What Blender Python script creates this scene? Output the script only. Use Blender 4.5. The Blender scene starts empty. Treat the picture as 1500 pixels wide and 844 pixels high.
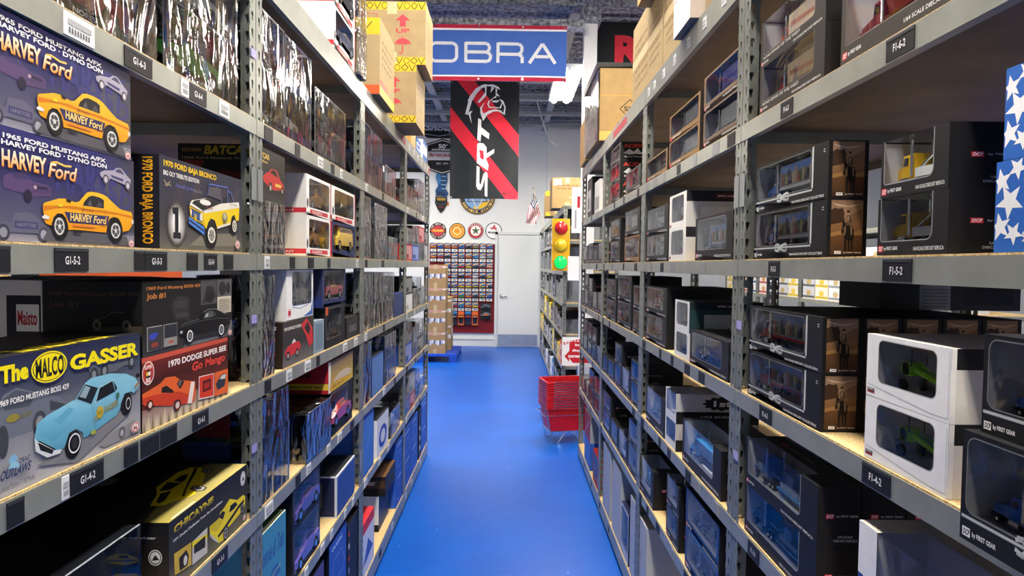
import bpy, math, random
from mathutils import Vector, Matrix

S = bpy.context.scene
C = S.collection
PI = math.pi

# ------------------------------------------------------------------ camera
cam_d = bpy.data.cameras.new('camera')
cam = bpy.data.objects.new('camera', cam_d); C.objects.link(cam)
cam_d.sensor_fit = 'HORIZONTAL'; cam_d.sensor_width = 36.0
cam_d.lens = 936.935 / 1500 * 36.0
cam_d.clip_start = 0.02
_r = Vector((0.99990381, -0.0057485, 0.01262212)); _u = Vector((-0.01241154, 0.0353026, 0.99929959)); _d = Vector((0.00619007, 0.99936014, -0.03522786))
M4 = Matrix.Identity(4)
for i in range(3):
    M4[i][0] = _r[i]; M4[i][1] = _u[i]; M4[i][2] = -_d[i]
M4[2][3] = 1.60447
cam.matrix_world = M4
S.camera = cam

# ------------------------------------------------------------------ world, exposure
S.view_settings.view_transform = 'Standard'; S.view_settings.look = 'None'
S.view_settings.gamma = 1.0; S.view_settings.use_curve_mapping = False
S.view_settings.exposure = 1.05
wd = bpy.data.worlds.new('world'); S.world = wd; wd.use_nodes = True
wd.node_tree.nodes['Background'].inputs[0].default_value = (0.80, 0.88, 1.0, 1)
wd.node_tree.nodes['Background'].inputs[1].default_value = 0.35
LAMP_W = 16.0          # watts of each ceiling tube fixture's area light
S.cycles.max_bounces = 8; S.cycles.diffuse_bounces = 4; S.cycles.glossy_bounces = 4
S.cycles.transparent_max_bounces = 16; S.cycles.transmission_bounces = 4
S.cycles.caustics_reflective = False; S.cycles.caustics_refractive = False
S.cycles.sample_clamp_indirect = 4.0

# ------------------------------------------------------------------ colours and materials
def lin(c):
    return c / 12.92 if c <= 0.04045 else ((c + 0.055) / 1.055) ** 2.4
_hc = {}
def H(h):
    """sRGB hex string -> linear rgba"""
    if not isinstance(h, str): return h
    if h not in _hc:
        s = h.lstrip('#')
        if len(s) == 3: s = ''.join(c * 2 for c in s)
        _hc[h] = tuple(lin(int(s[i:i + 2], 16) / 255) for i in (0, 2, 4)) + (1.0,)
    return _hc[h]
def mixc(a, b, t):
    a, b = H(a), H(b)
    return tuple(a[i] * (1 - t) + b[i] * t for i in range(3)) + (1.0,)

MATS = {}
def new_mat(name):
    m = bpy.data.materials.new(name); m.use_nodes = True
    nt = m.node_tree; b = nt.nodes['Principled BSDF']
    MATS[name] = m
    return m, nt, b
def N(nt, typ, **kw):
    n = nt.nodes.new(typ)
    for k, v in kw.items(): setattr(n, k, v)
    return n
def col_mat(name, rough=0.5, spec=0.5, metal=0.0, noise=0.06, scale=60, bump=0.0, coat=0.0, bscale=None):
    """material whose colour comes from the mesh colours (print, card, paint), with a light procedural mottling"""
    m, nt, b = new_mat(name); L = nt.links
    at = N(nt, 'ShaderNodeAttribute', attribute_name='Col')
    tc = N(nt, 'ShaderNodeTexCoord'); nz = N(nt, 'ShaderNodeTexNoise')
    nz.inputs['Scale'].default_value = scale; nz.inputs['Detail'].default_value = 3
    L.new(tc.outputs['Object'], nz.inputs['Vector'])
    mr = N(nt, 'ShaderNodeMapRange')
    mr.inputs['From Min'].default_value = 0.3; mr.inputs['From Max'].default_value = 0.7
    mr.inputs['To Min'].default_value = 1 - noise; mr.inputs['To Max'].default_value = 1 + noise
    L.new(nz.outputs['Fac'], mr.inputs['Value'])
    mx = N(nt, 'ShaderNodeVectorMath', operation='MULTIPLY')
    L.new(at.outputs['Color'], mx.inputs[0]); L.new(mr.outputs['Result'], mx.inputs[1])
    L.new(mx.outputs[0], b.inputs['Base Color'])
    b.inputs['Roughness'].default_value = rough; b.inputs['Metallic'].default_value = metal
    b.inputs['Specular IOR Level'].default_value = spec; b.inputs['Coat Weight'].default_value = coat
    if bump:
        bp = N(nt, 'ShaderNodeBump'); bp.inputs['Strength'].default_value = bump; bp.inputs['Distance'].default_value = 0.002
        n2 = nz
        if bscale:
            n2 = N(nt, 'ShaderNodeTexNoise'); n2.inputs['Scale'].default_value = bscale
            L.new(tc.outputs['Object'], n2.inputs['Vector'])
        L.new(n2.outputs['Fac'], bp.inputs['Height']); L.new(bp.outputs['Normal'], b.inputs['Normal'])
    return m
col_mat('printed_card', 0.5, 0.22, noise=0.03, scale=40)
col_mat('kraft_card', 0.8, 0.2, noise=0.08, scale=18, bump=0.15)
col_mat('gloss_paint', 0.22, 0.5, noise=0.02, coat=0.5)
col_mat('satin_plastic', 0.35, 0.5, noise=0.03)
col_mat('painted_steel', 0.38, 0.5, metal=0.35, noise=0.10, scale=14, bump=0.05, bscale=300)
col_mat('rubber', 0.75, 0.2, noise=0.05)
col_mat('chrome', 0.16, 0.5, metal=1.0, noise=0.0)
col_mat('cloth', 0.7, 0.25, noise=0.05, scale=9, bump=0.1, bscale=500)

def plain(name, col, rough=0.5, metal=0.0, spec=0.5):
    m, nt, b = new_mat(name)
    b.inputs['Base Color'].default_value = H(col); b.inputs['Roughness'].default_value = rough
    b.inputs['Metallic'].default_value = metal; b.inputs['Specular IOR Level'].default_value = spec
    return m
def emit(name, col, strength, base='888'):
    m, nt, b = new_mat(name)
    b.inputs['Base Color'].default_value = H(base)
    b.inputs['Emission Color'].default_value = H(col); b.inputs['Emission Strength'].default_value = strength
    return m
emit('tube_glow', 'fff3df', 55.0)

def film_mat(name, wrinkle, scale, stretch, rough=0.06, tint='eef2f6', gain=1.0, base=0.05):
    """clear plastic film: see-through, with a glossy skin that is stronger at grazing angles and broken by wrinkles"""
    m = bpy.data.materials.new(name); m.use_nodes = True; MATS[name] = m
    nt = m.node_tree; L = nt.links; nt.nodes.clear()
    out = N(nt, 'ShaderNodeOutputMaterial'); mix = N(nt, 'ShaderNodeMixShader')
    tr = N(nt, 'ShaderNodeBsdfTransparent'); gl = N(nt, 'ShaderNodeBsdfGlossy')
    tr.inputs['Color'].default_value = H(tint); gl.inputs['Roughness'].default_value = rough
    lw = N(nt, 'ShaderNodeFresnel'); lw.inputs['IOR'].default_value = 1.5
    mr = N(nt, 'ShaderNodeMath', operation='MULTIPLY_ADD')
    mr.inputs[1].default_value = gain; mr.inputs[2].default_value = base; mr.use_clamp = True
    L.new(lw.outputs[0], mr.inputs[0])
    if wrinkle:
        tc = N(nt, 'ShaderNodeTexCoord'); mp = N(nt, 'ShaderNodeMapping')
        mp.inputs['Scale'].default_value = stretch
        mp.inputs['Rotation'].default_value = (0.25, 0.5, 0.3)
        oi = N(nt, 'ShaderNodeObjectInfo')
        ad = N(nt, 'ShaderNodeVectorMath', operation='ADD'); sc = N(nt, 'ShaderNodeMath', operation='MULTIPLY'); sc.inputs[1].default_value = 37.0
        L.new(oi.outputs['Random'], sc.inputs[0]); L.new(tc.outputs['Object'], ad.inputs[0]); L.new(sc.outputs[0], ad.inputs[1])
        L.new(ad.outputs[0], mp.inputs['Vector'])
        nz = N(nt, 'ShaderNodeTexNoise'); nz.inputs['Scale'].default_value = scale; nz.inputs['Detail'].default_value = 2.5
        nz.inputs['Distortion'].default_value = 1.6
        L.new(mp.outputs[0], nz.inputs['Vector'])
        bp = N(nt, 'ShaderNodeBump'); bp.inputs['Strength'].default_value = wrinkle; bp.inputs['Distance'].default_value = 0.02
        L.new(nz.outputs['Fac'], bp.inputs['Height'])
        L.new(bp.outputs[0], gl.inputs['Normal']); L.new(bp.outputs[0], lw.inputs['Normal'])
    L.new(mr.outputs[0], mix.inputs[0]); L.new(tr.outputs[0], mix.inputs[1]); L.new(gl.outputs[0], mix.inputs[2])
    L.new(mix.outputs[0], out.inputs['Surface'])
    return m
film_mat('clear_window', 0.12, 7, (1, 1, 1), 0.04, gain=0.8, base=0.02)
film_mat('shrink_film', 1.0, 9, (1.0, 1.0, 0.30), 0.09, gain=1.0, base=0.10)
film_mat('loose_bag', 1.0, 16, (1.0, 1.0, 0.5), 0.12, gain=1.2, base=0.16, tint='e2e6ea')

# painted concrete floor
m, nt, b = new_mat('blue_epoxy_floor'); L = nt.links
tc = N(nt, 'ShaderNodeTexCoord'); nz = N(nt, 'ShaderNodeTexNoise'); nz.inputs['Scale'].default_value = 1.3; nz.inputs['Detail'].default_value = 6
L.new(tc.outputs['Object'], nz.inputs['Vector'])
cr = N(nt, 'ShaderNodeValToRGB')
cr.color_ramp.elements[0].position = 0.3; cr.color_ramp.elements[0].color = H('004cae')
cr.color_ramp.elements[1].position = 0.72; cr.color_ramp.elements[1].color = H('0059c2')
L.new(nz.outputs['Fac'], cr.inputs[0])
sp = N(nt, 'ShaderNodeTexNoise'); sp.inputs['Scale'].default_value = 26; sp.inputs['Detail'].default_value = 2
L.new(tc.outputs['Object'], sp.inputs['Vector'])
sr = N(nt, 'ShaderNodeValToRGB'); sr.color_ramp.elements[0].position = 0.745; sr.color_ramp.elements[0].color = (0, 0, 0, 1)
sr.color_ramp.elements[1].position = 0.765; sr.color_ramp.elements[1].color = (1, 1, 1, 1)
L.new(sp.outputs['Fac'], sr.inputs[0])
mx = N(nt, 'ShaderNodeMixRGB'); mx.inputs[2].default_value = H('6f9cd8')
L.new(sr.outputs[0], mx.inputs[0]); L.new(cr.outputs[0], mx.inputs[1]); L.new(mx.outputs[0], b.inputs['Base Color'])
b.inputs['Roughness'].default_value = 0.36; b.inputs['Specular IOR Level'].default_value = 0.28
n3 = N(nt, 'ShaderNodeTexNoise'); n3.inputs['Scale'].default_value = 5; L.new(tc.outputs['Object'], n3.inputs['Vector'])
bp = N(nt, 'ShaderNodeBump'); bp.inputs['Strength'].default_value = 0.12; bp.inputs['Distance'].default_value = 0.02
L.new(n3.outputs['Fac'], bp.inputs['Height']); L.new(bp.outputs[0], b.inputs['Normal'])

# particle board: speckled
m, nt, b = new_mat('particle_board'); L = nt.links
tc = N(nt, 'ShaderNodeTexCoord'); nz = N(nt, 'ShaderNodeTexNoise'); nz.inputs['Scale'].default_value = 260; nz.inputs['Detail'].default_value = 3
L.new(tc.outputs['Object'], nz.inputs['Vector']); cr = N(nt, 'ShaderNodeValToRGB')
cr.color_ramp.elements[0].position = 0.32; cr.color_ramp.elements[0].color = H('a98858')
cr.color_ramp.elements[1].position = 0.6; cr.color_ramp.elements[1].color = H('e2c795')
L.new(nz.outputs['Fac'], cr.inputs[0]); L.new(cr.outputs[0], b.inputs['Base Color']); b.inputs['Roughness'].default_value = 0.75
b.inputs['Specular IOR Level'].default_value = 0.2

# underside of the boards: shade below them put into a darker brown
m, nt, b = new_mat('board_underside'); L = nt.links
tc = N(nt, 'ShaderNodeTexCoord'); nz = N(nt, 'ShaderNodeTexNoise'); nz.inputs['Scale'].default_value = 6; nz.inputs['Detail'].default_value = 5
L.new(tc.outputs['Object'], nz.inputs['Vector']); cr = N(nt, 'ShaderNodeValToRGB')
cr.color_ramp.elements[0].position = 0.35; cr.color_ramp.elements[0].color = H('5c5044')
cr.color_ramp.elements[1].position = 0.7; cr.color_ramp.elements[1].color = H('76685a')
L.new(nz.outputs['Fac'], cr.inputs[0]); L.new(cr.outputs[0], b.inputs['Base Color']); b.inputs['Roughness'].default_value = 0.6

# wall paint
m, nt, b = new_mat('wall_paint'); L = nt.links
tc = N(nt, 'ShaderNodeTexCoord'); nz = N(nt, 'ShaderNodeTexNoise'); nz.inputs['Scale'].default_value = 2; nz.inputs['Detail'].default_value = 4
L.new(tc.outputs['Object'], nz.inputs['Vector']); cr = N(nt, 'ShaderNodeValToRGB')
cr.color_ramp.elements[0].color = H('d4d9da'); cr.color_ramp.elements[1].color = H('e2e6e6')
L.new(nz.outputs['Fac'], cr.inputs[0]); L.new(cr.outputs[0], b.inputs['Base Color']); b.inputs['Roughness'].default_value = 0.6

# sprayed-on fireproofing
m, nt, b = new_mat('sprayed_fireproofing'); L = nt.links
tc = N(nt, 'ShaderNodeTexCoord'); nz = N(nt, 'ShaderNodeTexNoise'); nz.inputs['Scale'].default_value = 26; nz.inputs['Detail'].default_value = 5
L.new(tc.outputs['Object'], nz.inputs['Vector']); cr = N(nt, 'ShaderNodeValToRGB')
cr.color_ramp.elements[0].position = 0.35; cr.color_ramp.elements[0].color = H('565a62')
cr.color_ramp.elements[1].position = 0.7; cr.color_ramp.elements[1].color = H('b4b8be')
L.new(nz.outputs['Fac'], cr.inputs[0]); L.new(cr.outputs[0], b.inputs['Base Color']); b.inputs['Roughness'].default_value = 0.95
bp = N(nt, 'ShaderNodeBump'); bp.inputs['Strength'].default_value = 1.0; bp.inputs['Distance'].default_value = 0.03
L.new(nz.outputs['Fac'], bp.inputs['Height']); L.new(bp.outputs[0], b.inputs['Normal'])

# ------------------------------------------------------------------ mesh builder
class MB:
    def __init__(s): s.v = []; s.f = []; s.m = []; s.c = []; s.mats = []
    def mi(s, mat):
        if mat not in s.mats: s.mats.append(mat)
        return s.mats.index(mat)
    def poly(s, pts, mat, col='fff'):
        n = len(s.v); s.v.extend([tuple(p) for p in pts]); s.f.append(tuple(range(n, n + len(pts)))); s.m.append(s.mi(mat))
        if isinstance(col, list): s.c.append([H(c) for c in col])
        else: s.c.append([H(col)] * len(pts))
    def box(s, x0, y0, z0, x1, y1, z1, mat, col='fff', skip=()):
        a = [(x0, y0, z0), (x1, y0, z0), (x1, y1, z0), (x0, y1, z0), (x0, y0, z1), (x1, y0, z1), (x1, y1, z1), (x0, y1, z1)]
        F = dict(front=(0, 1, 5, 4), right=(1, 2, 6, 5), back=(2, 3, 7, 6), left=(3, 0, 4, 7), top=(4, 5, 6, 7), bottom=(3, 2, 1, 0))
        for k, q in F.items():
            if k in skip: continue
            cc = col.get(k, col.get('*', 'fff')) if isinstance(col, dict) else col
            s.poly([a[i] for i in q], mat, cc)
    def hexa(s, a, mat, col='fff'):
        """eight corners, bottom ring then top ring"""
        for q in ((0, 1, 5, 4), (1, 2, 6, 5), (2, 3, 7, 6), (3, 0, 4, 7), (4, 5, 6, 7), (3, 2, 1, 0)): s.poly([a[i] for i in q], mat, col)
    def prism(s, pts, d, mat, col='fff', side=None, mat2=None):
        """closed outline pts (3D, planar) pushed by vector d"""
        d = Vector(d); q = [Vector(p) for p in pts]; r = [p + d for p in q]; n = len(q)
        s.poly(q[::-1], mat, col); s.poly(r, mat, col)
        for i in range(n):
            j = (i + 1) % n
            s.poly([q[i], q[j], r[j], r[i]], mat2 or mat, side or col)
    def cyl(s, p0, p1, r0, r1, mat, col='fff', n=12, caps=True, capcol=None):
        p0, p1 = Vector(p0), Vector(p1); ax = (p1 - p0).normalized()
        t = Vector((0, 0, 1)) if abs(ax.z) < 0.9 else Vector((1, 0, 0))
        e = ax.cross(t).normalized(); g = ax.cross(e)
        A = [p0 + (e * math.cos(2 * PI * i / n) + g * math.sin(2 * PI * i / n)) * r0 for i in range(n)]
        B = [p1 + (e * math.cos(2 * PI * i / n) + g * math.sin(2 * PI * i / n)) * r1 for i in range(n)]
        for i in range(n):
            j = (i + 1) % n; s.poly([A[i], A[j], B[j], B[i]], mat, col)
        if caps: s.poly(A[::-1], mat, capcol or col); s.poly(B, mat, capcol or col)
    def tube(s, pts, r, mat, col='fff', n=6):
        for a, b in zip(pts, pts[1:]): s.cyl(a, b, r, r, mat, col, n)
    def sph(s, c, r, mat, col='fff', n=10, sz=1.0):
        c = Vector(c); k = n // 2 + 1
        P = [[c + Vector((r * math.sin(PI * i / k) * math.cos(2 * PI * j / n), r * math.sin(PI * i / k) * math.sin(2 * PI * j / n), sz * r * math.cos(PI * i / k))) for j in range(n)] for i in range(k + 1)]
        for i in range(k):
            for j in range(n):
                l = (j + 1) % n
                q = [P[i][j], P[i + 1][j], P[i + 1][l], P[i][l]]
                if i == 0: q = [P[0][0], P[1][j], P[1][l]]
                elif i == k - 1: q = [P[i][j], P[k][0], P[i][l]]
                s.poly(q, mat, col)
    def mesh(s, name, smooth=False):
        me = bpy.data.meshes.new(name); me.from_pydata(s.v, [], s.f)
        for k in s.mats: me.materials.append(MATS[k])
        me.polygons.foreach_set('material_index', s.m)
        at = me.color_attributes.new('Col', 'FLOAT_COLOR', 'CORNER')
        flat = [x for f in s.c for c in f for x in c]
        at.data.foreach_set('color', flat)
        if smooth: me.polygons.foreach_set('use_smooth', [True] * len(me.polygons))
        me.update(); return me
    def build(s, name, parent=None, smooth=False, loc=None, rot=None):
        o = bpy.data.objects.new(name, s.mesh(name, smooth)); C.objects.link(o)
        if parent: o.parent = parent
        if loc: o.location = loc
        if rot: o.rotation_euler = rot
        return o

def weld(o, dist=1e-5):
    import bmesh
    bm = bmesh.new(); bm.from_mesh(o.data); bmesh.ops.remove_doubles(bm, verts=bm.verts, dist=dist); bm.to_mesh(o.data); bm.free()

def thing(name, label, cat, loc=(0, 0, 0), rot=0.0, group=None):
    o = bpy.data.objects.new(name, None); C.objects.link(o); o.empty_display_size = 0.05
    o.location = loc; o.rotation_euler = (0, 0, rot); o['label'] = label; o['category'] = cat
    if group: o['group'] = group
    return o
def tag(o, label, cat, group=None):
    o['label'] = label; o['category'] = cat
    if group: o['group'] = group
    return o
def struct(o): o['kind'] = 'structure'; return o

# ------------------------------------------------------------------ lettering
_tx = {}
def text_shape(s, bold=0.0):
    """outline of a text as (verts2d, faces, w, h) with its lower left corner at 0,0"""
    k = (s, bold)
    if k not in _tx:
        cu = bpy.data.curves.new('lettering', 'FONT'); cu.body = s; cu.resolution_u = 3; cu.offset = bold; cu.fill_mode = 'FRONT'
        ob = bpy.data.objects.new('lettering', cu)
        me = bpy.data.meshes.new_from_object(ob)
        V = [(v.co.x, v.co.y) for v in me.vertices]; F = [tuple(p.vertices) for p in me.polygons]
        bpy.data.objects.remove(ob); bpy.data.curves.remove(cu); bpy.data.meshes.remove(me)
        if V:
            x0 = min(v[0] for v in V); y0 = min(v[1] for v in V)
            V = [(a - x0, b - y0) for a, b in V]
            _tx[k] = (V, F, max(v[0] for v in V), max(v[1] for v in V))
        else: _tx[k] = ([], [], 1, 1)
    return _tx[k]

class Art:
    """flat print on one face: u,v in metres over an origin and two axes; layers lie 0.25 mm over each other"""
    def __init__(s, mb, o, eu, ev, w=1.0, h=1.0, mat='printed_card', step=0.00005):
        s.mb = mb; s.o = Vector(o); s.eu = Vector(eu); s.ev = Vector(ev); s.n = s.eu.cross(s.ev).normalized()
        s.w = w; s.h = h; s.mat = mat; s.k = 1; s.step = step
    def P(s, u, v, k=None): return s.o + s.eu * (u * s.w) + s.ev * (v * s.h) + s.n * (s.step * (k if k is not None else s.k))
    def poly(s, pts, col, k=None, mat=None):
        a = 0.0
        for (x0, y0), (x1, y1) in zip(pts, pts[1:] + pts[:1]): a += x0 * y1 - x1 * y0
        if a < 0:
            pts = pts[::-1]; col = col[::-1] if isinstance(col, list) else col
        s.mb.poly([s.P(u, v, k) for u, v in pts], mat or s.mat, col)
        if k is None: s.k += 1
    def rect(s, u0, v0, u1, v1, col, k=None, mat=None): s.poly([(u0, v0), (u1, v0), (u1, v1), (u0, v1)], col, k, mat)
    def vgrad(s, u0, v0, u1, v1, bot, top, k=None):
        s.poly([(u0, v0), (u1, v0), (u1, v1), (u0, v1)], [H(bot), H(bot), H(top), H(top)], k)
    def ell(s, u, v, ru, rv, col, n=20, k=None, a0=0, mat=None):
        s.poly([(u + ru * math.cos(2 * PI * i / n + a0), v + rv * math.sin(2 * PI * i / n + a0)) for i in range(n)], col, k, mat)
    def ring(s, u, v, ru, rv, t, col, n=24, k=None):
        kk = s.k if k is None else k
        for i in range(n):
            a, b = 2 * PI * i / n, 2 * PI * (i + 1) / n
            s.poly([(u + ru * math.cos(a), v + rv * math.sin(a)), (u + ru * math.cos(b), v + rv * math.sin(b)),
                    (u + ru * t * math.cos(b), v + rv * t * math.sin(b)), (u + ru * t * math.cos(a), v + rv * t * math.sin(a))], col, kk)
        if k is None: s.k += 1
    def line(s, pts, t, col, k=None):
        """polyline with thickness t in metres"""
        kk = s.k if k is None else k
        for (a, b), (c, d) in zip(pts, pts[1:]):
            dx, dy = (c - a) * s.w, (d - b) * s.h; l = math.hypot(dx, dy) or 1
            nx, ny = -dy / l * t / 2 / s.w, dx / l * t / 2 / s.h
            s.poly([(a - nx, b - ny), (c - nx, d - ny), (c + nx, d + ny), (a + nx, b + ny)], col, kk)
        if k is None: s.k += 1
    def text(s, txt, u, v, w, h, col, bold=0.0, shear=0.0, k=None, top=None, rot=0.0, v2=None):
        """text fitted to the box u,v,w,h; top: second colour for the upper edge; v2: baseline at the right end"""
        V, F, tw, th = text_shape(txt, bold); kk = s.k if k is None else k
        if not V: return
        cr, sr = math.cos(rot), math.sin(rot)
        Q = []
        for x, y in V:
            a, b = x / tw, y / th
            uu = a * w + b * shear * h * s.h / s.w; vv = b * h
            if v2 is not None: vv += a * (v2 - v)
            if rot:
                X, Y = uu * s.w, vv * s.h
                uu, vv = (X * cr - Y * sr) / s.w, (X * sr + Y * cr) / s.h
            Q.append((u + uu, v + vv, b))
        n0 = len(s.mb.v); s.mb.v.extend([tuple(s.P(q[0], q[1], kk)) for q in Q]); mi = s.mb.mi(s.mat)
        for f in F:
            s.mb.f.append(tuple(n0 + i for i in f)); s.mb.m.append(mi)
            s.mb.c.append([mixc(col, top, Q[i][2]) if top else H(col) for i in f])
        if k is None: s.k += 1
# ================================================================== setting
CEIL = 4.42; BACK = 12.62
mb = MB(); mb.poly([(-9, -4, 0), (9, -4, 0), (9, BACK, 0), (-9, BACK, 0)], 'blue_epoxy_floor'); struct(mb.build('floor'))
mb = MB()
mb.poly([(-9, -4, CEIL), (-9, BACK, CEIL), (9, BACK, CEIL), (9, -4, CEIL)], 'sprayed_fireproofing')
y = 3.0
while y < BACK:      # ribs of the sprayed deck
    mb.hexa([(-9, y, CEIL - .055), (9, y, CEIL - .055), (9, y + .07, CEIL - .055), (-9, y + .07, CEIL - .055), (-9, y - .03, CEIL), (9, y - .03, CEIL), (9, y + .10, CEIL), (-9, y + .10, CEIL)], 'sprayed_fireproofing'); y += .19
struct(mb.build('ceiling'))
def wall(name, pts):
    mb = MB(); mb.poly(pts, 'wall_paint'); return struct(mb.build(name))
wall('wall_back', [(-9, BACK, 0), (9, BACK, 0), (9, BACK, CEIL), (-9, BACK, CEIL)])
wall('wall_left', [(-9, -4, 0), (-9, BACK, 0), (-9, BACK, CEIL), (-9, -4, CEIL)])
wall('wall_right', [(9, BACK, 0), (9, -4, 0), (9, -4, CEIL), (9, BACK, CEIL)])
wall('wall_front', [(9, -4, 0), (-9, -4, 0), (-9, -4, CEIL), (9, -4, CEIL)])
# ================================================================== shelving
XL, XR = -0.664, 0.609           # aisle faces of the two rows
BAY = 1.22; Y0 = 0.4694          # first bay starts here
DEP = 0.61
LEV = {1: 0.11, 2: 0.593, 3: 0.937, 4: 1.286, 5: 1.628, 6: 1.98, 7: 2.415}     # board tops
FL = 0.039                        # post flange
G_POST = '7a7f7a'; G_BEAM = '939790'; G_IN = '3f4546'

def post_mesh():
    """slotted angle post: two flanges with keyhole slots; corner at 0,0, flanges along +x and +y"""
    import bmesh
    mb = MB(); p = 0.0434; top = 2.43; n = int(top / p); M = 'painted_steel'
    hole = []
    for i in range(10): a = PI * 1.15 - 2 * PI * 0.65 * i / 9; hole.append((0.0062 * math.cos(a), 0.007 + 0.0062 * math.sin(a)))
    hole += [(0.0030, -0.006), (0.0022, -0.0105), (-0.0022, -0.0105), (-0.0030, -0.006)]
    for ax in (0, 1):
        def Q(u, z): return (u, 0, z) if ax == 0 else (0, u, z)
        for k in range(n):
            z0, z1 = k * p, (k + 1) * p; cz = (z0 + z1) / 2; cu = FL * 0.52
            ring = []
            for hx, hz in hole:
                a = math.atan2(hz / p, hx / FL); c, s_ = math.cos(a), math.sin(a); t = min(0.5 / abs(c) if c else 9, 0.5 / abs(s_) if s_ else 9)
                uu = 0.5 + c * t; vv = 0.5 + s_ * t
                uu = uu if abs(c) * 1.0 > 1e-6 else 0.5
                ring.append((min(max(uu, 0), 1) * FL, z0 + min(max(vv, 0), 1) * p))
            m_ = len(hole)
            for i in range(m_):
                j = (i + 1) % m_
                A, B = ring[i], ring[j]; h0 = (cu + hole[i][0], cz + hole[i][1]); h1 = (cu + hole[j][0], cz + hole[j][1])
                pts = [A, B, h1, h0]
                # corner of the cell between two ring points on different sides
                if abs(A[0] - B[0]) > 1e-6 and abs(A[1] - B[1]) > 1e-6:
                    cx = A[0] if (A[0] < 1e-6 or A[0] > FL - 1e-6) else B[0]; cy = A[1] if (abs(A[1] - z0) < 1e-6 or abs(A[1] - z1) < 1e-6) else B[1]
                    pts = [A, (cx, cy), B, h1, h0]
                mb.poly([Q(*q) for q in pts], M, G_POST)
    me = mb.mesh('post'); bm = bmesh.new(); bm.from_mesh(me); bmesh.ops.remove_doubles(bm, verts=bm.verts, dist=1e-5)
    bmesh.ops.recalc_face_normals(bm, faces=bm.faces)
    g = bmesh.ops.solidify(bm, geom=bm.faces[:], thickness=0.0018)
    bm.to_mesh(me); bm.free()
    # colours for the new faces
    at = me.color_attributes.get('Col')
    at.data.foreach_set('color', list(H(G_POST)) * len(at.data))
    return me
POST = post_mesh()
def add_post(parent, x, y, sx, sy, h=None):
    o = bpy.data.objects.new('post', POST); C.objects.link(o); o.parent = parent; o.location = (x, y, 0); o.scale = (sx, sy, 1 if h is None else h / 2.43); return o

def front_beam_mesh(w, hb=.044):
    mb = MB(); M = 'painted_steel'
    # z-shaped beam: face, small return under it, ledge under the board
    mb.box(0, -0.002, -hb, w, 0.0, -0.003, M, G_BEAM); mb.box(0, 0.0, -hb, w, 0.016, -hb + .002, M, G_BEAM)
    mb.box(0, 0.0, -0.0185, w, 0.02, -0.0165, M, G_BEAM)
    return mb.mesh('front_beam')
def side_beam_mesh():
    mb = MB(); mb.box(-0.002, 0.0, -0.047, 0.0, DEP, -0.012, 'painted_steel', G_POST); mb.box(0, 0, -0.014, 0.018, DEP, -0.012, 'painted_steel', G_POST)
    return mb.mesh('side_beam')
def board_mesh(w):
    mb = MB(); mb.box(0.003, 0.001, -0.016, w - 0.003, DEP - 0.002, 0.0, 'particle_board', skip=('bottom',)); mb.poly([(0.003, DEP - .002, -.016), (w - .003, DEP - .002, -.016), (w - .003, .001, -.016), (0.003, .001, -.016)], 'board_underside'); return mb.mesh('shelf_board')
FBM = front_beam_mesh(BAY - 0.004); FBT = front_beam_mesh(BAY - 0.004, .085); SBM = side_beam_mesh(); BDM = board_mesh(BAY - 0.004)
def inst(name, me, parent, loc, scale=None, rz=0):
    o = bpy.data.objects.new(name, me); C.objects.link(o); o.parent = parent; o.location = loc
    if scale: o.scale = scale
    if rz: o.rotation_euler = (0, 0, rz)
    return o

ORD = {1: 'bottom', 2: 'second', 3: 'third', 4: 'fourth', 5: 'fifth', 6: 'sixth', 7: 'top'}
ORDN = ['first', 'second', 'third', 'fourth', 'fifth', 'sixth', 'seventh', 'eighth', 'ninth', 'tenth', 'eleventh', 'twelfth']
BEAMS = {}
def unit(side, k, label, x=None, y=None, w=BAY, levels=(1, 2, 3, 4, 5, 6, 7), lev=LEV, key=None, group='grey boltless shelving units'):
    """one shelving unit in local coordinates: x along the aisle face, y into the shelf"""
    if side == 'L': loc = (XL if x is None else x, Y0 + BAY * k if y is None else y, 0); rz = PI / 2
    else: loc = (XR if x is None else x, Y0 + BAY * (k + 1) if y is None else y, 0); rz = -PI / 2
    t = thing('shelving_unit', label, 'shelving unit', loc, rz, group); g = 0.002; W = w - 2 * g
    for px, py, sx, sy in ((g, 0, 1, 1), (w - g, 0, -1, 1), (g, DEP, 1, -1), (w - g, DEP, -1, -1)): add_post(t, px, py, sx, sy)
    sc = (W / (BAY - 0.004), 1, 1)
    for n in levels:
        z = lev[n]
        F = FBT if n in (1, 7) else FBM
        b = inst('front_beam', F, t, (g, 0.0, z), sc); BEAMS[(key or side + str(k), n)] = b
        inst('back_beam', F, t, (w - g, DEP, z), sc, PI)
        inst('side_beam', SBM, t, (g + 0.002, 0, z)); inst('side_beam', SBM, t, (w - g - 0.002, 0, z), (-1, 1, 1))
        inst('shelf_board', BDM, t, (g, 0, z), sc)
    return t
NEAR = {0: 'nearest', 1: 'second', 2: 'third', 3: 'fourth'}
UN = {}
for k in range(4):
    UN['L%d' % k] = unit('L', k, '%s grey steel shelving unit along the left of the blue aisle' % NEAR[k])
    UN['R%d' % k] = unit('R', k, '%s grey steel shelving unit along the right of the blue aisle' % NEAR[k])

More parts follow.
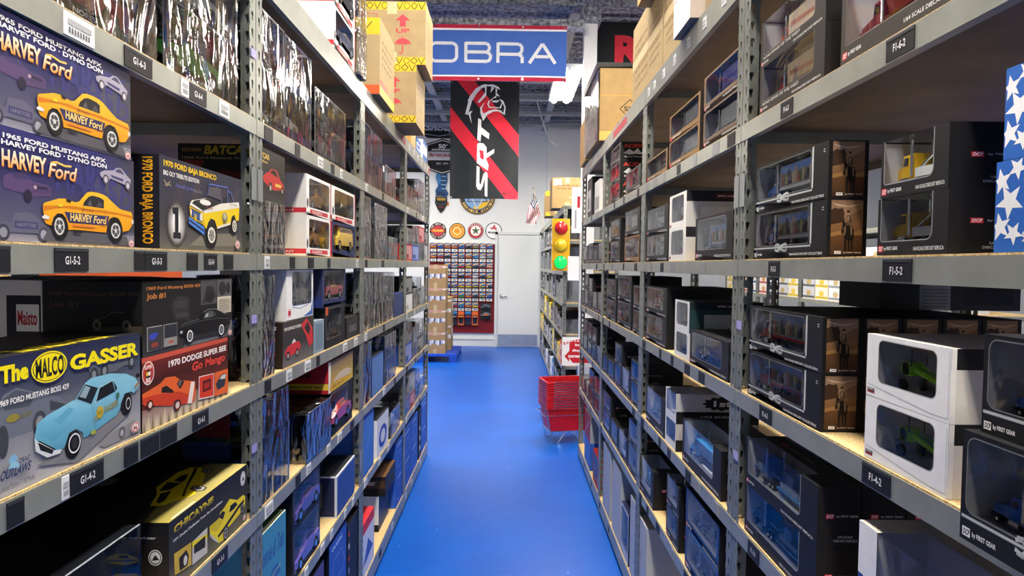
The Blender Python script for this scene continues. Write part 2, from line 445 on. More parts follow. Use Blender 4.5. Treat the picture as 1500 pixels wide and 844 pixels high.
def loc_of(side, Y, z=0.0, inset=0.0):
    """world place of a point on a row's aisle face (Y along the aisle), inset into the shelf"""
    return (XL - inset, Y, z) if side == 'L' else (XR + inset, Y, z)
CH = {'body': [(0.457,0.464),(0.573,0.464),(0.602,0.548),(0.642,0.554),(0.734,0.632),(0.851,0.503),(0.941,0.509),(0.976,0.446),(0.971,0.327),(0.952,0.271),(0.895,0.229),(0.722,0.181),(0.671,0.178),(0.64,0.049),(0.572,0.076),(0.506,0.2),(0.46,0.317)], 'deck': [(0.457,0.464),(0.573,0.464),(0.631,0.381),(0.553,0.282),(0.469,0.384)], 'st': [(0.562,0.204),(0.661,0.258),(0.862,0.396),(0.953,0.419),(0.957,0.377),(0.873,0.337),(0.671,0.201),(0.572,0.16)], 'w_r': [(0.573,0.487),(0.622,0.54),(0.668,0.482),(0.635,0.389)], 'w_s': [(0.723,0.415),(0.744,0.512),(0.818,0.504),(0.851,0.424),(0.796,0.401)], 'bmp': [(0.46,0.35),(0.553,0.148),(0.572,0.076),(0.506,0.196),(0.464,0.296)], 'in1': [(0.047,0.518),(0.233,0.475),(0.232,0.145),(0.053,0.212)], 'in1d': [(0.098,0.398),(0.175,0.429),(0.206,0.311),(0.189,0.187),(0.105,0.21)], 'in2': [(0.243,0.464),(0.425,0.487),(0.423,0.096),(0.242,0.123)], 'in2d': [(0.262,0.39),(0.398,0.386),(0.397,0.214),(0.262,0.265)], 'in2y': [(0.243,0.464),(0.424,0.389),(0.424,0.324),(0.243,0.371)], 'w1': (0.675,0.128,0.038,0.12), 'r1': (0.675,0.127,0.026,0.088), 'w2': (0.92,0.29,0.027,0.098), 'seal': (0.931,0.802,0.039,0.122), 't1': (0.051,0.786,0.457,0.111), 't2': (0.044,0.668,0.588,0.049), 'tcar': [(0.228,0.506),(0.402,0.629),(0.532,0.794),(0.672,0.806),(0.807,0.824),(0.91,0.753),(0.921,0.606),(0.815,0.424),(0.601,0.241),(0.421,0.153),(0.373,0.182),(0.317,0.265),(0.241,0.353)], 'tst': [(0.384,0.282),(0.476,0.359),(0.897,0.676),(0.921,0.653),(0.812,0.565),(0.5,0.353),(0.384,0.247)], 'tw1': [(0.648,0.688),(0.741,0.706),(0.783,0.641),(0.675,0.553),(0.622,0.553)], 'tw2': [(0.46,0.671),(0.619,0.747),(0.611,0.541),(0.487,0.559)], 'thood': [(0.291,0.5),(0.421,0.606),(0.474,0.518),(0.315,0.424),(0.262,0.429)], 'twh1': [(0.513,0.324),(0.569,0.318),(0.569,0.224),(0.534,0.106),(0.479,0.094),(0.46,0.182)], 'twh2': [(0.836,0.518),(0.876,0.506),(0.878,0.429),(0.844,0.353),(0.81,0.359),(0.796,0.424)], 'tt': [(0.013,0.035),(0.045,0.053),(0.143,0.024),(0.13,0.0)], 'tbk': [(0.265,0.912),(0.683,0.906)], 'tb': [(-0.003,0.553),(0.003,0.0),(0.981,-0.006),(0.974,0.506)], 'badge': (0.955, 0.1, 0.024, 0.05)}
# ================================================================== box builders
# a box lives in its own frame: x along the aisle face as one reads it, y into the shelf, z up
def box_thing(name, label, cat, side, ya, yb, z, inset=0.0, group=None):
    if side == 'L': loc = (XL - inset, ya, z); rz = PI / 2
    elif side == 'R': loc = (XR + inset, yb, z); rz = -PI / 2
    else: loc = side[0]; rz = side[1]
    return thing(name, label, cat, loc, rz, group)
def front_art(mb, L, H_): return Art(mb, (0, 0, 0), (1, 0, 0), (0, 0, 1), L, H_)
def left_art(mb, D, H_): return Art(mb, (0, D, 0), (0, -1, 0), (0, 0, 1), D, H_)
def right_art(mb, L, D, H_): return Art(mb, (L, 0, 0), (0, 1, 0), (0, 0, 1), D, H_)
def top_art(mb, L, D, H_): return Art(mb, (0, 0, H_), (1, 0, 0), (0, 1, 0), L, D)
def end_art(mb, side, L, D, H_): return left_art(mb, D, H_) if side == 'L' else right_art(mb, L, D, H_)
def card_body(t, L, D, H_, col, mat='printed_card', name='carton'):
    mb = MB(); e = 0.0012
    mb.box(0, 0, 0, L, D, H_, mat, col)
    return mb.build(name, t)
def red_badge(a, u, v, ru, rv):
    a.ell(u, v, ru, rv, 'f3ece6', 18); a.ring(u, v, ru * .92, rv * .92, .8, 'c23a40', 18)
    a.poly([(u - ru * .5, v - rv * .5), (u - ru * .2, v + rv * .5), (u + .0 * ru, v - rv * .2), (u + ru * .2, v + rv * .5), (u + ru * .5, v - rv * .5), (u + ru * .25, v - rv * .5), (u, v + rv * .05), (u - ru * .25, v - rv * .5)], 'c23a40')
def spokes(a, u, v, ru, rv, col, n=5):
    for i in range(n):
        t = 2 * PI * i / n + .3
        a.poly([(u + ru * .15 * math.cos(t + 1.5), v + rv * .15 * math.sin(t + 1.5)), (u + ru * .85 * math.cos(t - .14), v + rv * .85 * math.sin(t - .14)), (u + ru * .85 * math.cos(t + .14), v + rv * .85 * math.sin(t + .14)), (u + ru * .15 * math.cos(t - 1.5), v + rv * .15 * math.sin(t - 1.5))], col, a.k)
    a.k += 1
def wheel_art(a, w, r, tire='141416', rim='d9d9d6', dark='4a4a4e'):
    a.ell(*w, tire, 24); a.ell(*r, rim, 22); a.ell(r[0], r[1], r[2] * .78, r[3] * .78, dark, 20); spokes(a, *r, rim); a.ell(r[0], r[1], r[2] * .25, r[3] * .25, rim, 10)
def picture_box(label, cat, side, ya, yb, z, D, h, col, front=None, end=None, top=None, group=None, inset=0.0, name='toy_car_box'):
    L = yb - ya; t = box_thing(name, label, cat, side, ya, yb, z, inset, group)
    card_body(t, L, D, h, col)
    for fn, mk, nm in ((front, lambda m: front_art(m, L, h), 'front_print'), (end, lambda m: end_art(m, side if isinstance(side, str) else 'L', L, D, h), 'end_print'), (top, lambda m: top_art(m, L, D, h), 'top_print')):
        if fn:
            mb = MB(); fn(mk(mb))
            if mb.f: mb.build(nm, t)
    return t

# ---------------------------------------------- pictures printed on the near boxes
def art_harvey(a):
    a.vgrad(0, 0, 1, .17, '8f8e9c', '56556c'); a.vgrad(0, .17, 1, .55, '56556c', '2f2e5c'); a.vgrad(0, .55, 1, 1, '2f2e5c', '2a2a6c')
    a.poly([(.55, .17), (1, .17), (1, 1), (.8, 1)], [H('5c5b6c'), H('48474f'), H('3a3850'), H('2b2a62')])
    a.poly([(.3, 0), (1, 0), (1, .13), (.75, .11)], [H('b9b8be'), H('6f6e78'), H('8a8994'), H('e2e0e2')])
    a.text('HARVEY', .45, .5, .5, .38, '363674', .02); a.text('FORD', .62, .42, .36, .2, '3d3c70', .02)
    a.poly([(0.175,0.568),(0.205,0.598),(0.274,0.621),(0.321,0.56),(0.405,0.549),(0.423,0.525),(0.418,0.443),(0.32,0.418),(0.308,0.387),(0.287,0.375),(0.28,0.436),(0.218,0.447),(0.174,0.462)], '54406a')
    a.poly([(.205, .595), (.27, .617), (.31, .565), (.24, .56)], '3f3562'); a.poly([(.32, .545), (.41, .535), (.415, .47), (.325, .46)], '4d3a62'); a.rect(.335, .5, .4, .525, '2c2444'); a.ell(.295, .42, .022, .06, '231f38'); a.ell(.333, .51, .009, .018, 'b49aa6')
    a.poly([(0.143,0.138),(0.172,0.169),(0.209,0.161),(0.224,0.252),(0.295,0.272),(0.368,0.215),(0.411,0.148),(0.402,0.074),(0.367,0.041),(0.351,0.083),(0.208,0.08),(0.185,0.01),(0.142,0.006)], '5f5e74')
    a.rect(.225, .12, .345, .185, '3e3d68'); a.text('HARVEY FORD', .235, .135, .1, .035, '8a8592'); a.ell(.17, .075, .03, .075, '3a3a4a'); a.ell(.17, .075, .018, .045, '8d8d9c'); a.ell(.375, .075, .03, .075, '4a4a58'); a.ell(.375, .075, .018, .045, 'a4a4b0')
    a.poly([(0.733,0.783),(0.764,0.814),(0.833,0.838),(0.858,0.877),(0.894,0.881),(0.937,0.818),(0.971,0.776),(0.966,0.703),(0.943,0.67),(0.918,0.707),(0.809,0.742),(0.78,0.683),(0.758,0.726),(0.736,0.744)], 'a9a3b6')
    a.poly([(.845, .83), (.865, .865), (.89, .868), (.92, .815)], '4a4a66'); a.poly([(.81, .785), (.91, .765), (.905, .735), (.82, .757)], '45456f')
    for u, v in ((.775, .72), (.945, .7)): a.ell(u, v, .022, .055, '55505f'); a.ell(u, v, .013, .035, 'c9c4cc')
    for k, (s, y, h_, u, w) in enumerate((('1965 FORD MUSTANG A/FX', .896, .045, .171, .603), ('HARVEY FORD · DYNO DON', .836, .047, .163, .618))): a.text(s, u, y, w, h_, 'f4f2f0', .03)
    a.text('HARVEY', .166, .637, .228, .155, '7a3a14', .035); a.text('HARVEY', .164, .645, .228, .155, 'f0941e', .03, top='fff6d8')
    a.text('Ford', .404, .622, .161, .138, '7a3a14', .02, .25); a.text('Ford', .40, .63, .161, .138, 'f0941e', .015, .25, top='fff6d8'); a.line([(.42, .77), (.45, .785), (.5, .765), (.54, .775)], .003, 'f6c65a')
    a.poly([(.36, .02), (.95, .02), (.93, .12), (.4, .13)], '57555c')
    body = [(0.37,0.359),(0.378,0.378),(0.417,0.406),(0.462,0.439),(0.504,0.446),(0.533,0.433),(0.562,0.423),(0.586,0.438),(0.612,0.491),(0.638,0.542),(0.664,0.557),(0.707,0.56),(0.751,0.551),(0.779,0.533),(0.825,0.477),(0.879,0.42),(0.928,0.409),(0.969,0.403),(0.979,0.369),(0.981,0.298),(0.976,0.252),(0.946,0.186),(0.896,0.166),(0.886,0.265),(0.866,0.314),(0.83,0.325),(0.801,0.303),(0.781,0.249),(0.771,0.144),(0.704,0.143),(0.579,0.148),(0.516,0.14),(0.512,0.193),(0.503,0.252),(0.48,0.293),(0.452,0.291),(0.43,0.254),(0.418,0.193),(0.416,0.167),(0.385,0.181),(0.373,0.215),(0.375,0.259),(0.369,0.316)]
    a.poly(body, [mixc('e9980f', 'f6bd2c', min(1, max(0, (v - .14) / .4))) for u, v in body])
    a.poly([(.372, .35), (.47, .37), (.56, .385), (.62, .375), (.76, .38), (.85, .375), (.975, .36), (.978, .33), (.86, .35), (.76, .35), (.49, .35), (.44, .335), (.375, .3)], 'd27a14')
    a.poly([(0.609,0.401),(0.62,0.446),(0.648,0.5),(0.675,0.52),(0.729,0.512),(0.756,0.491),(0.754,0.402),(0.663,0.403)], '26232c'); a.poly([(.64, .41), (.66, .48), (.67, .41)], '5a5a62'); a.poly([(.7, .41), (.72, .47), (.745, .44), (.74, .41)], '4a4a52')
    a.poly([(0.492,0.315),(0.793,0.323),(0.777,0.22),(0.521,0.214)], '2b2a5c'); a.text('HARVEY', .528, .232, .143, .079, 'f3d27a', .03); a.text('Ford', .678, .23, .088, .08, 'f3d27a', .02, .25)
    a.text('DYNO', .60, .345, .08, .025, '6a4a3a'); a.rect(.455, .36, .48, .385, 'e6d21e'); a.text('A/FX', .73, .2, .035, .022, 'a03a1c'); a.rect(.54, .18, .69, .197, 'e07a3c')
    a.poly([(0.36,0.242),(0.377,0.267),(0.403,0.249),(0.399,0.227),(0.368,0.226)], 'e6e4e0'); a.poly([(.965, .31), (.985, .315), (.984, .27), (.97, .265)], 'e6dcd0'); a.poly([(0.497,0.44),(0.514,0.444),(0.535,0.429),(0.528,0.417),(0.509,0.423)], '1c1a20')
    a.line([(.613, .39), (.605, .3), (.6, .19)], .0008, 'a96a10'); a.line([(.76, .395), (.765, .3), (.775, .22)], .0008, 'a96a10')
    wheel_art(a, (0.464,0.155,0.048,0.12), (0.459,0.167,0.03,0.085)); wheel_art(a, (0.838,0.172,0.055,0.136), (0.838,0.172,0.036,0.086)); a.rect(.54, .115, .6, .145, '241f22')
    red_badge(a, 0.962, 0.041, 0.022, 0.045)

def art_bronco(a):
    a.vgrad(0, 0, 1, .28, '68655c', '3f3d42'); a.vgrad(0, .28, 1, .7, '3f3d42', '2e2e42'); a.vgrad(0, .7, 1, 1, '2e2e42', '22243c')
    a.poly([(.3, .05), (.95, .08), (.9, .25), (.45, .2)], '807a6c')
    for i in range(5): a.poly([(.1 + .17 * i, .45), (.22 + .17 * i, .85), (.28 + .17 * i, .85), (.2 + .17 * i, .45)], '3c3640')
    a.text('1970 FORD BAJA BRONCO', .039, .872, .588, .085, 'f2c812', .03); a.text('BIG OLY TRIBUTE EDITION', .036, .795, .376, .051, 'f2f2ee', .02)
    a.text('Parnelli Jones', .153, .675, .19, .06, '5a5aa4', .02, .2); a.text('RACING', .35, .68, .095, .035, '8a8890'); a.line([(.04, .74), (.07, .68), (.1, .74)], .003, '9a8c66'); a.line([(.05, .68), (.07, .71), (.11, .69)], .003, '8a8470')
    n = 28
    for i in range(n):
        t = 2 * PI * i / n; a.ell(.164 + .1 * math.cos(t), .279 + .245 * math.sin(t), .009, .018, '4e4a48', 8, a.k)
    a.k += 1; a.ell(.164, .279, .092, .23, '6e6a66', 30); a.ell(.164, .279, .08, .205, '9c9894', 28); a.ell(.164, .279, .062, .17, 'c4c1be', 26); a.ell(.16, .285, .045, .13, 'eceae6', 24)
    a.poly([(0.119,0.458),(0.181,0.474),(0.179,0.188),(0.204,0.19),(0.203,0.12),(0.126,0.118),(0.126,0.182),(0.143,0.191),(0.144,0.384),(0.122,0.395)], '1a1c26')
    for p in ([(0.778,0.795),(0.825,0.789),(0.872,0.661)], [(0.601,0.671),(0.635,0.817),(0.705,0.627)], [(0.51,0.675),(0.535,0.823),(0.778,0.842),(0.777,0.625)]): a.line(p, .0028, '5a70b8')
    a.poly([(0.518,0.681),(0.543,0.794),(0.688,0.806),(0.687,0.653)], '55525a'); a.poly([(.7, .63), (.72, .7), (.76, .7), (.77, .63)], '1d1b20')
    a.ell(.548, .194, .082, .168, '161618', 26); a.ell(0.859, 0.355, 0.058, 0.13, '161618', 22)
    a.poly([(0.442,0.468),(0.492,0.265),(0.517,0.351),(0.549,0.403),(0.599,0.387),(0.633,0.282),(0.814,0.358),(0.833,0.464),(0.872,0.505),(0.901,0.422),(0.941,0.437),(0.951,0.624),(0.469,0.454)], 'f0cf1a')
    a.poly([(0.446,0.484),(0.687,0.615),(0.941,0.684),(0.951,0.612),(0.469,0.451)], 'ece8da'); a.poly([(0.633,0.282),(0.814,0.362),(0.814,0.393),(0.637,0.315)], 'e6e2d2')
    a.poly([(0.293,0.513),(0.442,0.468),(0.492,0.265),(0.445,0.317),(0.303,0.381)], 'd9b416'); a.poly([(0.31,0.487),(0.425,0.446),(0.445,0.333),(0.317,0.39)], '2a3a66')
    for i in range(4): a.line([(.315 + .03 * i, .47 - .012 * i), (.32 + .03 * i, .40 - .015 * i)], .003, '6f8fd0')
    a.ell(.43, .4, .016, .05, 'e9e6da'); a.ell(.312, .44, .008, .035, 'e9e6da'); a.ell(.36, .38, .012, .05, 'd9b416')
    a.poly([(0.284,0.385),(0.468,0.281),(0.465,0.187),(0.288,0.304)], '4c7fd0'); a.line([(.29, .345), (.462, .235)], .004, '1d2c50')
    a.poly([(0.293,0.521),(0.318,0.578),(0.47,0.634),(0.502,0.633),(0.35,0.576),(0.321,0.543),(0.446,0.489),(0.442,0.465)], 'f2eee0'); a.poly([(0.321,0.546),(0.347,0.582),(0.486,0.633),(0.666,0.619),(0.446,0.481)], '211f1e'); a.ell(.478, .585, .068, .034, 'f0efe8')
    a.ell(0.732, 0.44, 0.036, 0.07, '8d8766', 16); a.ell(.732, .46, .02, .04, 'c4bc9a', 14); a.text('OLY', .71, .375, .045, .03, '3a3428'); a.text('Parnelli', .5, .515, .07, .03, 'b0483c'); a.text('FIRESTONE', .8, .62, .1, .02, '3a3634')
    a.ell(.552, .196, .049, .099, 'e6e2d6', 22); a.ell(.552, .196, .036, .074, '8f8a7c', 20); spokes(a, .552, .196, .045, .09, 'efece2'); a.ell(.868, .348, .033, .08, 'e6e2d6', 20); a.ell(.868, .348, .022, .056, '8f8a7c', 18); spokes(a, .868, .348, .03, .07, 'efece2')
    red_badge(a, 0.914, 0.102, 0.035, 0.06)
def art_bronco_end(a):
    a.rect(0, 0, 1, 1, '1a1a24'); a.poly([(.02, .6), (.2, .95), (.3, .9), (.18, .6)], '3a3430')
    a.text('1970 FORD BAJA BRONCO', .78, .97, .92 * a.h / a.w, .15 * a.w / a.h, 'e6a81a', .03, rot=-PI / 2); a.text('BIG OLY TRIBUTE EDITION', .60, .95, .60 * a.h / a.w, .11 * a.w / a.h, 'd9d9d6', .02, rot=-PI / 2)
    a.text('Parnelli Jones', .3, .72, .45 * a.h / a.w, .12 * a.w / a.h, '34346a', .02, rot=-PI / 2)

def art_malco(a):
    a.vgrad(0, 0, 1, .3, 'b3b2b4', '8d8f96'); a.vgrad(0, .3, 1, .68, '8d8f96', '474d60'); a.vgrad(0, .68, 1, 1, '474d60', '1e2444')
    a.poly([(0.147,0.645),(0.176,0.736),(0.234,0.765),(0.346,0.682),(0.458,0.603),(0.494,0.52),(0.388,0.486),(0.366,0.448),(0.322,0.406),(0.201,0.409),(0.172,0.38),(0.145,0.396)], '666c7a'); a.poly([(.17, .7), (.23, .75), (.32, .69), (.3, .6), (.18, .62)], '4a505e'); a.poly([(.4, .6), (.49, .53), (.48, .5), (.4, .52)], '3c414e'); a.ell(.345, .445, .036, .1, '3c3f48'); a.ell(.345, .445, .02, .06, '8a8c92'); a.ell(.17, .4, .025, .12, '3c3f48')
    a.ell(.215, .55, .03, .03, '8a8038'); a.text('GASSER', .235, .53, .07, .035, '857a3c', shear=.2)
    a.poly([(0.624,0.766),(0.651,0.829),(0.751,0.911),(0.875,0.927),(0.965,0.815),(0.956,0.707),(0.873,0.723),(0.81,0.686),(0.721,0.698),(0.65,0.7)], '5b606c'); a.poly([(.72, .86), (.78, .91), (.86, .91), (.88, .84)], '3a3e4a')
    for u, v in ((.66, .71), (.73, .72), (.93, .74)): a.ell(u, v, .026, .065, '33363f'); a.ell(u, v, .014, .036, '7f838c')
    a.poly([(0.687,0.086),(0.806,0.152),(0.869,0.158),(0.952,0.176),(1.0,0.04),(0.868,0.041),(0.821,0.038),(0.716,0.042)], '8a8a8c'); a.ell(.85, .1, .025, .06, '5a5a5e'); a.ell(.85, .1, .013, .03, 'aaa')
    a.poly([(.32, .13), (.55, .02), (.9, .25), (.9, .33)], '7c7c80')
    sh = '23285a'
    a.text('The', .164, .80, .132, .13, sh, .05); a.text('The', .158, .812, .132, .13, 'f2e014', .05)
    a.ell(.403, .855, .098, .125, sh, 28); a.ell(.398, .866, .096, .122, 'f2e014', 30); a.ring(.398, .866, .088, .11, .95, '1d1f2e', 30); a.text('MALCO', .324, .79, .15, .15, '15161f', .03)
    a.text('GASSER', .516, .775, .472, .13, sh, .045); a.text('GASSER', .51, .79, .472, .13, 'f2e014', .045)
    a.text('1969 FORD MUSTANG BOSS 429', .148, .654, .353, .045, 'efefec', .02)
    a.ell(.522, .18, .049, .117, '17181b', 26); a.ell(.883, .358, .044, .108, '17181b', 22)
    body = [(0.316,0.377),(0.328,0.451),(0.377,0.491),(0.518,0.544),(0.537,0.544),(0.599,0.66),(0.637,0.69),(0.764,0.686),(0.881,0.643),(0.955,0.577),(0.985,0.505),(0.974,0.469),(0.937,0.434),(0.924,0.459),(0.871,0.46),(0.842,0.385),(0.831,0.323),(0.807,0.286),(0.619,0.205),(0.586,0.197),(0.58,0.253),(0.541,0.3),(0.498,0.288),(0.473,0.191),(0.443,0.175),(0.369,0.195),(0.321,0.279),(0.311,0.333)]
    a.poly(body, [mixc('4f97b6', '86c3da', min(1, max(0, (v - .18) / .4))) for u, v in body])
    a.poly([(0.328,0.451),(0.377,0.491),(0.518,0.544),(0.635,0.449),(0.588,0.408),(0.492,0.317),(0.409,0.27),(0.332,0.361)], [H(c) for c in ('6fb4d0', '7dbfd8', '8cc9df', '7dbfd8', '6fb4d0', '5fa6c4', '4f97b6', '5fa6c4')])
    a.poly([(0.599,0.663),(0.637,0.69),(0.764,0.686),(0.881,0.643),(0.787,0.622),(0.684,0.591)], '7fbdd6'); a.poly([(.41, .43), (.5, .5), (.53, .47), (.45, .38)], '5fa6c4')
    a.poly([(0.546,0.549),(0.599,0.651),(0.68,0.588),(0.635,0.467)], '1c242c'); a.poly([(.56, .56), (.6, .64), (.63, .61), (.6, .53)], '8fa6b0')
    a.poly([(0.666,0.471),(0.691,0.58),(0.779,0.611),(0.798,0.509)], '161a20'); a.poly([(0.786,0.612),(0.813,0.536),(0.802,0.508)], '161a20'); a.line([(.66, .46), (.69, .59), (.785, .62)], .0012, 'b9d6e2')
    a.poly([(0.332,0.321),(0.42,0.205),(0.402,0.166),(0.342,0.227)], '121519'); a.poly([(0.311,0.356),(0.323,0.322),(0.414,0.197),(0.455,0.182),(0.443,0.155),(0.374,0.164),(0.315,0.248)], 'd9dcde'); a.poly([(.326, .31), (.41, .2), (.4, .175), (.34, .24)], '191c20')
    a.ell(.69, .37, .024, .055, 'b9a536'); a.text('MALCO', .675, .355, .03, .03, '2a2a20'); a.text('GASSER', .72, .35, .1, .055, '9a8a34', .02, rot=.12); a.text('The', .645, .31, .03, .04, '9a8a34', .02); a.rect(.63, .2, .66, .235, '9fa83a'); a.ell(.815, .465, .012, .03, '3f6f58'); a.poly([(.945, .5), (.975, .54), (.975, .51), (.95, .475)], 'a8743c'); a.rect(.955, .575, .985, .615, '16181c')
    a.line([(.64, .44), (.655, .3), (.66, .23)], .0008, '3f7f9c'); a.line([(.8, .5), (.815, .4), (.81, .3)], .0008, '3f7f9c')
    a.ring(.526, .19, .036, .083, .84, 'e9e9e6', 24); a.ell(.526, .19, .02, .05, '2c2d31'); a.ring(.892, .358, .02, .058, .75, 'b9bbbd', 20)
    red_badge(a, .944, .104, .033, .052)
    a.text('OUTLAWS', .143, .13, .14, .07, '2b3a66', .03, .3); a.text('DRAG', .23, .205, .05, .04, '2b3a66', .02, .3); a.ell(.205, .255, .02, .035, '7fb0d0'); a.poly([(.18, .2), (.2, .24), (.23, .22), (.235, .18)], '8fc0da'); a.text('Limited Edition 1:18 Model', .142, .047, .164, .042, '4a4a4e')
def art_malco_top(a):
    a.rect(0, 0, 1, 1, '17181d'); a.text('The MALCO GASSER', .3, .06, .55, .2, 'd9c81c', .03); a.text('GASSER', .1, .5, .4, .25, '3a3a1e', .02); a.poly([(.1, .3), (.9, .35), (.8, .5), (.2, .45)], '24252c')

def art_job(a):
    a.vgrad(0, 0, 1, .3, '3a3a3c', '1e1e20'); a.vgrad(0, .3, 1, 1, '1e1e20', '131314')
    a.poly([(.38, .0), (1, .02), (1, .28), (.5, .2)], '6a6a6a'); a.poly([(0.262,0.667),(0.337,0.786),(0.454,0.744),(0.453,0.39),(0.298,0.452)], '2c2c2e'); a.rect(.31, .46, .44, .52, '3e3e40'); a.rect(.3, .6, .42, .7, '3a3a3c')
    a.text('1969 Ford Mustang BOSS 429', .035, .875, .546, .062, 'b8743a', .03); a.text('Job #1', .034, .745, .175, .1, 'b8743a', .03)
    for k, (u0, v0, u1, v1, c) in enumerate(((.585, .6, .785, .99, '4c4c4e'), (.793, .7, .99, .99, '606062'), (.792, .42, .985, .7, 'cfc7b2'), (.035, .065, .172, .394, 'b9b9b4'), (.184, .07, .319, .394, '9c9c98'))): a.rect(u0, v0, u1, v1, c)
    a.poly([(.6, .62), (.66, .9), (.74, .88), (.78, .7)], '2a2a2c'); a.ell(.7, .72, .05, .1, '1c1c1e'); a.ell(.86, .84, .05, .12, '2e2e30'); a.ell(.94, .84, .03, .1, '242426')
    for i in range(7): a.rect(.81, .45 + .033 * i, .96, .46 + .033 * i, '8f8878')
    a.rect(.04, .075, .168, .385, '3a3a3e'); a.poly([(0.052,0.289),(0.104,0.311),(0.134,0.285),(0.096,0.215),(0.055,0.228)], '3a48b4'); a.rect(.07, .11, .13, .17, '8a3a34'); a.rect(.19, .08, .313, .2, '8c8c88'); a.rect(.19, .2, .313, .385, '2a2c36'); a.rect(.23, .12, .28, .15, 'c24a3a')
    a.poly([(.36, .1), (.9, .08), (.95, .17), (.45, .16)], '2a2a2a')
    a.poly([(0.35,0.308),(0.377,0.354),(0.453,0.376),(0.557,0.388),(0.606,0.482),(0.669,0.519),(0.762,0.51),(0.912,0.391),(0.964,0.333),(0.964,0.208),(0.88,0.173),(0.865,0.232),(0.83,0.262),(0.798,0.234),(0.781,0.149),(0.514,0.147),(0.497,0.227),(0.463,0.278),(0.422,0.261),(0.408,0.171),(0.369,0.182),(0.353,0.24)], '0a0a0c')
    a.line([(.606, .482), (.669, .519), (.762, .51), (.912, .391)], .0012, '8a8a8c'); a.line([(.36, .345), (.453, .374), (.557, .386)], .001, '7a7a7c'); a.line([(.355, .315), (.557, .36), (.77, .355), (.96, .31)], .0008, '6a6a6c')
    a.poly([(0.605,0.388),(0.635,0.462),(0.68,0.496),(0.738,0.476),(0.733,0.389)], '55575a'); a.poly([(.625, .4), (.64, .455), (.67, .46), (.665, .4)], 'a8aaac'); a.poly([(0.748,0.475),(0.767,0.406),(0.743,0.396)], '4a4a4c')
    a.rect(.345, .22, .37, .26, 'b9b9ba')
    for w, r in (((0.448,0.158,0.044,0.118), (0.45,0.158,0.034,0.09)), ((0.836,0.149,0.047,0.115), (0.838,0.148,0.035,0.088))): a.ell(*w, '0c0c0d'); a.ring(*r, .72, 'e6e6e4'); a.ell(r[0], r[1], r[2] * .5, r[3] * .5, '77777a')
    red_badge(a, .956, .069, .024, .05)
def art_job_end(a):
    a.rect(0, 0, 1, 1, '101010'); a.text('1969 Ford Mustang BOSS 429', .05, .8, .92, .07, '4a3222', .03); a.text('Job #1', .05, .64, .3, .1, '46301f', .03)
    a.poly([(.4, .3), (1, .28), (1, .42), (.6, .4)], '3a342c')
    a.poly([(.42, .45), (.5, .5), (.62, .52), (.7, .6), (.82, .6), (.95, .5), (.95, .42), (.45, .4)], '060606'); a.line([(.5, .5), (.62, .53), (.7, .605), (.82, .6)], .001, '555'); 
    for u in (.54, .84): a.ell(u, .43, .045, .07, '5c574e'); a.ell(u, .43, .02, .035, '14120f')
    a.poly([(.3, .1), (.42, .17), (.5, .27), (.7, .27), (.85, .17), (.95, .1)], '060606'); a.line([(.3, .1), (.42, .18), (.5, .28), (.7, .28), (.85, .18)], .0012, '555')
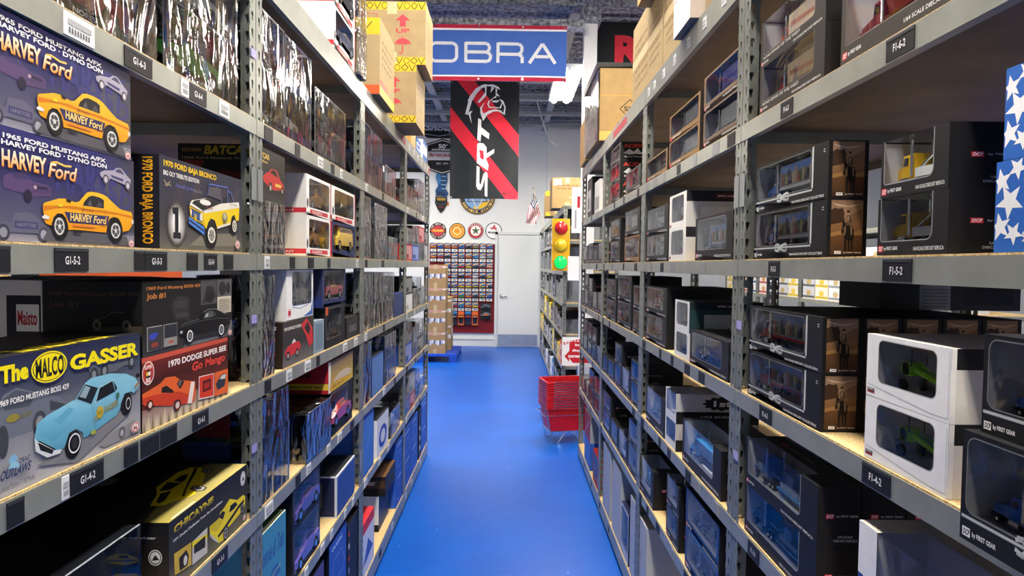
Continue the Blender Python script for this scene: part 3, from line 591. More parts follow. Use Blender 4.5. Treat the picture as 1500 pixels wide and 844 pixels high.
def art_mango(a):
    a.vgrad(0, 0, 1, .3, 'cdbcae', '8d6a5e'); a.vgrad(0, .3, 1, .62, '6a2e24', '4a1a14'); a.vgrad(0, .62, 1, .93, '3a1410', '6a241c'); a.rect(0, .93, 1, 1, 'c65240')
    for i in range(26): a.poly([(.04 * i, 0), (.04 * i + .015, .16 + .05 * ((i * 7) % 3)), (.04 * i + .03, 0)], 'd8c9a2' if i % 2 else '8a7a5c', a.k)
    a.k += 1
    a.text('1970 DODGE SUPER BEE', .256, .775, .72, .095, 'f4efe9', .03); a.text('Go Mango', .51, .57, .44, .17, 'd8463a', .03, .2)
    a.ell(.056, .784, .056, .159, 'efe4dc', 26); a.ell(.056, .784, .05, .143, 'b8382e', 24); a.ell(.056, .77, .026, .06, '2a1a16', 16); a.text('SUPER', .02, .84, .072, .05, 'f4efe9', .02); a.text('BEE', .035, .66, .042, .06, 'f4efe9', .02); a.ell(.046, .775, .012, .03, 'e6c23a'); a.ell(.066, .775, .012, .03, 'e8e2da')
    body = [(-0.0,0.527),(0.082,0.555),(0.169,0.591),(0.223,0.649),(0.318,0.625),(0.386,0.535),(0.544,0.447),(0.558,0.258),(0.536,0.131),(0.389,0.172),(0.375,0.226),(0.336,0.274),(0.302,0.261),(0.296,0.207),(0.106,0.316),(0.093,0.377),(0.064,0.408),(0.039,0.395),(0.033,0.351),(0.0,0.391)]
    a.poly(body, 'e0632e'); a.poly([(-0.0,0.474),(0.124,0.459),(0.366,0.38),(0.489,0.267),(0.536,0.131),(0.389,0.172),(0.375,0.226),(0.336,0.274),(0.302,0.261),(0.296,0.207),(0.106,0.316),(0.093,0.377),(0.064,0.408),(0.039,0.395),(0.033,0.351),(0.0,0.391)], 'c83f22')
    a.poly([(0.186,0.527),(0.232,0.53),(0.307,0.415),(0.297,0.394),(0.177,0.457)], '221a18'); a.poly([(0.337,0.506),(0.376,0.566),(0.423,0.496),(0.376,0.407)], '2c2624'); a.poly([(.35, .5), (.376, .55), (.395, .52), (.37, .45)], '7a6a60'); a.poly([(0.5,0.46),(0.546,0.438),(0.51,0.123),(0.457,0.153)], 'eee2d6')
    for w, r in (((0.068,0.348,0.03,0.066), (0.069,0.347,0.016,0.039)), ((0.342,0.192,0.04,0.08), (0.344,0.19,0.021,0.048))): a.ell(*w, '1c1716'); a.ring(*w[:2], w[2] * .75, w[3] * .75, .85, 'c84a34'); a.ell(*r, 'd9cfc4')
    a.poly([(0.593,0.495),(0.789,0.465),(0.788,0.079),(0.591,0.134)], 'efe6de'); a.poly([(0.6,0.48),(0.782,0.455),(0.781,0.1),(0.6,0.15)], 'd23c26'); a.rect(.64, .22, .75, .4, '5a1712'); a.rect(.66, .26, .73, .35, 'a82a1e')
    a.poly([(0.797,0.468),(0.993,0.454),(0.992,0.048),(0.795,0.081)], 'e0662e'); a.poly([(0.814,0.275),(0.891,0.39),(0.971,0.386),(0.944,0.182),(0.839,0.158)], '2e3440'); a.poly([(.87, .33), (.9, .38), (.965, .375), (.95, .3)], 'd6d2cc')

def art_chic(a):
    a.vgrad(0, 0, 1, .35, '6d6850', '4a4636'); a.vgrad(0, .35, 1, 1, '35332c', '1a1b22')
    a.text('CHICAYNE', CH['t1'][0], CH['t1'][1], CH['t1'][2], CH['t1'][3], '2c2a10', .04, top='e6d02a'); a.text('1971 Dodge Challenger Trans Am Streetfighter', *CH['t2'], 'efefe9', .02)
    a.poly(CH['body'], 'e8d21e'); a.poly(CH['deck'], 'd2bb16'); a.poly(CH['st'], '17171a'); a.poly(CH['w_r'], '25262a'); a.poly(CH['w_s'], '1b1c20'); a.poly(CH['bmp'], 'b9b9b2')
    a.ell(*CH['w1'], '141414'); a.ring(*CH['r1'], .8, 'c9c9c6'); spokes(a, *CH['r1'], '9a9a98'); a.ell(*CH['w2'], '141414'); a.ring(CH['w2'][0], CH['w2'][1], CH['w2'][2] * .7, CH['w2'][3] * .7, .8, 'b9b9b6')
    a.poly(CH['in1'], 'c8a83a'); a.poly(CH['in1d'], '2a241a'); a.poly(CH['in2'], 'c9c6bc'); a.poly(CH['in2y'], 'e6d21e'); a.poly(CH['in2d'], '26221a'); a.ell(CH['in1d'][1][0] - .01, CH['in1d'][1][1] - .14, .02, .07, 'd9d4c4')
    red_badge(a, *CH['badge']); u, v, ru, rv = CH['seal']; a.ell(u, v, ru, rv, 'e9e9e6', 22); a.ring(u, v, ru * .85, rv * .85, .9, '2a2a2a'); a.poly([(u - ru * .4, v - rv * .4), (u, v + rv * .5), (u + ru * .5, v - rv * .3)], '2a2a2a')
def art_chic_top(a):
    a.rect(0, 0, 1, 1, '1b1a14'); a.poly([(0, 0), (1, 0), (1, .62), (.62, .6), (0, .3)], [H(c) for c in ('9a8c42', 'b9ac6c', '6d6638', '4a4526', '6a602e')])
    a.poly(CH['tcar'], 'e9d31c'); a.poly(CH['tst'], '151517'); a.poly(CH['tw1'], '1b1c20'); a.poly(CH['tw2'], '23252a'); a.poly(CH['thood'], '17171a')
    for w in ('twh1', 'twh2'):
        p = CH[w]; a.poly(p, '161616'); cu = sum(q[0] for q in p) / len(p); cv = sum(q[1] for q in p) / len(p); a.poly([(cu + (u - cu) * .72, cv + (v - cv) * .72) for u, v in p], 'b9b9b6'); a.poly([(cu + (u - cu) * .45, cv + (v - cv) * .45) for u, v in p], '3a3a3a')
    a.rect(.05, .015, .3, .04, 'e6e2c8')
def art_chic_end(a):
    a.vgrad(0, 0, 1, 1, '2e2a22', '15151a'); a.text('1971 Streetfighter', .25, .76, .6, .05, 'd9d9d0', .02); a.ell(.84, .52, .08, .11, 'd9d9d2', 18); a.ring(.84, .52, .07, .095, .85, '2a2a2a', 18); a.poly([(.8, .48), (.84, .56), (.89, .49)], '2a2a2a')
    for u, v, s in ((.45, .45, .2), (.5, .08, .36)):
        a.poly([(u - s, v), (u - s * .9, v + s * .35), (u - s * .3, v + s * .6), (u + s * .3, v + s * .62), (u + s, v + s * .3), (u + s, v + .02), (u + s * .2, v - .04)], 'e2c91c'); a.poly([(u - s * .25, v + s * .3), (u - s * .1, v + s * .52), (u + s * .35, v + s * .5), (u + s * .4, v + s * .3)], '20201c'); a.poly([(u - s * .9, v + s * .15), (u + s * .9, v + s * .2), (u + s * .9, v + s * .1), (u - s * .9, v + s * .05)], '20201c')
def art_batcar(a):
    a.rect(0, 0, 1, 1, '0f0e0f'); a.text('RICE & HOLMAN', .05, .85, .25, .07, '8a6a2c', .02); a.text('BATCAR', .33, .8, .6, .17, 'a98f1c', .04, .2); a.text('1968 Ford Mustang A/FX', .05, .7, .85, .06, '8a7a4a', .02)
    a.poly([(.05, .7), (.1, .5), (.18, .62), (.25, .48), (.34, .68)], '6a1a14'); a.poly([(.4, .42), (.6, .56), (.8, .56), (1, .45), (1, .3), (.42, .3)], '4a1512'); a.poly([(.55, .5), (.64, .55), (.78, .55), (.84, .48)], '151010'); a.ell(.62, .31, .06, .09, '101010'); a.ell(.62, .31, .035, .055, '6a625a')
    a.poly([(.3, .1), (.6, .24), (.9, .2), (1, .1)], '3a1412')
def art_redcars(a):
    a.vgrad(0, 0, 1, .5, '6a6866', '2e2c2c'); a.vgrad(0, .5, 1, 1, '2e2c2c', '3c3836')
    a.text('1970 CHEVROLET CHEVELLE', .04, .8, .55, .07, 'e9e6e0', .03); a.poly([(.05, .35), (.15, .45), (.35, .5), (.5, .48), (.55, .38), (.5, .25), (.1, .2)], 'c83038'); a.poly([(.25, .48), (.33, .58), (.4, .5)], 'd9d4ce')
    for u in (.15, .43): a.ell(u, .24, .05, .1, '161414'); a.ell(u, .24, .025, .05, 'b9b4b0')
    a.poly([(.55, .85), (.75, .97), (.95, .7), (.98, .35), (.85, .25), (.78, .4), (.7, .6)], 'c83038'); a.poly([(.66, .75), (.78, .88), (.88, .7), (.82, .55)], '25211f')
def art_redcars_end(a):
    a.rect(0, 0, 1, 1, '2a211c'); a.text('CHEVELLE SS', .05, .83, .85, .08, 'e9e6e0', .03, .2)
    for v in (.6, .3): a.poly([(.1, v), (.3, v + .12), (.7, v + .13), (.9, v + .03), (.85, v - .08), (.15, v - .08)], 'b92a32'); a.ell(.3, v - .06, .09, .06, '161212'); a.ell(.7, v - .06, .09, .06, '161212')
    red_badge(a, .35, .08, .15, .06)
def art_bandit(a):
    a.rect(0, 0, 1, 1, '23211f'); a.vgrad(0, 0, 1, .3, '3c3a38', '23211f'); a.text('BATCAR', -.0 + .01, .8, .43, .11, 'c9a63a', .04); a.text('1968 Ford Mustang', .02, .71, .36, .055, 'd9b84a', .02); a.rect(0, .55, .04, .75, 'c23a30')
    a.poly([(.22, .45), (.3, .52), (.42, .58), (.5, .66), (.7, .66), (.82, .5), (.95, .42), (.96, .3), (.6, .24), (.45, .26), (.24, .36)], 'b8302c'); a.poly([(.46, .57), (.53, .64), (.67, .64), (.74, .52)], '1d1a19'); a.rect(.64, .33, .86, .39, 'd9b84a')
    for u, s in ((.47, .06), (.9, .045), (.15, .07)): a.ell(u, .27, s, s * 1.9, '151413'); a.ell(u, .27, s * .5, s, 'b9b6b2')
# ================================================================== model vehicles (shared meshes)
_car = {}
def car_mesh(col, kind='coupe', stripe=None, L=0.26):
    """scale model car, nose towards -x, standing on z=0, centred on y=0"""
    key = (col, kind, stripe, L)
    if key in _car: return _car[key]
    mb = MB(); W = .098 * L / .26; s = L / .26
    prof = {'coupe': [(-.13, .022), (-.128, .045), (-.06, .055), (-.045, .056), (-.005, .083), (.05, .083), (.095, .06), (.125, .058), (.13, .03), (.128, .02)],
            'sedan': [(-.13, .022), (-.127, .043), (-.06, .052), (-.03, .08), (.05, .081), (.08, .058), (.127, .054), (.13, .03), (.128, .02)],
            'pickup': [(-.13, .024), (-.128, .058), (-.06, .064), (-.045, .098), (.02, .098), (.028, .066), (.13, .064), (.13, .035), (.128, .024)],
            'van': [(-.13, .024), (-.128, .05), (-.1, .06), (-.07, .1), (.125, .1), (.13, .06), (.128, .024)]}[kind]
    # body: rings across the width narrowing at the glass height
    def ring(y, top):
        return [(x * s, y, (z if z < .058 else .058 + (z - .058) * top) * s) for x, z in prof]
    ys = [(-W / 2, 0.0), (-W / 2 * .97, .35), (-W / 2 * .78, 1.0), (W / 2 * .78, 1.0), (W / 2 * .97, .35), (W / 2, 0.0)]
    R = [ring(y, t) for y, t in ys]; n = len(prof)
    M = 'gloss_paint'
    for a, b in zip(R, R[1:]):
        for i in range(n - 1): mb.poly([a[i], b[i], b[i + 1], a[i + 1]], M, stripe if stripe and a is R[2] and abs(a[0][1]) < W else col)
    mb.poly(R[0][::-1], M, col); mb.poly(R[-1], M, col)
    # glass
    tops = [p for p in prof if p[1] > .075]; x0, x1 = tops[0][0], tops[-1][0]; zt = tops[0][1] - .004
    for sg in (-1, 1):
        y = sg * W / 2 * .90; y2 = sg * W / 2 * .985
        q = [((x0 - .012) * s, y2, .060 * s), ((x1 + .014) * s, y2, .060 * s), (x1 * s - .002, y, zt * s), (x0 * s + .004, y, zt * s)]
        mb.poly(q if sg < 0 else q[::-1], M, '16191d')
    i0 = prof.index(tops[0]); a, b = prof[i0 - 1], prof[i0]
    mb.poly([((a[0] + .004) * s, -W * .36, (a[1] + .006) * s), ((b[0] - .001) * s, -W * .34, (b[1] + .0005) * s), ((b[0] - .001) * s, W * .34, (b[1] + .0005) * s), ((a[0] + .004) * s, W * .36, (a[1] + .006) * s)], M, '1b1f24')
    # bumpers, lamps
    mb.box(-.133 * s, -W * .46, .022 * s, -.126 * s, W * .46, .031 * s, 'chrome', 'dadada'); mb.box(.126 * s, -W * .46, .026 * s, .133 * s, W * .46, .034 * s, 'chrome', 'dadada')
    for sg in (-1, 1): mb.cyl((-.131 * s, sg * W * .36, .041 * s), (-.126 * s, sg * W * .36, .041 * s), .008 * s, .008 * s, 'chrome', 'f2f2f2', 8)
    for x in (-.083, .083):
        for sg in (-1, 1):
            mb.cyl((x * s, sg * W * .30, .0225 * s), (x * s, sg * W * .505, .0225 * s), .0225 * s, .0225 * s, 'rubber', '141414', 14)
            mb.cyl((x * s, sg * W * .50, .0225 * s), (x * s, sg * W * .512, .0225 * s), .014 * s, .012 * s, 'chrome', 'd4d4d4', 10)
    _car[key] = mb.mesh('model_car'); return _car[key]
_trk = {}
def truck_mesh(cab, load='box', lcol='b8bcc2', frame='1b1b1e', L=0.31):
    """scale model lorry, nose towards -x, centred on y=0 and x=0"""
    key = (cab, load, lcol, L)
    if key in _trk: return _trk[key]
    mb = MB(); s = L / .31; M = 'gloss_paint'; W = .036
    def B(x0, y0, z0, x1, y1, z1, m, c): mb.box(x0 * s, y0 * s, z0 * s, x1 * s, y1 * s, z1 * s, m, c)
    short = load in ('tow', 'mixer')
    ox = -.155 if not short else -.155
    # tractor
    B(ox, -.008, .012, ox + .13, .008, .018, 'satin_plastic', frame)
    mb.hexa([tuple(v * s for v in p) for p in ((ox + .006, -.013, .018), (ox + .05, -.016, .018), (ox + .05, .016, .018), (ox + .006, .013, .018), (ox + .008, -.012, .037), (ox + .05, -.015, .043), (ox + .05, .015, .043), (ox + .008, .012, .037))], M, cab)   # hood
    B(ox + .003, -.012, .018, ox + .007, .012, .036, 'chrome', 'dedede')                                     # grille
    B(ox - .001, -.018, .010, ox + .004, .018, .017, 'chrome', 'dedede')                                     # bumper
    mb.hexa([tuple(v * s for v in p) for p in ((ox + .05, -.018, .016), (ox + .092, -.018, .016), (ox + .092, .018, .016), (ox + .05, .018, .016), (ox + .056, -.017, .064), (ox + .092, -.017, .066), (ox + .092, .017, .066), (ox + .056, .017, .064))], M, cab)
    for sg in (-1, 1):
        mb.poly([(v[0] * s, sg * v[1] * s, v[2] * s) for v in ((ox + .056, .0183, .044), (ox + .072, .0183, .044), (ox + .072, .0175, .060), (ox + .059, .0175, .060))][::sg], M, '15181c')
        mb.cyl((( ox + .088) * s, sg * .021 * s, .02 * s), ((ox + .088) * s, sg * .021 * s, .092 * s), .003 * s, .003 * s, 'chrome', 'e6e6e6', 8)   # stacks
        mb.cyl(((ox + .058) * s, sg * .019 * s, .014 * s), ((ox + .082) * s, sg * .019 * s, .014 * s), .007 * s, .007 * s, 'chrome', 'e2e2e2', 8)    # tanks
        B(ox + .008, sg * .013 - .004, .022, ox + .034, sg * .013 + .004, .027, M, cab)                         # mudguards
    mb.poly([(v[0] * s, v[1] * s, v[2] * s) for v in ((ox + .0515, .015, .046), (ox + .0515, -.015, .046), (ox + .0550, -.014, .061), (ox + .0550, .014, .061))], M, '1b2026')
    wh = [ox + .022, ox + .105, ox + .123]
    if load == 'box':
        B(-.055, -.019, .026, .155, .019, .088, M, lcol); B(-.055, -.0195, .026, .155, .0195, .031, 'chrome', 'c9c9c9'); wh += [.12, .138]
        mb.poly([(v[0] * s, v[1] * s, v[2] * s) for v in ((-.04, -.0192, .052), (.14, -.0192, .042), (.14, -.0192, .052), (-.04, -.0192, .066))], M, mixc(lcol, cab, .6))
    elif load == 'mural':
        B(-.055, -.019, .032, .155, .019, .09, M, 'b9bcc2'); B(-.055, -.0195, .026, .155, .0195, .033, M, lcol); wh += [.12, .138]
        rr = random.Random(9); F_ = lambda x, z: (x * s, -.0194 * s, z * s)
        mb.poly([F_(-.05, .036), F_(.15, .036), F_(.15, .068), F_(-.05, .068)], 'printed_card', '8a7a68'); mb.poly([F_(-.05, .068), F_(.15, .068), F_(.15, .088), F_(-.05, .088)], 'printed_card', '6f8fd0')
        for i in range(14):
            x = -.048 + .0135 * i; q = .05 + .028 * rr.random(); F2 = lambda x, z: (x * s, -.0196 * s, z * s)
            mb.poly([F2(x, .038), F2(x + .012, .038), F2(x + .015, q), F2(x + .005, q + .006), F2(x - .002, q - .004)], 'printed_card', ['a8604c', 'c9bca8', '4a5668', '66705a', 'b89c88', '3c3a40', 'b0a468'][(i * 3) % 7])
    elif load == 'flat':
        B(-.055, -.019, .026, .155, .019, .031, M, lcol); B(-.05, -.008, .018, .15, .008, .026, M, lcol); wh += [.12, .138]
        for i in range(4): mb.cyl(((-.03 + .045 * i) * s, 0, .043 * s), ((.0 + .045 * i) * s, 0, .043 * s), .012 * s, .012 * s, 'satin_plastic', 'b9b6ae', 10)
    elif load == 'lowboy':
        B(-.055, -.014, .032, -.01, .014, .038, M, lcol); B(-.012, -.02, .012, .11, .02, .017, M, lcol); B(.108, -.014, .014, .155, .014, .03, M, lcol); wh += [.122, .14]
        B(.0, -.016, .019, .09, .016, .032, M, mixc(lcol, 'ffffff', .25)); B(.02, -.012, .032, .055, .012, .056, M, mixc(lcol, 'ffffff', .12))
    elif load == 'tank':
        mb.cyl((-.055 * s, 0, .052 * s), (.152 * s, 0, .052 * s), .02 * s, .02 * s, 'chrome', lcol, 16); B(-.05, -.006, .02, .15, .006, .032, M, frame); wh += [.12, .138]
    elif load == 'dump':
        mb.hexa([tuple(v * s for v in p) for p in ((-.058, -.014, .030), (.15, -.014, .030), (.15, .014, .030), (-.058, .014, .030), (-.062, -.021, .072), (.155, -.021, .072), (.155, .021, .072), (-.062, .021, .072))], M, lcol); wh += [.12, .138]
    elif load == 'tow':
        B(ox + .094, -.018, .018, ox + .16, .018, .036, M, lcol)
        for sg in (-1, 1): mb.tube([((ox + .10) * s, sg * .012 * s, .036 * s), ((ox + .165) * s, sg * .006 * s, .078 * s)], .003 * s, 'chrome', 'd9d9d9', 8)
        mb.tube([((ox + .165) * s, 0, .078 * s), ((ox + .165) * s, 0, .04 * s)], .001 * s, 'satin_plastic', '333'); wh += [ox + .14]
    elif load == 'mixer':
        mb.cyl(((ox + .098) * s, 0, .05 * s), ((ox + .13) * s, 0, .058 * s), .016 * s, .027 * s, M, lcol, 14); mb.cyl(((ox + .13) * s, 0, .058 * s), ((ox + .175) * s, 0, .07 * s), .027 * s, .011 * s, M, lcol, 14); wh += [ox + .14]
    for x in wh:
        for sg in (-1, 1):
            mb.cyl((x * s, sg * .010 * s, .0085 * s), (x * s, sg * .0195 * s, .0085 * s), .0085 * s, .0085 * s, 'rubber', '131313', 10)
            mb.cyl((x * s, sg * .0185 * s, .0085 * s), (x * s, sg * .0205 * s, .0085 * s), .0045 * s, .004 * s, 'chrome', 'e0e0e0', 8)
    _trk[key] = mb.mesh('model_truck'); return _trk[key]
_plow = {}
def auger_mesh(col='a6f01e'):
    """green farm auger with a wire guard and brown top board"""
    if col in _plow: return _plow[col]
    mb = MB(); M = 'gloss_paint'
    mb.tube([(-.05, 0, .045), (.085, 0, .016)], .006, M, col, 8); mb.tube([(-.05, .012, .05), (.085, .012, .02)], .003, M, col, 6)
    mb.cyl((-.05, -.014, .042), (-.05, .014, .042), .014, .014, M, col, 14); mb.box(-.06, -.014, .03, -.035, .014, .056, M, col)
    mb.tube([(.03, 0, .07), (.085, 0, .05)], .004, M, col, 6)
    for y in (-.015, .015):
        mb.tube([(-.03, y, .05), (-.03, y, .082), (.045, y, .082), (.045, y, .045)], .0016, 'satin_plastic', '2a2a2a', 6)
    mb.box(-.022, -.017, .081, .04, .017, .086, 'printed_card', '7a4a30')
    for x in (-.045, .06): 
        for y in (-.02, .02): mb.cyl((x, y - .003, .012), (x, y + .003, .012), .012, .012, 'rubber', '151515', 12)
    mb.tube([(-.09, 0, .02), (-.05, 0, .03)], .003, 'chrome', 'd0d0d0', 6)
    _plow[col] = mb.mesh('model_auger'); return _plow[col]

# ------------------------------------------------------------------ window boxes
def rrect(x0, z0, x1, z1, r, n=4, corners=(1, 1, 1, 1)):
    """rounded rectangle, counter clockwise from lower left; corners: ll, lr, ur, ul"""
    P = []
    for i, (cx, cz, a0) in enumerate(((x0, z0, PI), (x1, z0, 1.5 * PI), (x1, z1, 0), (x0, z1, .5 * PI))):
        q = r * corners[i]; ix = cx + (q if i in (0, 3) else -q); iz = cz + (q if i in (0, 1) else -q)
        if q == 0: P.append((cx, cz)); continue
        for j in range(n + 1):
            a = a0 + .5 * PI * j / n; P.append((ix + q * math.cos(a), iz + q * math.sin(a)))
    return P
def frame_faces(mb, L, h, hole, mat, col, y=0.0):
    """front panel L x h with a hole: quads from hole points to the outer rectangle"""
    n = len(hole); cx = sum(p[0] for p in hole) / n; cz = sum(p[1] for p in hole) / n
    def out(px, pz):
        dx, dz = px - cx, pz - cz; t = 1e9
        if dx > 1e-9: t = min(t, (L - cx) / dx)
        if dx < -1e-9: t = min(t, (0 - cx) / dx)
        if dz > 1e-9: t = min(t, (h - cz) / dz)
        if dz < -1e-9: t = min(t, (0 - cz) / dz)
        return (cx + dx * t, cz + dz * t)
    O = [out(*p) for p in hole]
    for i in range(n):
        j = (i + 1) % n; A, B = O[i], O[j]; pts = [A, B, hole[j], hole[i]]
        if abs(A[0] - B[0]) > 1e-6 and abs(A[1] - B[1]) > 1e-6:
            kx = L if max(A[0], B[0]) > L - 1e-6 else 0; kz = h if max(A[1], B[1]) > h - 1e-6 else 0
            pts = [A, (kx, kz), B, hole[j], hole[i]]
        mb.poly([(p[0], y, p[1]) for p in pts], mat, col)
def window_box(label, side, ya, yb, z, D, h, col='17181c', inner='3a3842', style='front', model=None, msc=1.0, front=None, end=None, top=None, win=None, group=None,
               inset=0.0, edge='8d8d90', name='model_truck_box', moff=0.0, mrot=0, backcard=None, mz=0.0):
    """card box with a clear window; style: front (window in the face), wrap (window runs over the upper edge), inner: colour of the insert"""
    L = yb - ya; t = box_thing(name, label, 'toy box', side, ya, yb, z, inset, group); near_right = side != 'L'
    mb = MB(); M = 'printed_card'; w = win or (.03, .22, .80, .95)      # window as fractions u0,v0,u1,v1
    u0, v0, u1, v1 = w[0] * L, w[1] * h, w[2] * L, w[3] * h
    c = col if isinstance(col, dict) else {'*': col}; inner = mixc(inner, 'dcd9dc', .85); di = min(D, .088 if model is None or 'car' not in model.name else .105)
    cf = c.get('front', c['*'] if '*' in c else 'fff'); ct = c.get('top', cf); ce = c.get('end', cf)
    mb.box(0, 0, 0, L, D, h, M, dict(left=ce, right=ce, back=cf, bottom=cf, top=ct), skip=('front',) + (('top',) if style == 'wrap' else ()))
    if style == 'wrap':
        v1 = h; d = min(.45 * D, di - .004)
        hole = rrect(u0, v0, u1, h, .012, corners=(.4, 1, 0, 0))
        # face around three sides
        lo = [p for p in hole if p[1] < h - 1e-6]
        mb.poly([(0, 0, 0), (L, 0, 0), (L, 0, h), (u1, 0, h)] + [(p[0], 0, p[1]) for p in lo[::-1]] + [(u0, 0, h), (0, 0, h)], M, cf)
        mb.poly([(0, 0, h), (u0, 0, h), (u0, d, h), (u1, d, h), (u1, 0, h), (L, 0, h), (L, D, h), (0, D, h)], M, ct)
    else:
        hole = rrect(u0, v0, u1, v1, min(.012, .12 * h)); frame_faces(mb, L, h, hole, M, cf)
    mb.build('carton', t)
    # insert: floor, back, sides seen through the window
    mb = MB(); k = .002
    mb.poly([(k, di - k, k), (L - k, di - k, k), (L - k, di - k, h - k), (k, di - k, h - k)], 'satin_plastic', inner)
    zf = max(v0 - .008, .004)
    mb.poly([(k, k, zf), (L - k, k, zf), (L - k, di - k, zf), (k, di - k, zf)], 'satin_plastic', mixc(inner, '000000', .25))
    xr = min(u1 + .004, L - k)
    mb.poly([(xr, k, k), (xr, di - k, k), (xr, di - k, h - k), (xr, k, h - k)], 'satin_plastic', inner); mb.poly([(max(u0 - .004, k), di - k, k), (max(u0 - .004, k), k, k), (max(u0 - .004, k), k, h - k), (max(u0 - .004, k), di - k, h - k)], 'satin_plastic', inner)
    if backcard: backcard(Art(mb, (u0, di - .006, zf), (1, 0, 0), (0, 0, 1), u1 - u0, h - zf - .006))
    mb.build('insert', t)
    if model:
        o = bpy.data.objects.new(model.name.split('.')[0], model); C.objects.link(o); o.parent = t
        o.location = ((u0 + u1) / 2 + moff, di * .42, zf + .001 + mz); o.scale = (msc,) * 3; o.rotation_euler = (0, 0, mrot)
    mb = MB(); e = .0006
    if style == 'wrap':
        mb.poly([(p[0], e, p[1]) for p in hole], 'clear_window'); mb.poly([(u0, 0, h - e), (u1, 0, h - e), (u1, d, h - e), (u0, d, h - e)], 'clear_window')
    else: mb.poly([(p[0], e, p[1]) for p in hole], 'clear_window')
    mb.build('clear_window', t)
    mb = MB(); a = front_art(mb, L, h)
    hp = [(p[0] / L, p[1] / h) for p in hole]
    if style == 'wrap': hp = [q for q in hp if True]; i = max(range(len(hp)), key=lambda j: (hp[j][1], -hp[j][0])); hp = hp[i:] + hp[:i]; a.line(hp if hp[0][0] < .5 else hp[::-1], .0018, edge)
    elif edge: a.line(hp + hp[:1], .0016, edge)
    if front: front(a)
    mb.build('front_print', t)
    for fn, mk, nm in ((end, lambda m: end_art(m, side if isinstance(side, str) else 'L', L, D, h), 'end_print'), (top, lambda m: top_art(m, L, D, h), 'top_print')):
        if fn:
            mb = MB(); fn(mk(mb)); mb.build(nm, t)
    return t

def p_dcp(a, txt='1/64 SCALE DIECAST REPLICA', logo='d23a44', logo_t='DCP', v=.055, s=1.0, rope=False):
    h = .085 * s; w = h * a.h / a.w
    a.rect(.02, v, .02 + 1.35 * w, v + h * 1.15, logo if not rope else 'e8e8e6'); a.text(logo_t, .02 + .15 * w, v + .2 * h, 1.05 * w, .75 * h, 'f2f2f2' if not rope else '17181c', .03, .15)
    a.text('by FIRST GEAR', .02 + 1.7 * w, v + .15 * h, 3.9 * w, .8 * h, 'dededc', .03); a.text(txt, .56, v + .12 * h, .40, .62 * h, 'dededc', .02)
def p_dcp_end(a):
    f = min(1.0, .10 / a.w); g = lambda u: .08 + u * f
    a.rect(0, 0, 1, 1, '19181a'); a.rect(g(.12), .47, g(.30), .55, 'd23a44'); a.text('DCP', g(.14), .485, .14 * f, .05, 'f2f2f2', .03, .2); a.text('by FIRST GEAR', g(.36), .488, .5 * f, .042, 'cfcfcd', .02)
    a.text('1/64 SCALE', g(.4), .15, .34 * f, .04, 'bdbdbb', .02); a.text('DIECAST REPLICA', g(.3), .085, .56 * f, .04, 'bdbdbb', .02)
def p_rope(a, win):
    u0, v0, u1, v1 = win
    # twisted rope border on two sides and a knot under the window
    n = 46
    for i in range(n):
        v = v0 - .02 + (1.0 - v0) * i / n; a.poly([(u1 + .012, v), (u1 + .03, v + .014), (u1 + .03, v + .03), (u1 + .012, v + .016)], 'c9cccb', a.k)
    a.k += 1; a.line([(.01, v0 - .045), (u1 + .02, v0 - .045)], .0042, '9a9d9c'); a.line([(.01, v0 - .045), (u1 + .02, v0 - .045)], .0015, 'c9cccb')
    c = .43
    for sg in (-1, 1): a.line([(c - .07, v0 - .05 + sg * .06), (c - .03, v0 - .05 + sg * .07), (c + .03, v0 - .05 - sg * .05), (c + .07, v0 - .05 - sg * .07), (c + .09, v0 - .05 - sg * .03)], .0055, 'a9acab'); a.line([(c + .07, v0 - .05 + sg * .07), (c + .02, v0 - .05 + sg * .05), (c - .04, v0 - .05 - sg * .06), (c - .08, v0 - .05 - sg * .04)], .0045, 'c2c5c4')
    p_dcp(a, '1/64 SCALE DIECAST COLLECTIBLE', v=.04, s=.85, rope=True)
    a.rect(.945, .86, .965, .875, 'd9d9d9'); a.rect(.945, .82, .965, .835, 'd9d9d9')
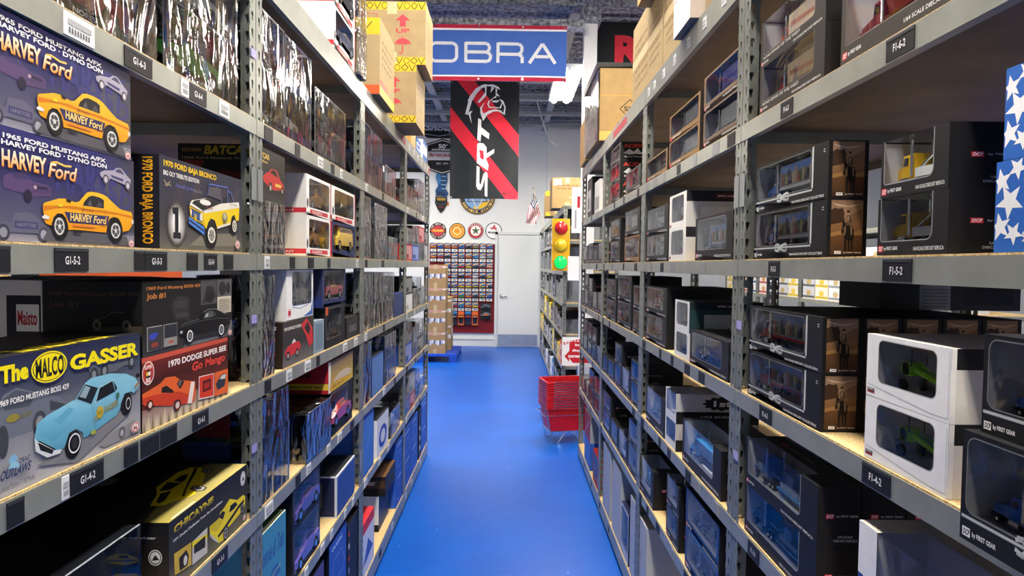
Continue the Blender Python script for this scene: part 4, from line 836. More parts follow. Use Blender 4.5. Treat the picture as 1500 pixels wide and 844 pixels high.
def p_rider(a):
    """sepia picture of a rider on a dark horse"""
    a.rect(0, 0, 1, 1, '131214'); x0, x1, y0, y1 = .1, .9, .04, .98
    def U(u): return x0 + u * (x1 - x0)
    def V(v): return y0 + v * (y1 - y0)
    a.vgrad(x0, y0, x1, V(.35), '3a2618', '5a3c22'); a.vgrad(x0, V(.35), x1, V(.68), '6b4a2c', '8a6746'); a.vgrad(x0, V(.68), x1, y1, '9c7d62', '7d624c')
    a.poly([(U(0), V(.95)), (U(.5), V(.9)), (U(1), V(.94)), (U(.6), V(.87)), (U(.2), V(.89))], 'b09a82')
    a.poly([(U(.45), V(.68)), (U(.75), V(.78)), (U(1), V(.86)), (U(1), V(.6)), (U(.45), V(.6))], '7a5c40')
    a.poly([(U(0), V(.82)), (U(.1), V(.86)), (U(.25), V(.84)), (U(.36), V(.86)), (U(.42), V(.76)), (U(.4), V(.6)), (U(0), V(.55))], '3a281a')
    a.poly([(U(0), V(.4)), (U(.3), V(.44)), (U(.35), V(.38)), (U(0), V(.33))], '8f6a3e'); a.poly([(U(.7), V(.42)), (U(1), V(.46)), (U(1), V(.36)), (U(.7), V(.36))], '8f6a3e')
    # horse seen from the front quarter
    a.poly([(U(.34), V(.50)), (U(.36), V(.60)), (U(.42), V(.64)), (U(.46), V(.58)), (U(.52), V(.56)), (U(.66), V(.54)), (U(.72), V(.46)), (U(.73), V(.34)), (U(.70), V(.24)), (U(.69), V(.05)), (U(.64), V(.05)), (U(.64), V(.24)), (U(.60), V(.27)), (U(.59), V(.06)), (U(.55), V(.06)), (U(.54), V(.27)), (U(.50), V(.28)), (U(.48), V(.05)), (U(.43), V(.05)), (U(.43), V(.32)), (U(.40), V(.42)), (U(.37), V(.38)), (U(.33), V(.40))], '17110d')
    a.poly([(U(.36), V(.6)), (U(.345), V(.66)), (U(.38), V(.63))], '17110d'); a.poly([(U(.41), V(.63)), (U(.425), V(.68)), (U(.44), V(.62))], '17110d'); a.poly([(U(.36), V(.46)), (U(.375), V(.56)), (U(.385), V(.47))], '6b543c')
    # rider: coat, arms, leg, head, hat
    a.poly([(U(.46), V(.70)), (U(.50), V(.725)), (U(.56), V(.725)), (U(.61), V(.69)), (U(.62), V(.56)), (U(.56), V(.54)), (U(.47), V(.55))], '5c4632'); a.poly([(U(.46), V(.69)), (U(.42), V(.61)), (U(.44), V(.59)), (U(.50), V(.63))], '8c7256'); a.poly([(U(.60), V(.68)), (U(.645), V(.60)), (U(.62), V(.57)), (U(.58), V(.62))], '4a3726')
    a.poly([(U(.50), V(.70)), (U(.53), V(.60)), (U(.56), V(.70))], 'a58c6c'); a.poly([(U(.60), V(.56)), (U(.67), V(.50)), (U(.665), V(.36)), (U(.625), V(.36)), (U(.61), V(.47))], '7a6248'); a.poly([(U(.45), V(.55)), (U(.41), V(.47)), (U(.42), V(.36)), (U(.45), V(.36)), (U(.47), V(.48))], '7a6248')
    a.ell(U(.53), V(.755), .022, .026, 'a5845f', 12); a.poly([(U(.45), V(.775)), (U(.61), V(.775)), (U(.575), V(.785)), (U(.565), V(.815)), (U(.495), V(.815)), (U(.485), V(.785))], '2c1d12')
    a.rect(.2, .055, .36, .105, 'e6e2da'); a.text('DCP', .225, .065, .11, .03, '1d1814', .03, .2); a.text('by FIRST GEAR', .42, .065, .45, .026, 'd9cfc0', .02)
def p_spec(a):
    a.rect(.02, .06, .12, .14, '2a2324'); a.text('SPEC', .03, .105, .08, .03, 'e6e2de', .02); a.rect(.022, .065, .118, .085, 'b0303c')
    a.line([(.02, .2), (.8, .06), (.985, .06), (.985, .95)], .0008, 'a9a9a6')
def p_spec_end(a):
    a.rect(0, 0, 1, 1, 'ddd8d0'); a.rect(0, .72, 1, 1, '1a1a1e'); a.rect(.52, .80, .88, .94, 'cfc9c0'); a.rect(.53, .81, .87, .93, '2a2022'); a.text('SPEC CAST', .55, .87, .3, .045, 'e6e2dc', .02); a.rect(.54, .82, .86, .85, 'b02c38')
    a.rect(.3, .1, .95, .62, 'b9b0a2'); a.rect(.31, .11, .94, .61, 'd6cfc4'); a.text('Die-Cast Metal', .36, .2, .45, .04, '6a6258', .02); a.text('Grain Auger', .36, .14, .4, .04, '6a6258', .02)
    a.rect(0, .0, .03, 1, 'f2f0ea')

# ------------------------------------------------------------------ wrapped cases, bags, plain boxes
def wrapped_case(label, side, ya, yb, z, D, h, base='20222a', back='5c5e66', car='9a2c30', kind='coupe', group=None, inset=0.0, film='shrink_film', band=None, stripe=None, art=None, bh=.012, endcol=None, roof=None, model=True):
    """display case: plinth, back card, model car, all under clear wrinkled film"""
    L = yb - ya; t = box_thing('display_case', label, 'toy box', side, ya, yb, z, inset, group); e = .0015
    mb = MB(); mb.box(e, e, 0, L - e, D - e, bh, 'satin_plastic', base); mb.build('plinth', t)
    mb = MB(); mb.poly([(e, D - e, bh), (L - e, D - e, bh), (L - e, D - e, h - e), (e, D - e, h - e)], 'printed_card', back)
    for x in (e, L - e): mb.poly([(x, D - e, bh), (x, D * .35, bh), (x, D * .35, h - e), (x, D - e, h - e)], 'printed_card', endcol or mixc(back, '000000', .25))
    if roof: mb.poly([(e, e, h - e), (L - e, e, h - e), (L - e, D - e, h - e), (e, D - e, h - e)], 'printed_card', roof)
    if art: art(Art(mb, (e, D - e - .001, bh), (1, 0, 0), (0, 0, 1), L - 2 * e, h - bh))
    mb.build('back_card', t)
    for i in (0, 1):
        pass
    if band:
        mb = MB(); a = front_art(mb, L, h); a.rect(.0, .0, 1, band[1], band[0]); a.rect(.0, .985, 1, 1, band[0]); mb.build('printed_band', t)
    # thin edges of the case
    mb = MB(); r = .0016
    for x in (r, L - r):
        mb.tube([(x, r, 0), (x, r, h - r)], r, 'satin_plastic', 'c9ccd0' if not endcol else endcol, 4)
    mb.tube([(0, r, h - r), (L, r, h - r)], r, 'satin_plastic', 'c9ccd0', 4); mb.build('case_edge', t)
    if model:
        s = min(.92 * (L - .01) / .26, .85 * (D - .01) / .098, 1.1, .85 * (h - bh) / .09)
        o = bpy.data.objects.new('model_car', car_mesh(car, kind, stripe)); C.objects.link(o); o.parent = t; o.location = (L / 2, D * .42, bh + .0005); o.scale = (s,) * 3
    mb = MB(); f = -.0012; mb.box(f, f, 0.0003, L - f, D - f, h, film, skip=('bottom', 'back')); mb.build('film_wrap', t)
    return t
def plain_box(label, side, ya, yb, z, D, h, col, front=None, end=None, top=None, group=None, inset=0.0, name='boxed_model', mat='printed_card', cat='toy box'):
    t = picture_box(label, cat, side, ya, yb, z, D, h, col, front, end, top, group, inset, name)
    return t
# ================================================================== what stands on the shelves
SIDE = {'L': 'left', 'R': 'right'}
def lab(look, side, bay, lev, pos=''):
    return '%s, %s%s shelf, %s %s unit' % (look, (pos + ', ') if pos else '', ORD[lev], NEAR[bay], SIDE[side])
def Zs(lev): return LEV[lev] + 0.0006
IN = 0.004
def STK(fn, looks, side, bay, lev, ya, yb, D, hs, kws, group=None, pos='', inset=IN, names=('bottom one of', 'middle one of', 'top one of')):
    """boxes stacked on one spot of a shelf, each an own thing"""
    z = Zs(lev); n = len(hs); out = []
    for i, h in enumerate(hs):
        lk = looks[i] if isinstance(looks, list) else looks; kw = kws[i] if isinstance(kws, list) else kws
        p = pos
        if n > 1:
            w = ('lower' if i == 0 else 'upper') if n == 2 else ('lowest', 'middle', 'topmost')[i]
            p = (w + ' ' + pos) if pos else w + ' of its stack'
        out.append(fn(lab(lk, side, bay, lev, p), side, ya, yb, z, D, h, inset=inset, group=group, **kw)); z += h + .0004
    return out

# ---------------------------------------------------------------- left, nearest unit
G = 'picture boxes of model cars on the near left shelves'
for i, (a, b) in enumerate(((.79, 1.147), (.782, 1.139))):
    picture_box('navy box with yellow racing coupe picture, %s of the pair on the fifth shelf' % ('lower', 'upper')[i], 'toy box', 'L', a, b, Zs(5) + i * .1524, .175, .152, '2e2d5e', art_harvey, lambda q: q.rect(0, 0, 1, 1, '26264a'), None, G, IN)
picture_box('dark box with yellow off-road truck picture and big number 1', 'toy box', 'L', 1.231, 1.61, Zs(5), .175, .18, '1d1e2e', art_bronco, art_bronco_end, None, G, IN)
picture_box('grey box with light blue coupe picture and yellow oval, near left shelf', 'toy box', 'L', .78, 1.162, Zs(4), .18, .187, '22263c', art_malco, lambda q: q.rect(0, 0, 1, 1, '20243c'), art_malco_top, G, IN)
picture_box('red and black box with orange coupe picture under the black coupe box', 'toy box', 'L', 1.168, 1.526, Zs(4), .175, .139, '2a1210', art_mango, lambda q: q.rect(0, 0, 1, 1, '1c1110'), None, G, IN)
picture_box('black box with black coupe picture on top of the orange coupe box', 'toy box', 'L', 1.171, 1.55, Zs(4) + .1395, .18, .139, '121213', art_job, art_job_end, lambda q: q.rect(0, 0, 1, 1, '141415'), G, IN)
picture_box('black and olive box with yellow coupe pictures, third shelf', 'toy box', 'L', 1.257, 1.635, Zs(3), .17, .147, '17171c', art_chic, art_chic_end, art_chic_top, G, IN)
def art_dark_top(a):
    a.rect(0, 0, 1, 1, '121213'); a.text('1970 Dodge Challenger', .1, .1, .7, .08, '4a4630', .02); a.poly([(.1, .3), (.3, .7), (.8, .75), (.9, .4)], '2c2a1a'); a.ell(.7, .5, .08, .15, '8a8a80', 16)
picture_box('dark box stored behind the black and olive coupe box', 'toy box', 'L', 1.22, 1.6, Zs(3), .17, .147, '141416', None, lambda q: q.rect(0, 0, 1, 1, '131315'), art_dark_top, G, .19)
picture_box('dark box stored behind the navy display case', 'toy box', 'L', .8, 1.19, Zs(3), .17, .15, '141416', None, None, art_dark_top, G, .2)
t = wrapped_case('navy topped display case with silver edges and blue side, third shelf', 'L', .80, 1.158, Zs(3), .185, .186, '14161c', '2a4a9c', '32343c', 'sedan', inset=IN, film='clear_window', roof='14161d', endcol='1a1c26')
def art_maisto(a):
    a.rect(0, 0, 1, 1, 'dddedd'); a.rect(0, 0, 1, .28, '22262e'); a.rect(.45, .62, .98, .9, '1c1c22'); a.rect(.6, .66, .95, .84, 'f0f0ee'); a.text('Maisto', .62, .7, .3, .1, 'b8283a', .03); a.line([(.55, .12), (.7, .2), (.95, .2)], .004, 'e0e2e4')
for i in range(2):
    picture_box('white and dark boxed model %s, fourth left shelf' % ('behind the black coupe box', 'farther back behind the coupe boxes')[i], 'toy box', 'L', 1.19, 1.6, Zs(4), .12, .279, 'd9dad8', None, art_maisto, None, 'white boxed models at the back of the fourth shelf', .2 + .14 * i)
for i, (a_, b_, z_) in enumerate(((1.70, 2.0, .28), (2.02, 2.35, .26))):
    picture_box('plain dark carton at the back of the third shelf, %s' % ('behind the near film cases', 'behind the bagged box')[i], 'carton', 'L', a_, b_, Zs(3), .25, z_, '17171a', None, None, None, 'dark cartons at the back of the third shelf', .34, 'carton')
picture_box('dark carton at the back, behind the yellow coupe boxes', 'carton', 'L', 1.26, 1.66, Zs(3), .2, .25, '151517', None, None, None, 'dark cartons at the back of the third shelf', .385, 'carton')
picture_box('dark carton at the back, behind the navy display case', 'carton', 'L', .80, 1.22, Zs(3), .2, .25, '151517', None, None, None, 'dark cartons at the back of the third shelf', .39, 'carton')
# sixth shelf: clear cases
def art_norev(c1):
    def f(a): a.rect(0, 0, 1, 1, c1); a.poly([(0, .3), (.4, .7), (1, .6), (1, 1), (0, 1)], mixc(c1, 'ffffff', .18))
    return f
def p_word(a, w, col='e6e6e2', u=.34, s=.3, v=.03, h=.07): a.text(w, u, v, s, h, col, .03)
t = wrapped_case('clear case with red and silver model car, nearest on sixth left shelf', 'L', .85, 1.223, Zs(6), .19, .15, '1b1b1e', '7c6a68', 'a8484a', 'coupe', inset=IN, stripe='d9d9dc', art=art_norev('8a7a76'))
mb = MB(); a = front_art(mb, .373, .15); a.rect(0, 0, 1, .1, '1a1a1d'); p_word(a, 'NOREV', u=.38, s=.16, v=.02, h=.06); mb.build('printed_band', t)
for i, (c, k, bk) in enumerate((('3f8a34', 'coupe', '8f8a74'), ('b9bdc2', 'sedan', '7a7c80'))):
    t = wrapped_case('clear case with %s, %s of two beside the nearest left post' % (('green model car', 'silver model car')[i], ('lower', 'upper')[i]), 'L', 1.25, 1.584, Zs(6) + i * .1456, .19, .145, '1b1b1e', bk, c, k, inset=IN, art=art_norev(bk))
    mb = MB(); a = front_art(mb, .334, .145); a.rect(0, 0, 1, .1, '1a1a1d'); a.rect(.0, 0, .03, 1, '1a1a1d'); p_word(a, 'NOREV', u=.42, s=.16, v=.02, h=.06); mb.build('printed_band', t)

# ---------------------------------------------------------------- left, second unit
GW = 'film wrapped display cases'; WC = wrapped_case
STK(WC, ['film case with silver model car', 'film case with dark blue model car'], 'L', 1, 6, 1.70, 1.915, .19, (.15, .153), [dict(base='2a2b30', back='4a4c52', car='b4b6ba', kind='sedan'), dict(base='15161a', back='4c5060', car='262c44')], GW, 'in first stack')
STK(WC, ['film case on a navy base', 'film case with blue printed base'], 'L', 1, 6, 1.925, 2.17, .19, (.15, .15), [dict(base='262c6a', back='5c5a58', car='c9c6bc', kind='sedan', bh=.03, band=('2a3070', .2)), dict(base='3a4a9c', back='4c4e52', car='8c8e94', band=('5a74b4', .16))], GW, 'in second stack')
STK(WC, ['black edged film case with grey car', 'black edged film case with dark car'], 'L', 1, 6, 2.215, 2.62, .2, (.12, .108), [dict(base='17171a', back='55534e', car='8a8884'), dict(base='17171a', back='4a4a4a', car='34363a', kind='sedan')], GW, 'in third stack')
def wb_red(car, backc, base='f0efec'):
    return dict(col={'front': 'efeeec', 'end': 'd9d8d6', 'top': 'e2e1df'}, inner=backc, win=(.10, .20, .93, .92), model=car_mesh(*car), msc=.8, edge=None, front=p_redband, end=p_redband_end, name='model_car_box')
def p_redband(a): a.rect(.14, .05, .86, .16, 'b9303a'); a.text('CLASSICS', .22, .075, .4, .06, 'f0e6e4', .02); a.rect(.97, 0, 1, 1, 'b9303a'); a.ell(.045, .3, .028, .12, '2a2a2c', 14); a.text('1:24', .02, .05, .08, .05, '55555a', .02)
def p_redband_end(a): a.rect(0, .05, 1, .17, 'b9303a'); a.text('1/24 DIECAST', .3, .08, .5, .05, 'f0e6e4', .02); a.rect(.25, .25, .62, .82, '1d1a18'); a.rect(.27, .42, .6, .5, 'a8702a')
STK(WC, 'film case with dark model car', 'L', 1, 5, 1.70, 1.915, .2, (.146,), dict(base='2a2826', back='4e4e50', car='3a3c40', film='loose_bag'), GW, 'under coupe box')
picture_box('black box with red race coupe picture, on a film case, second left unit', 'toy box', 'L', 1.70, 1.915, Zs(5) + .1465, .205, .14, '201e1d', art_bandit, art_batcar, None, None, IN)
STK(window_box, ['white red-banded window box with orange car', 'white red-banded window box with gold car'], 'L', 1, 5, 2.12, 2.41, .2, (.135, .135), [wb_red(('e0902a', 'pickup'), '6a6a66'), wb_red(('c98a3a', 'coupe'), '6e685c')], 'white window boxes with red bands', 'nearer stack')
STK(window_box, ['navy based window box with yellow parts', 'white red-banded window box with dark car'], 'L', 1, 5, 2.425, 2.79, .2, (.135, .135), [dict(col={'front': '232c58', 'end': 'b9303a', 'top': '232c58'}, inner='5a5a56', win=(.06, .22, .92, .92), model=car_mesh('c9a63a', 'van'), edge=None), wb_red(('2c2624', 'coupe'), '6a6258')], 'white window boxes with red bands', 'farther stack')
# fourth shelf
STK(WC, ['bagged case with grey model', 'bagged case with red model'], 'L', 1, 4, 1.70, 1.83, .16, (.142, .14), [dict(base='3a3434', back='6a5a58', car='9c4a44', film='loose_bag'), dict(base='2c2c2e', back='5a5a5c', car='77787c', film='loose_bag')], 'bagged cases', 'by nearest post')
picture_box('dark box with two red car pictures, second left unit, fourth shelf', 'toy box', 'L', 1.90, 2.20, Zs(4), .2, .139, '2a211c', art_redcars, art_redcars_end, lambda q: q.rect(0, 0, 1, 1, '2c2624'), None, IN)
def p_whitebox(a): a.rect(.05, .06, .16, .24, 'e6c9cc'); a.rect(.06, .1, .15, .2, 'b9303a'); a.poly([(.6, .02), (.98, .02), (.98, .4), (.9, .12)], '3a6ab4'); a.line([(.2, .26), (.5, .2), (.8, .26), (.95, .5)], .002, '3a6ab4')
window_box('white window box with blue edge on top of the red cars box', 'L', 1.93, 2.195, Zs(4) + .1396, .2, .155, {'front': 'eceeee', 'end': 'e2e2e0', 'top': 'e8e8e8'}, '74726c', model=car_mesh('8a8c84', 'pickup'), msc=.8, win=(.2, .28, .93, .96), front=p_whitebox, edge='3a6ab4', name='model_car_box', inset=IN)
plain_box('pale blue boxed model standing beside the red cars box', 'L', 2.21, 2.325, Zs(4), .18, .115, '8f9fae', lambda a: a.rect(.1, .1, .9, .9, '6f8496'), inset=IN)
window_box('dark window box under the navy emblem box', 'L', 2.345, 2.62, Zs(4), .22, .155, '1a1a1d', '44423e', model=car_mesh('4a4c50', 'sedan'), msc=.85, front=lambda a: a.rect(.0, .8, .12, 1, 'c2562c'), name='model_car_box', inset=IN)
def p_navy_end(a): a.rect(0, 0, 1, 1, '2b2e4e'); a.rect(0, 0, 1, .3, '22306c'); a.poly([(.45, .75), (.52, .85), (.59, .75), (.52, .65)], '12142a'); a.poly([(.49, .75), (.52, .79), (.55, .75), (.52, .71)], '8f93ac')
window_box('navy window box with diamond emblem, stacked high on the fourth shelf', 'L', 2.30, 2.63, Zs(4) + .1556, .3, .14, {'front': '232c5c', 'end': '2b2e4e', 'top': '1c2040'}, '34343a', model=car_mesh('8a2c30', 'pickup'), msc=.9, end=p_navy_end, win=(.08, .2, .92, .95), name='model_car_box', inset=IN)
plain_box('dark flat boxed model far along the fourth left shelf', 'L', 2.65, 2.89, Zs(4), .25, .09, '1e1e20', lambda a: (a.rect(.05, .1, .95, .9, '2c2c2e'), a.text('SCHUCO', .2, .3, .5, .3, '8a8a8a', .02)), inset=IN)
# third shelf
STK(WC, ['film case with dark model', 'film case with red and blue model'], 'L', 1, 3, 1.70, 1.955, .2, (.185, .107), [dict(base='2a2c34', back='3c4c8a', car='2f4fa0', kind='van', film='shrink_film'), dict(base='2a2c34', back='8a2a38', car='2f4fa0')], GW, 'by nearest post')
wrapped_case('bagged box with dark lid in loose film on the third shelf', 'L', 2.10, 2.395, Zs(3), .25, .165, base='3a4250', back='6c7686', endcol='5a626e', roof='3c3e40', film='loose_bag', inset=-.003, model=False)
window_box('dark window box under the red boxed model', 'L', 2.41, 2.75, Zs(3), .22, .175, '191a1e', '46404a', model=car_mesh('a83038', 'sedan', None, .3), msc=.95, name='model_car_box', inset=IN)
def p_reddodge(a): a.vgrad(0, 0, 1, 1, 'd8b53a', '6a5a58'); a.rect(0, 0, .08, 1, 'e8e0dc'); a.rect(.05, .05, .8, .22, 'd8a82a'); a.poly([(.15, .3), (.4, .5), (.7, .5), (.95, .35), (.9, .2)], 'c9b9a8'); a.text('1969 Charger', .12, .09, .5, .08, '2a2018', .02)
def p_reddodge_end(a): a.rect(0, 0, 1, 1, 'a8202c'); a.rect(0, .12, 1, .32, 'd8b53a'); a.text('Dodge Charger Super Bee', .12, .16, .76, .1, '2a2018', .02); a.text('Muscle', .2, .5, .5, .25, '3a1216', .05, .3)
picture_box('red boxed model with yellow stripe, stacked on the third left shelf', 'toy box', 'L', 2.385, 2.76, Zs(3) + .1756, .23, .118, 'a8202c', p_reddodge, p_reddodge_end, None, None, IN)
# second shelf
def p_bonnie(a): a.rect(0, 0, 1, 1, '3f8ab0'); a.text('Bonnie & Tess', .05, .62, .85, .2, '2a4a9c', .02, .3); a.poly([(.05, .1), (.3, .35), (.6, .4), (.95, .2), (.95, .02), (.05, .02)], '6fb0c0'); a.poly([(.3, .35), (.5, .5), (.7, .5), (.8, .35)], '2f62a8'); a.line([(.3, .2), (.5, .42), (.8, .45)], .003, 'c9d08a')
def p_bonnie_top(a): a.rect(0, 0, 1, 1, '4c8a2c'); a.rect(0, 0, 1, .06, 'e8f0d0'); [a.rect(.04 + .08 * i, .08, .08 + .08 * i, .16, '24400f', a.k) for i in range(12)]; a.rect(.05, .3, .95, .95, '35641c')
plain_box('green topped blue box at the near end of the second shelf', 'L', 1.705, 1.925, Zs(2), .25, .26, {'*': '3f8ab0', 'top': '4c8a2c'}, p_bonnie, None, p_bonnie_top, inset=IN)
STK(window_box, 'black window box with purple car', 'L', 1, 2, 1.985, 2.28, .22, (.165, .125), [dict(col='15161c', inner='3a3468', model=car_mesh('5a4a9c', 'coupe'), win=(.06, .1, .94, .93), name='model_car_box'), dict(col='15161c', inner='33305a', model=car_mesh('4a3c80', 'sedan'), win=(.06, .1, .94, .93), name='model_car_box')], 'black window boxes with purple cars', 'mid shelf')
def p_navyend(a): a.rect(0, 0, 1, 1, '1b2344'); a.rect(0, 0, 1, .03, 'c9ced6'); a.rect(0, .97, 1, 1, 'c9ced6'); a.rect(.96, 0, 1, 1, 'c9ced6'); a.rect(.2, .25, .75, .82, '16242a'); a.line([(.72, .25), (.72, .82)], .004, '8a8468'); a.ell(.6, .55, .08, .07, 'a9a488', 14)
plain_box('navy box with pale edges and end window, second left shelf', 'L', 2.506, 2.80, Zs(2), .22, .165, {'*': '20305e', 'top': '22262e'}, lambda a: (a.rect(0, 0, 1, 1, '2a4c94'), a.rect(0, .96, 1, 1, 'c9ced6'), a.rect(0, 0, .03, 1, 'c9ced6')), p_navyend, lambda a: (a.rect(0, 0, 1, 1, '1d2126'), a.rect(0, 0, 1, .03, 'c9ced6'), a.rect(0, 0, .02, 1, 'c9ced6')), inset=IN)
# bottom shelf
def p_blue(a): a.rect(0, 0, 1, 1, '2a55b4'); a.line([(.1, .3), (.3, .6), (.7, .62), (.9, .3), (.8, .15), (.2, .15), (.1, .3)], .003, '9ab4e4'); a.text('CLASSIC', .15, .82, .6, .07, 'dbe4f4', .02)
STK(plain_box, 'blue box with line drawing of a car', 'L', 1, 1, 2.40, 2.66, .25, (.205, .205), dict(col='24449a', front=p_blue, end=lambda a: (a.rect(0, 0, 1, 1, '12141c'), a.text('1:18', .4, .1, .3, .05, 'c9c9c9', .02))), 'blue boxes on the bottom shelf', 'of two')
plain_box('purple and black box with white letters on the bottom shelf', 'L', 2.06, 2.33, Zs(1), .25, .40, {'*': '17171c', 'top': '141418'}, lambda a: (a.rect(0, 0, 1, 1, '4a4480'), a.text('SHELBY', .1, .8, .7, .08, 'd9d4e4', .03)), None, lambda a: (a.rect(0, 0, 1, 1, '131318'), a.text('COLLECTION', .1, .1, .8, .16, 'e6e6e6', .03)), inset=IN)
plain_box('tall black box with coloured icons behind the second post', 'L', 2.68, 2.895, Zs(1), .25, .38, '16161a', lambda a: [a.ell(.12, .88 - .14 * i, .05, .035, c, 12) for i, c in enumerate(('d23a3a', 'e0d9d0', 'd23a3a', '8f9ad0', 'b9b9c4'))], inset=IN)

# ---------------------------------------------------------------- left, third unit
CARC = ['a8323a', 'c9c9cc', '2c4a9c', '8a8c90', 'd0a82c', '2a2c30', 'b4662c', '35684a', 'e0dfda', '6a2430']
def wkw(i, **k):
    d = dict(base=['1b1b20', '24306c', '2a2a2e', 'e0e0de'][i % 4], back=['5a5c62', '6e6a66', '4c5058', '7a7a7c'][(i // 2) % 4], car=CARC[i % len(CARC)], kind=['coupe', 'sedan', 'pickup'][i % 3]); d.update(k); return d
STK(WC, ['film case with pink edged card', 'film case with dark car'], 'L', 2, 6, 2.925, 3.10, .2, (.13, .145), [wkw(1, band=('d0487a', .05)), wkw(5)], GW, 'first stack')
STK(WC, ['film case with gold card', 'film case on blue base'], 'L', 2, 6, 3.115, 3.37, .2, (.12, .15), [wkw(4, back='b08a2a'), wkw(2, band=('2a3a8c', .18))], GW, 'second stack')
plain_box('narrow black boxed model standing between film cases, third left unit', 'L', 3.385, 3.45, Zs(6), .2, .15, '19191b', lambda a: a.rect(.2, .75, .8, .95, 'e6e6e4'), inset=IN)
STK(WC, 'film case with pink and red card', 'L', 2, 6, 3.47, 3.78, .2, (.16,), wkw(0, back='a8606a'), GW, 'last stack')
STK(WC, ['film case with yellow and red card', 'loosely bagged case'], 'L', 2, 5, 2.925, 3.11, .2, (.15, .14), [wkw(4, back='5c4a3c', base='c2462c'), wkw(3, film='loose_bag')], GW, 'first stack')
plain_box('narrow black boxed model on the fifth shelf, third left unit', 'L', 3.125, 3.19, Zs(5), .2, .15, '141416', inset=IN)
STK(WC, ['clear bagged case with gold model', 'clear bagged case with pale model'], 'L', 2, 5, 3.205, 3.52, .2, (.15, .13), [wkw(4, film='loose_bag'), wkw(8, film='loose_bag')], GW, 'in the middle')
STK(WC, 'film case with navy badge base', 'L', 2, 5, 3.56, 3.86, .2, (.13,), wkw(2, band=('2a4aa8', .2)), GW, 'near the far end')
plain_box('dark red boxed model behind the navy badge case', 'L', 3.62, 3.95, Zs(5), .2, .22, '6a1620', inset=.22)
STK(WC, ['film case with white base', 'film case with clear front'], 'L', 2, 4, 2.925, 3.11, .2, (.12, .15), [wkw(3, base='2c50a8', band=('2c50a8', .14)), wkw(7, film='loose_bag')], GW, 'first stack')
STK(WC, ['film case with pale car', 'dark film case with blue base'], 'L', 2, 4, 3.125, 3.42, .2, (.12, .15), [wkw(8), wkw(5, band=('2a3a8c', .15))], GW, 'second stack')
STK(WC, ['film case with red edge', 'film case with silver car'], 'L', 2, 4, 3.435, 3.75, .2, (.12, .15), [wkw(0, base='a82830'), wkw(1)], GW, 'third stack')
plain_box('navy boxed model at the far end of the fourth shelf, third left unit', 'L', 3.77, 4.08, Zs(4), .22, .14, '2a3a6c', inset=IN)
STK(WC, ['film case with yellow model', 'film case with dark card'], 'L', 2, 3, 2.925, 3.13, .2, (.14, .15), [wkw(4, back='34507c'), wkw(5, back='2c4470')], GW, 'first stack')
plain_box('black topped blue fronted box on the third shelf, third left unit', 'L', 3.15, 3.44, Zs(3), .25, .2, {'*': '3a64b0', 'top': '1c1e22'}, lambda a: a.rect(.03, .03, .97, .95, '5a80bc'), lambda a: a.rect(0, 0, 1, 1, '1c1e24'), inset=IN)
STK(WC, ['dark film case', 'dark film case with a car'], 'L', 2, 3, 3.49, 3.82, .2, (.14, .13), [wkw(5, back='2c3038'), wkw(2, back='2c3038')], GW, 'third stack')
plain_box('tall blue boxed model standing at the near end of the second shelf', 'L', 2.925, 3.20, Zs(2), .25, .29, '3564b8', lambda a: (a.rect(.05, .05, .95, .95, '3f74c8'), a.line([(.1, .2), (.9, .8)], .004, '7aa4e0')), inset=IN)
def p_whitecar(a): a.rect(0, 0, 1, 1, 'd9dfe8'); a.ell(.5, .42, .34, .3, '2c4aa8', 18); a.ell(.5, .42, .2, .18, 'd9dfe8', 16)
def p_whitecar_end(a): a.rect(0, 0, 1, 1, 'e4e6ea'); a.poly([(.3, .2), (.5, .5), (.9, .55), (.95, .25)], '2c4aa8'); a.poly([(.05, .1), (.3, .5), (.25, .1)], 'b03a50')
plain_box('black topped white box with blue car drawing, second shelf, third left unit', 'L', 3.28, 3.60, Zs(2), .3, .2, {'*': 'dfe3ea', 'top': '26282e'}, p_whitecar, p_whitecar_end, inset=IN)
STK(WC, 'pale film case', 'L', 2, 2, 3.66, 3.98, .2, (.15,), wkw(8, back='d8c090'), GW, 'near the far end')
def p_tow(a): a.rect(0, 0, 1, 1, 'd9dbde'); a.rect(0, 0, 1, .2, '19191c'); a.text('19', .82, .05, .1, .1, 'e6e6e6', .02); a.poly([(.05, .72), (.4, .95), (.62, .98), (.6, .85), (.35, .6), (.1, .6)], 'b02832'); a.line([(.1, .9), (.55, .68), (.62, .55)], .008, 'b02832'); a.line([(.2, .6), (.5, .8)], .006, '7a1c24'); a.ell(.55, .42, .12, .14, '17171a', 18); a.ell(.55, .42, .05, .06, 'd9d9d9', 12)
plain_box('tan topped box with red crane truck picture on the bottom shelf', 'L', 3.515, 3.80, Zs(1), .3, .2, {'*': '2a3c64', 'top': 'c2a878', 'left': 'd9dbde'}, lambda a: (a.rect(0, 0, 1, 1, '2b3f6c'), a.text('Crane', .1, .6, .8, .25, '1c2848', .03)), p_tow, inset=.04)
plain_box('black and brown box on top of the crane truck box', 'L', 3.515, 3.83, Zs(1) + .2006, .3, .11, {'*': '1c1a1a', 'top': '6a4a2c'}, None, lambda a: (a.rect(0, 0, 1, 1, '1b1716'), a.rect(0, .4, 1, .8, '4a3220'), a.text('Chevrolet', .3, .55, .5, .25, 'c9c4bc', .02, .3)), inset=IN)
plain_box('red and white boxed model in front of the tan topped box', 'L', 2.95, 3.22, Zs(1), .16, .26, {'*': 'd9d4dc', 'top': 'c8303a'}, lambda a: (a.rect(0, 0, 1, 1, 'd4d8e6'), a.rect(0, .8, 1, 1, 'c8303a'), a.poly([(.1, .2), (.5, .6), (.9, .3)], '3a5ab0')), inset=IN)
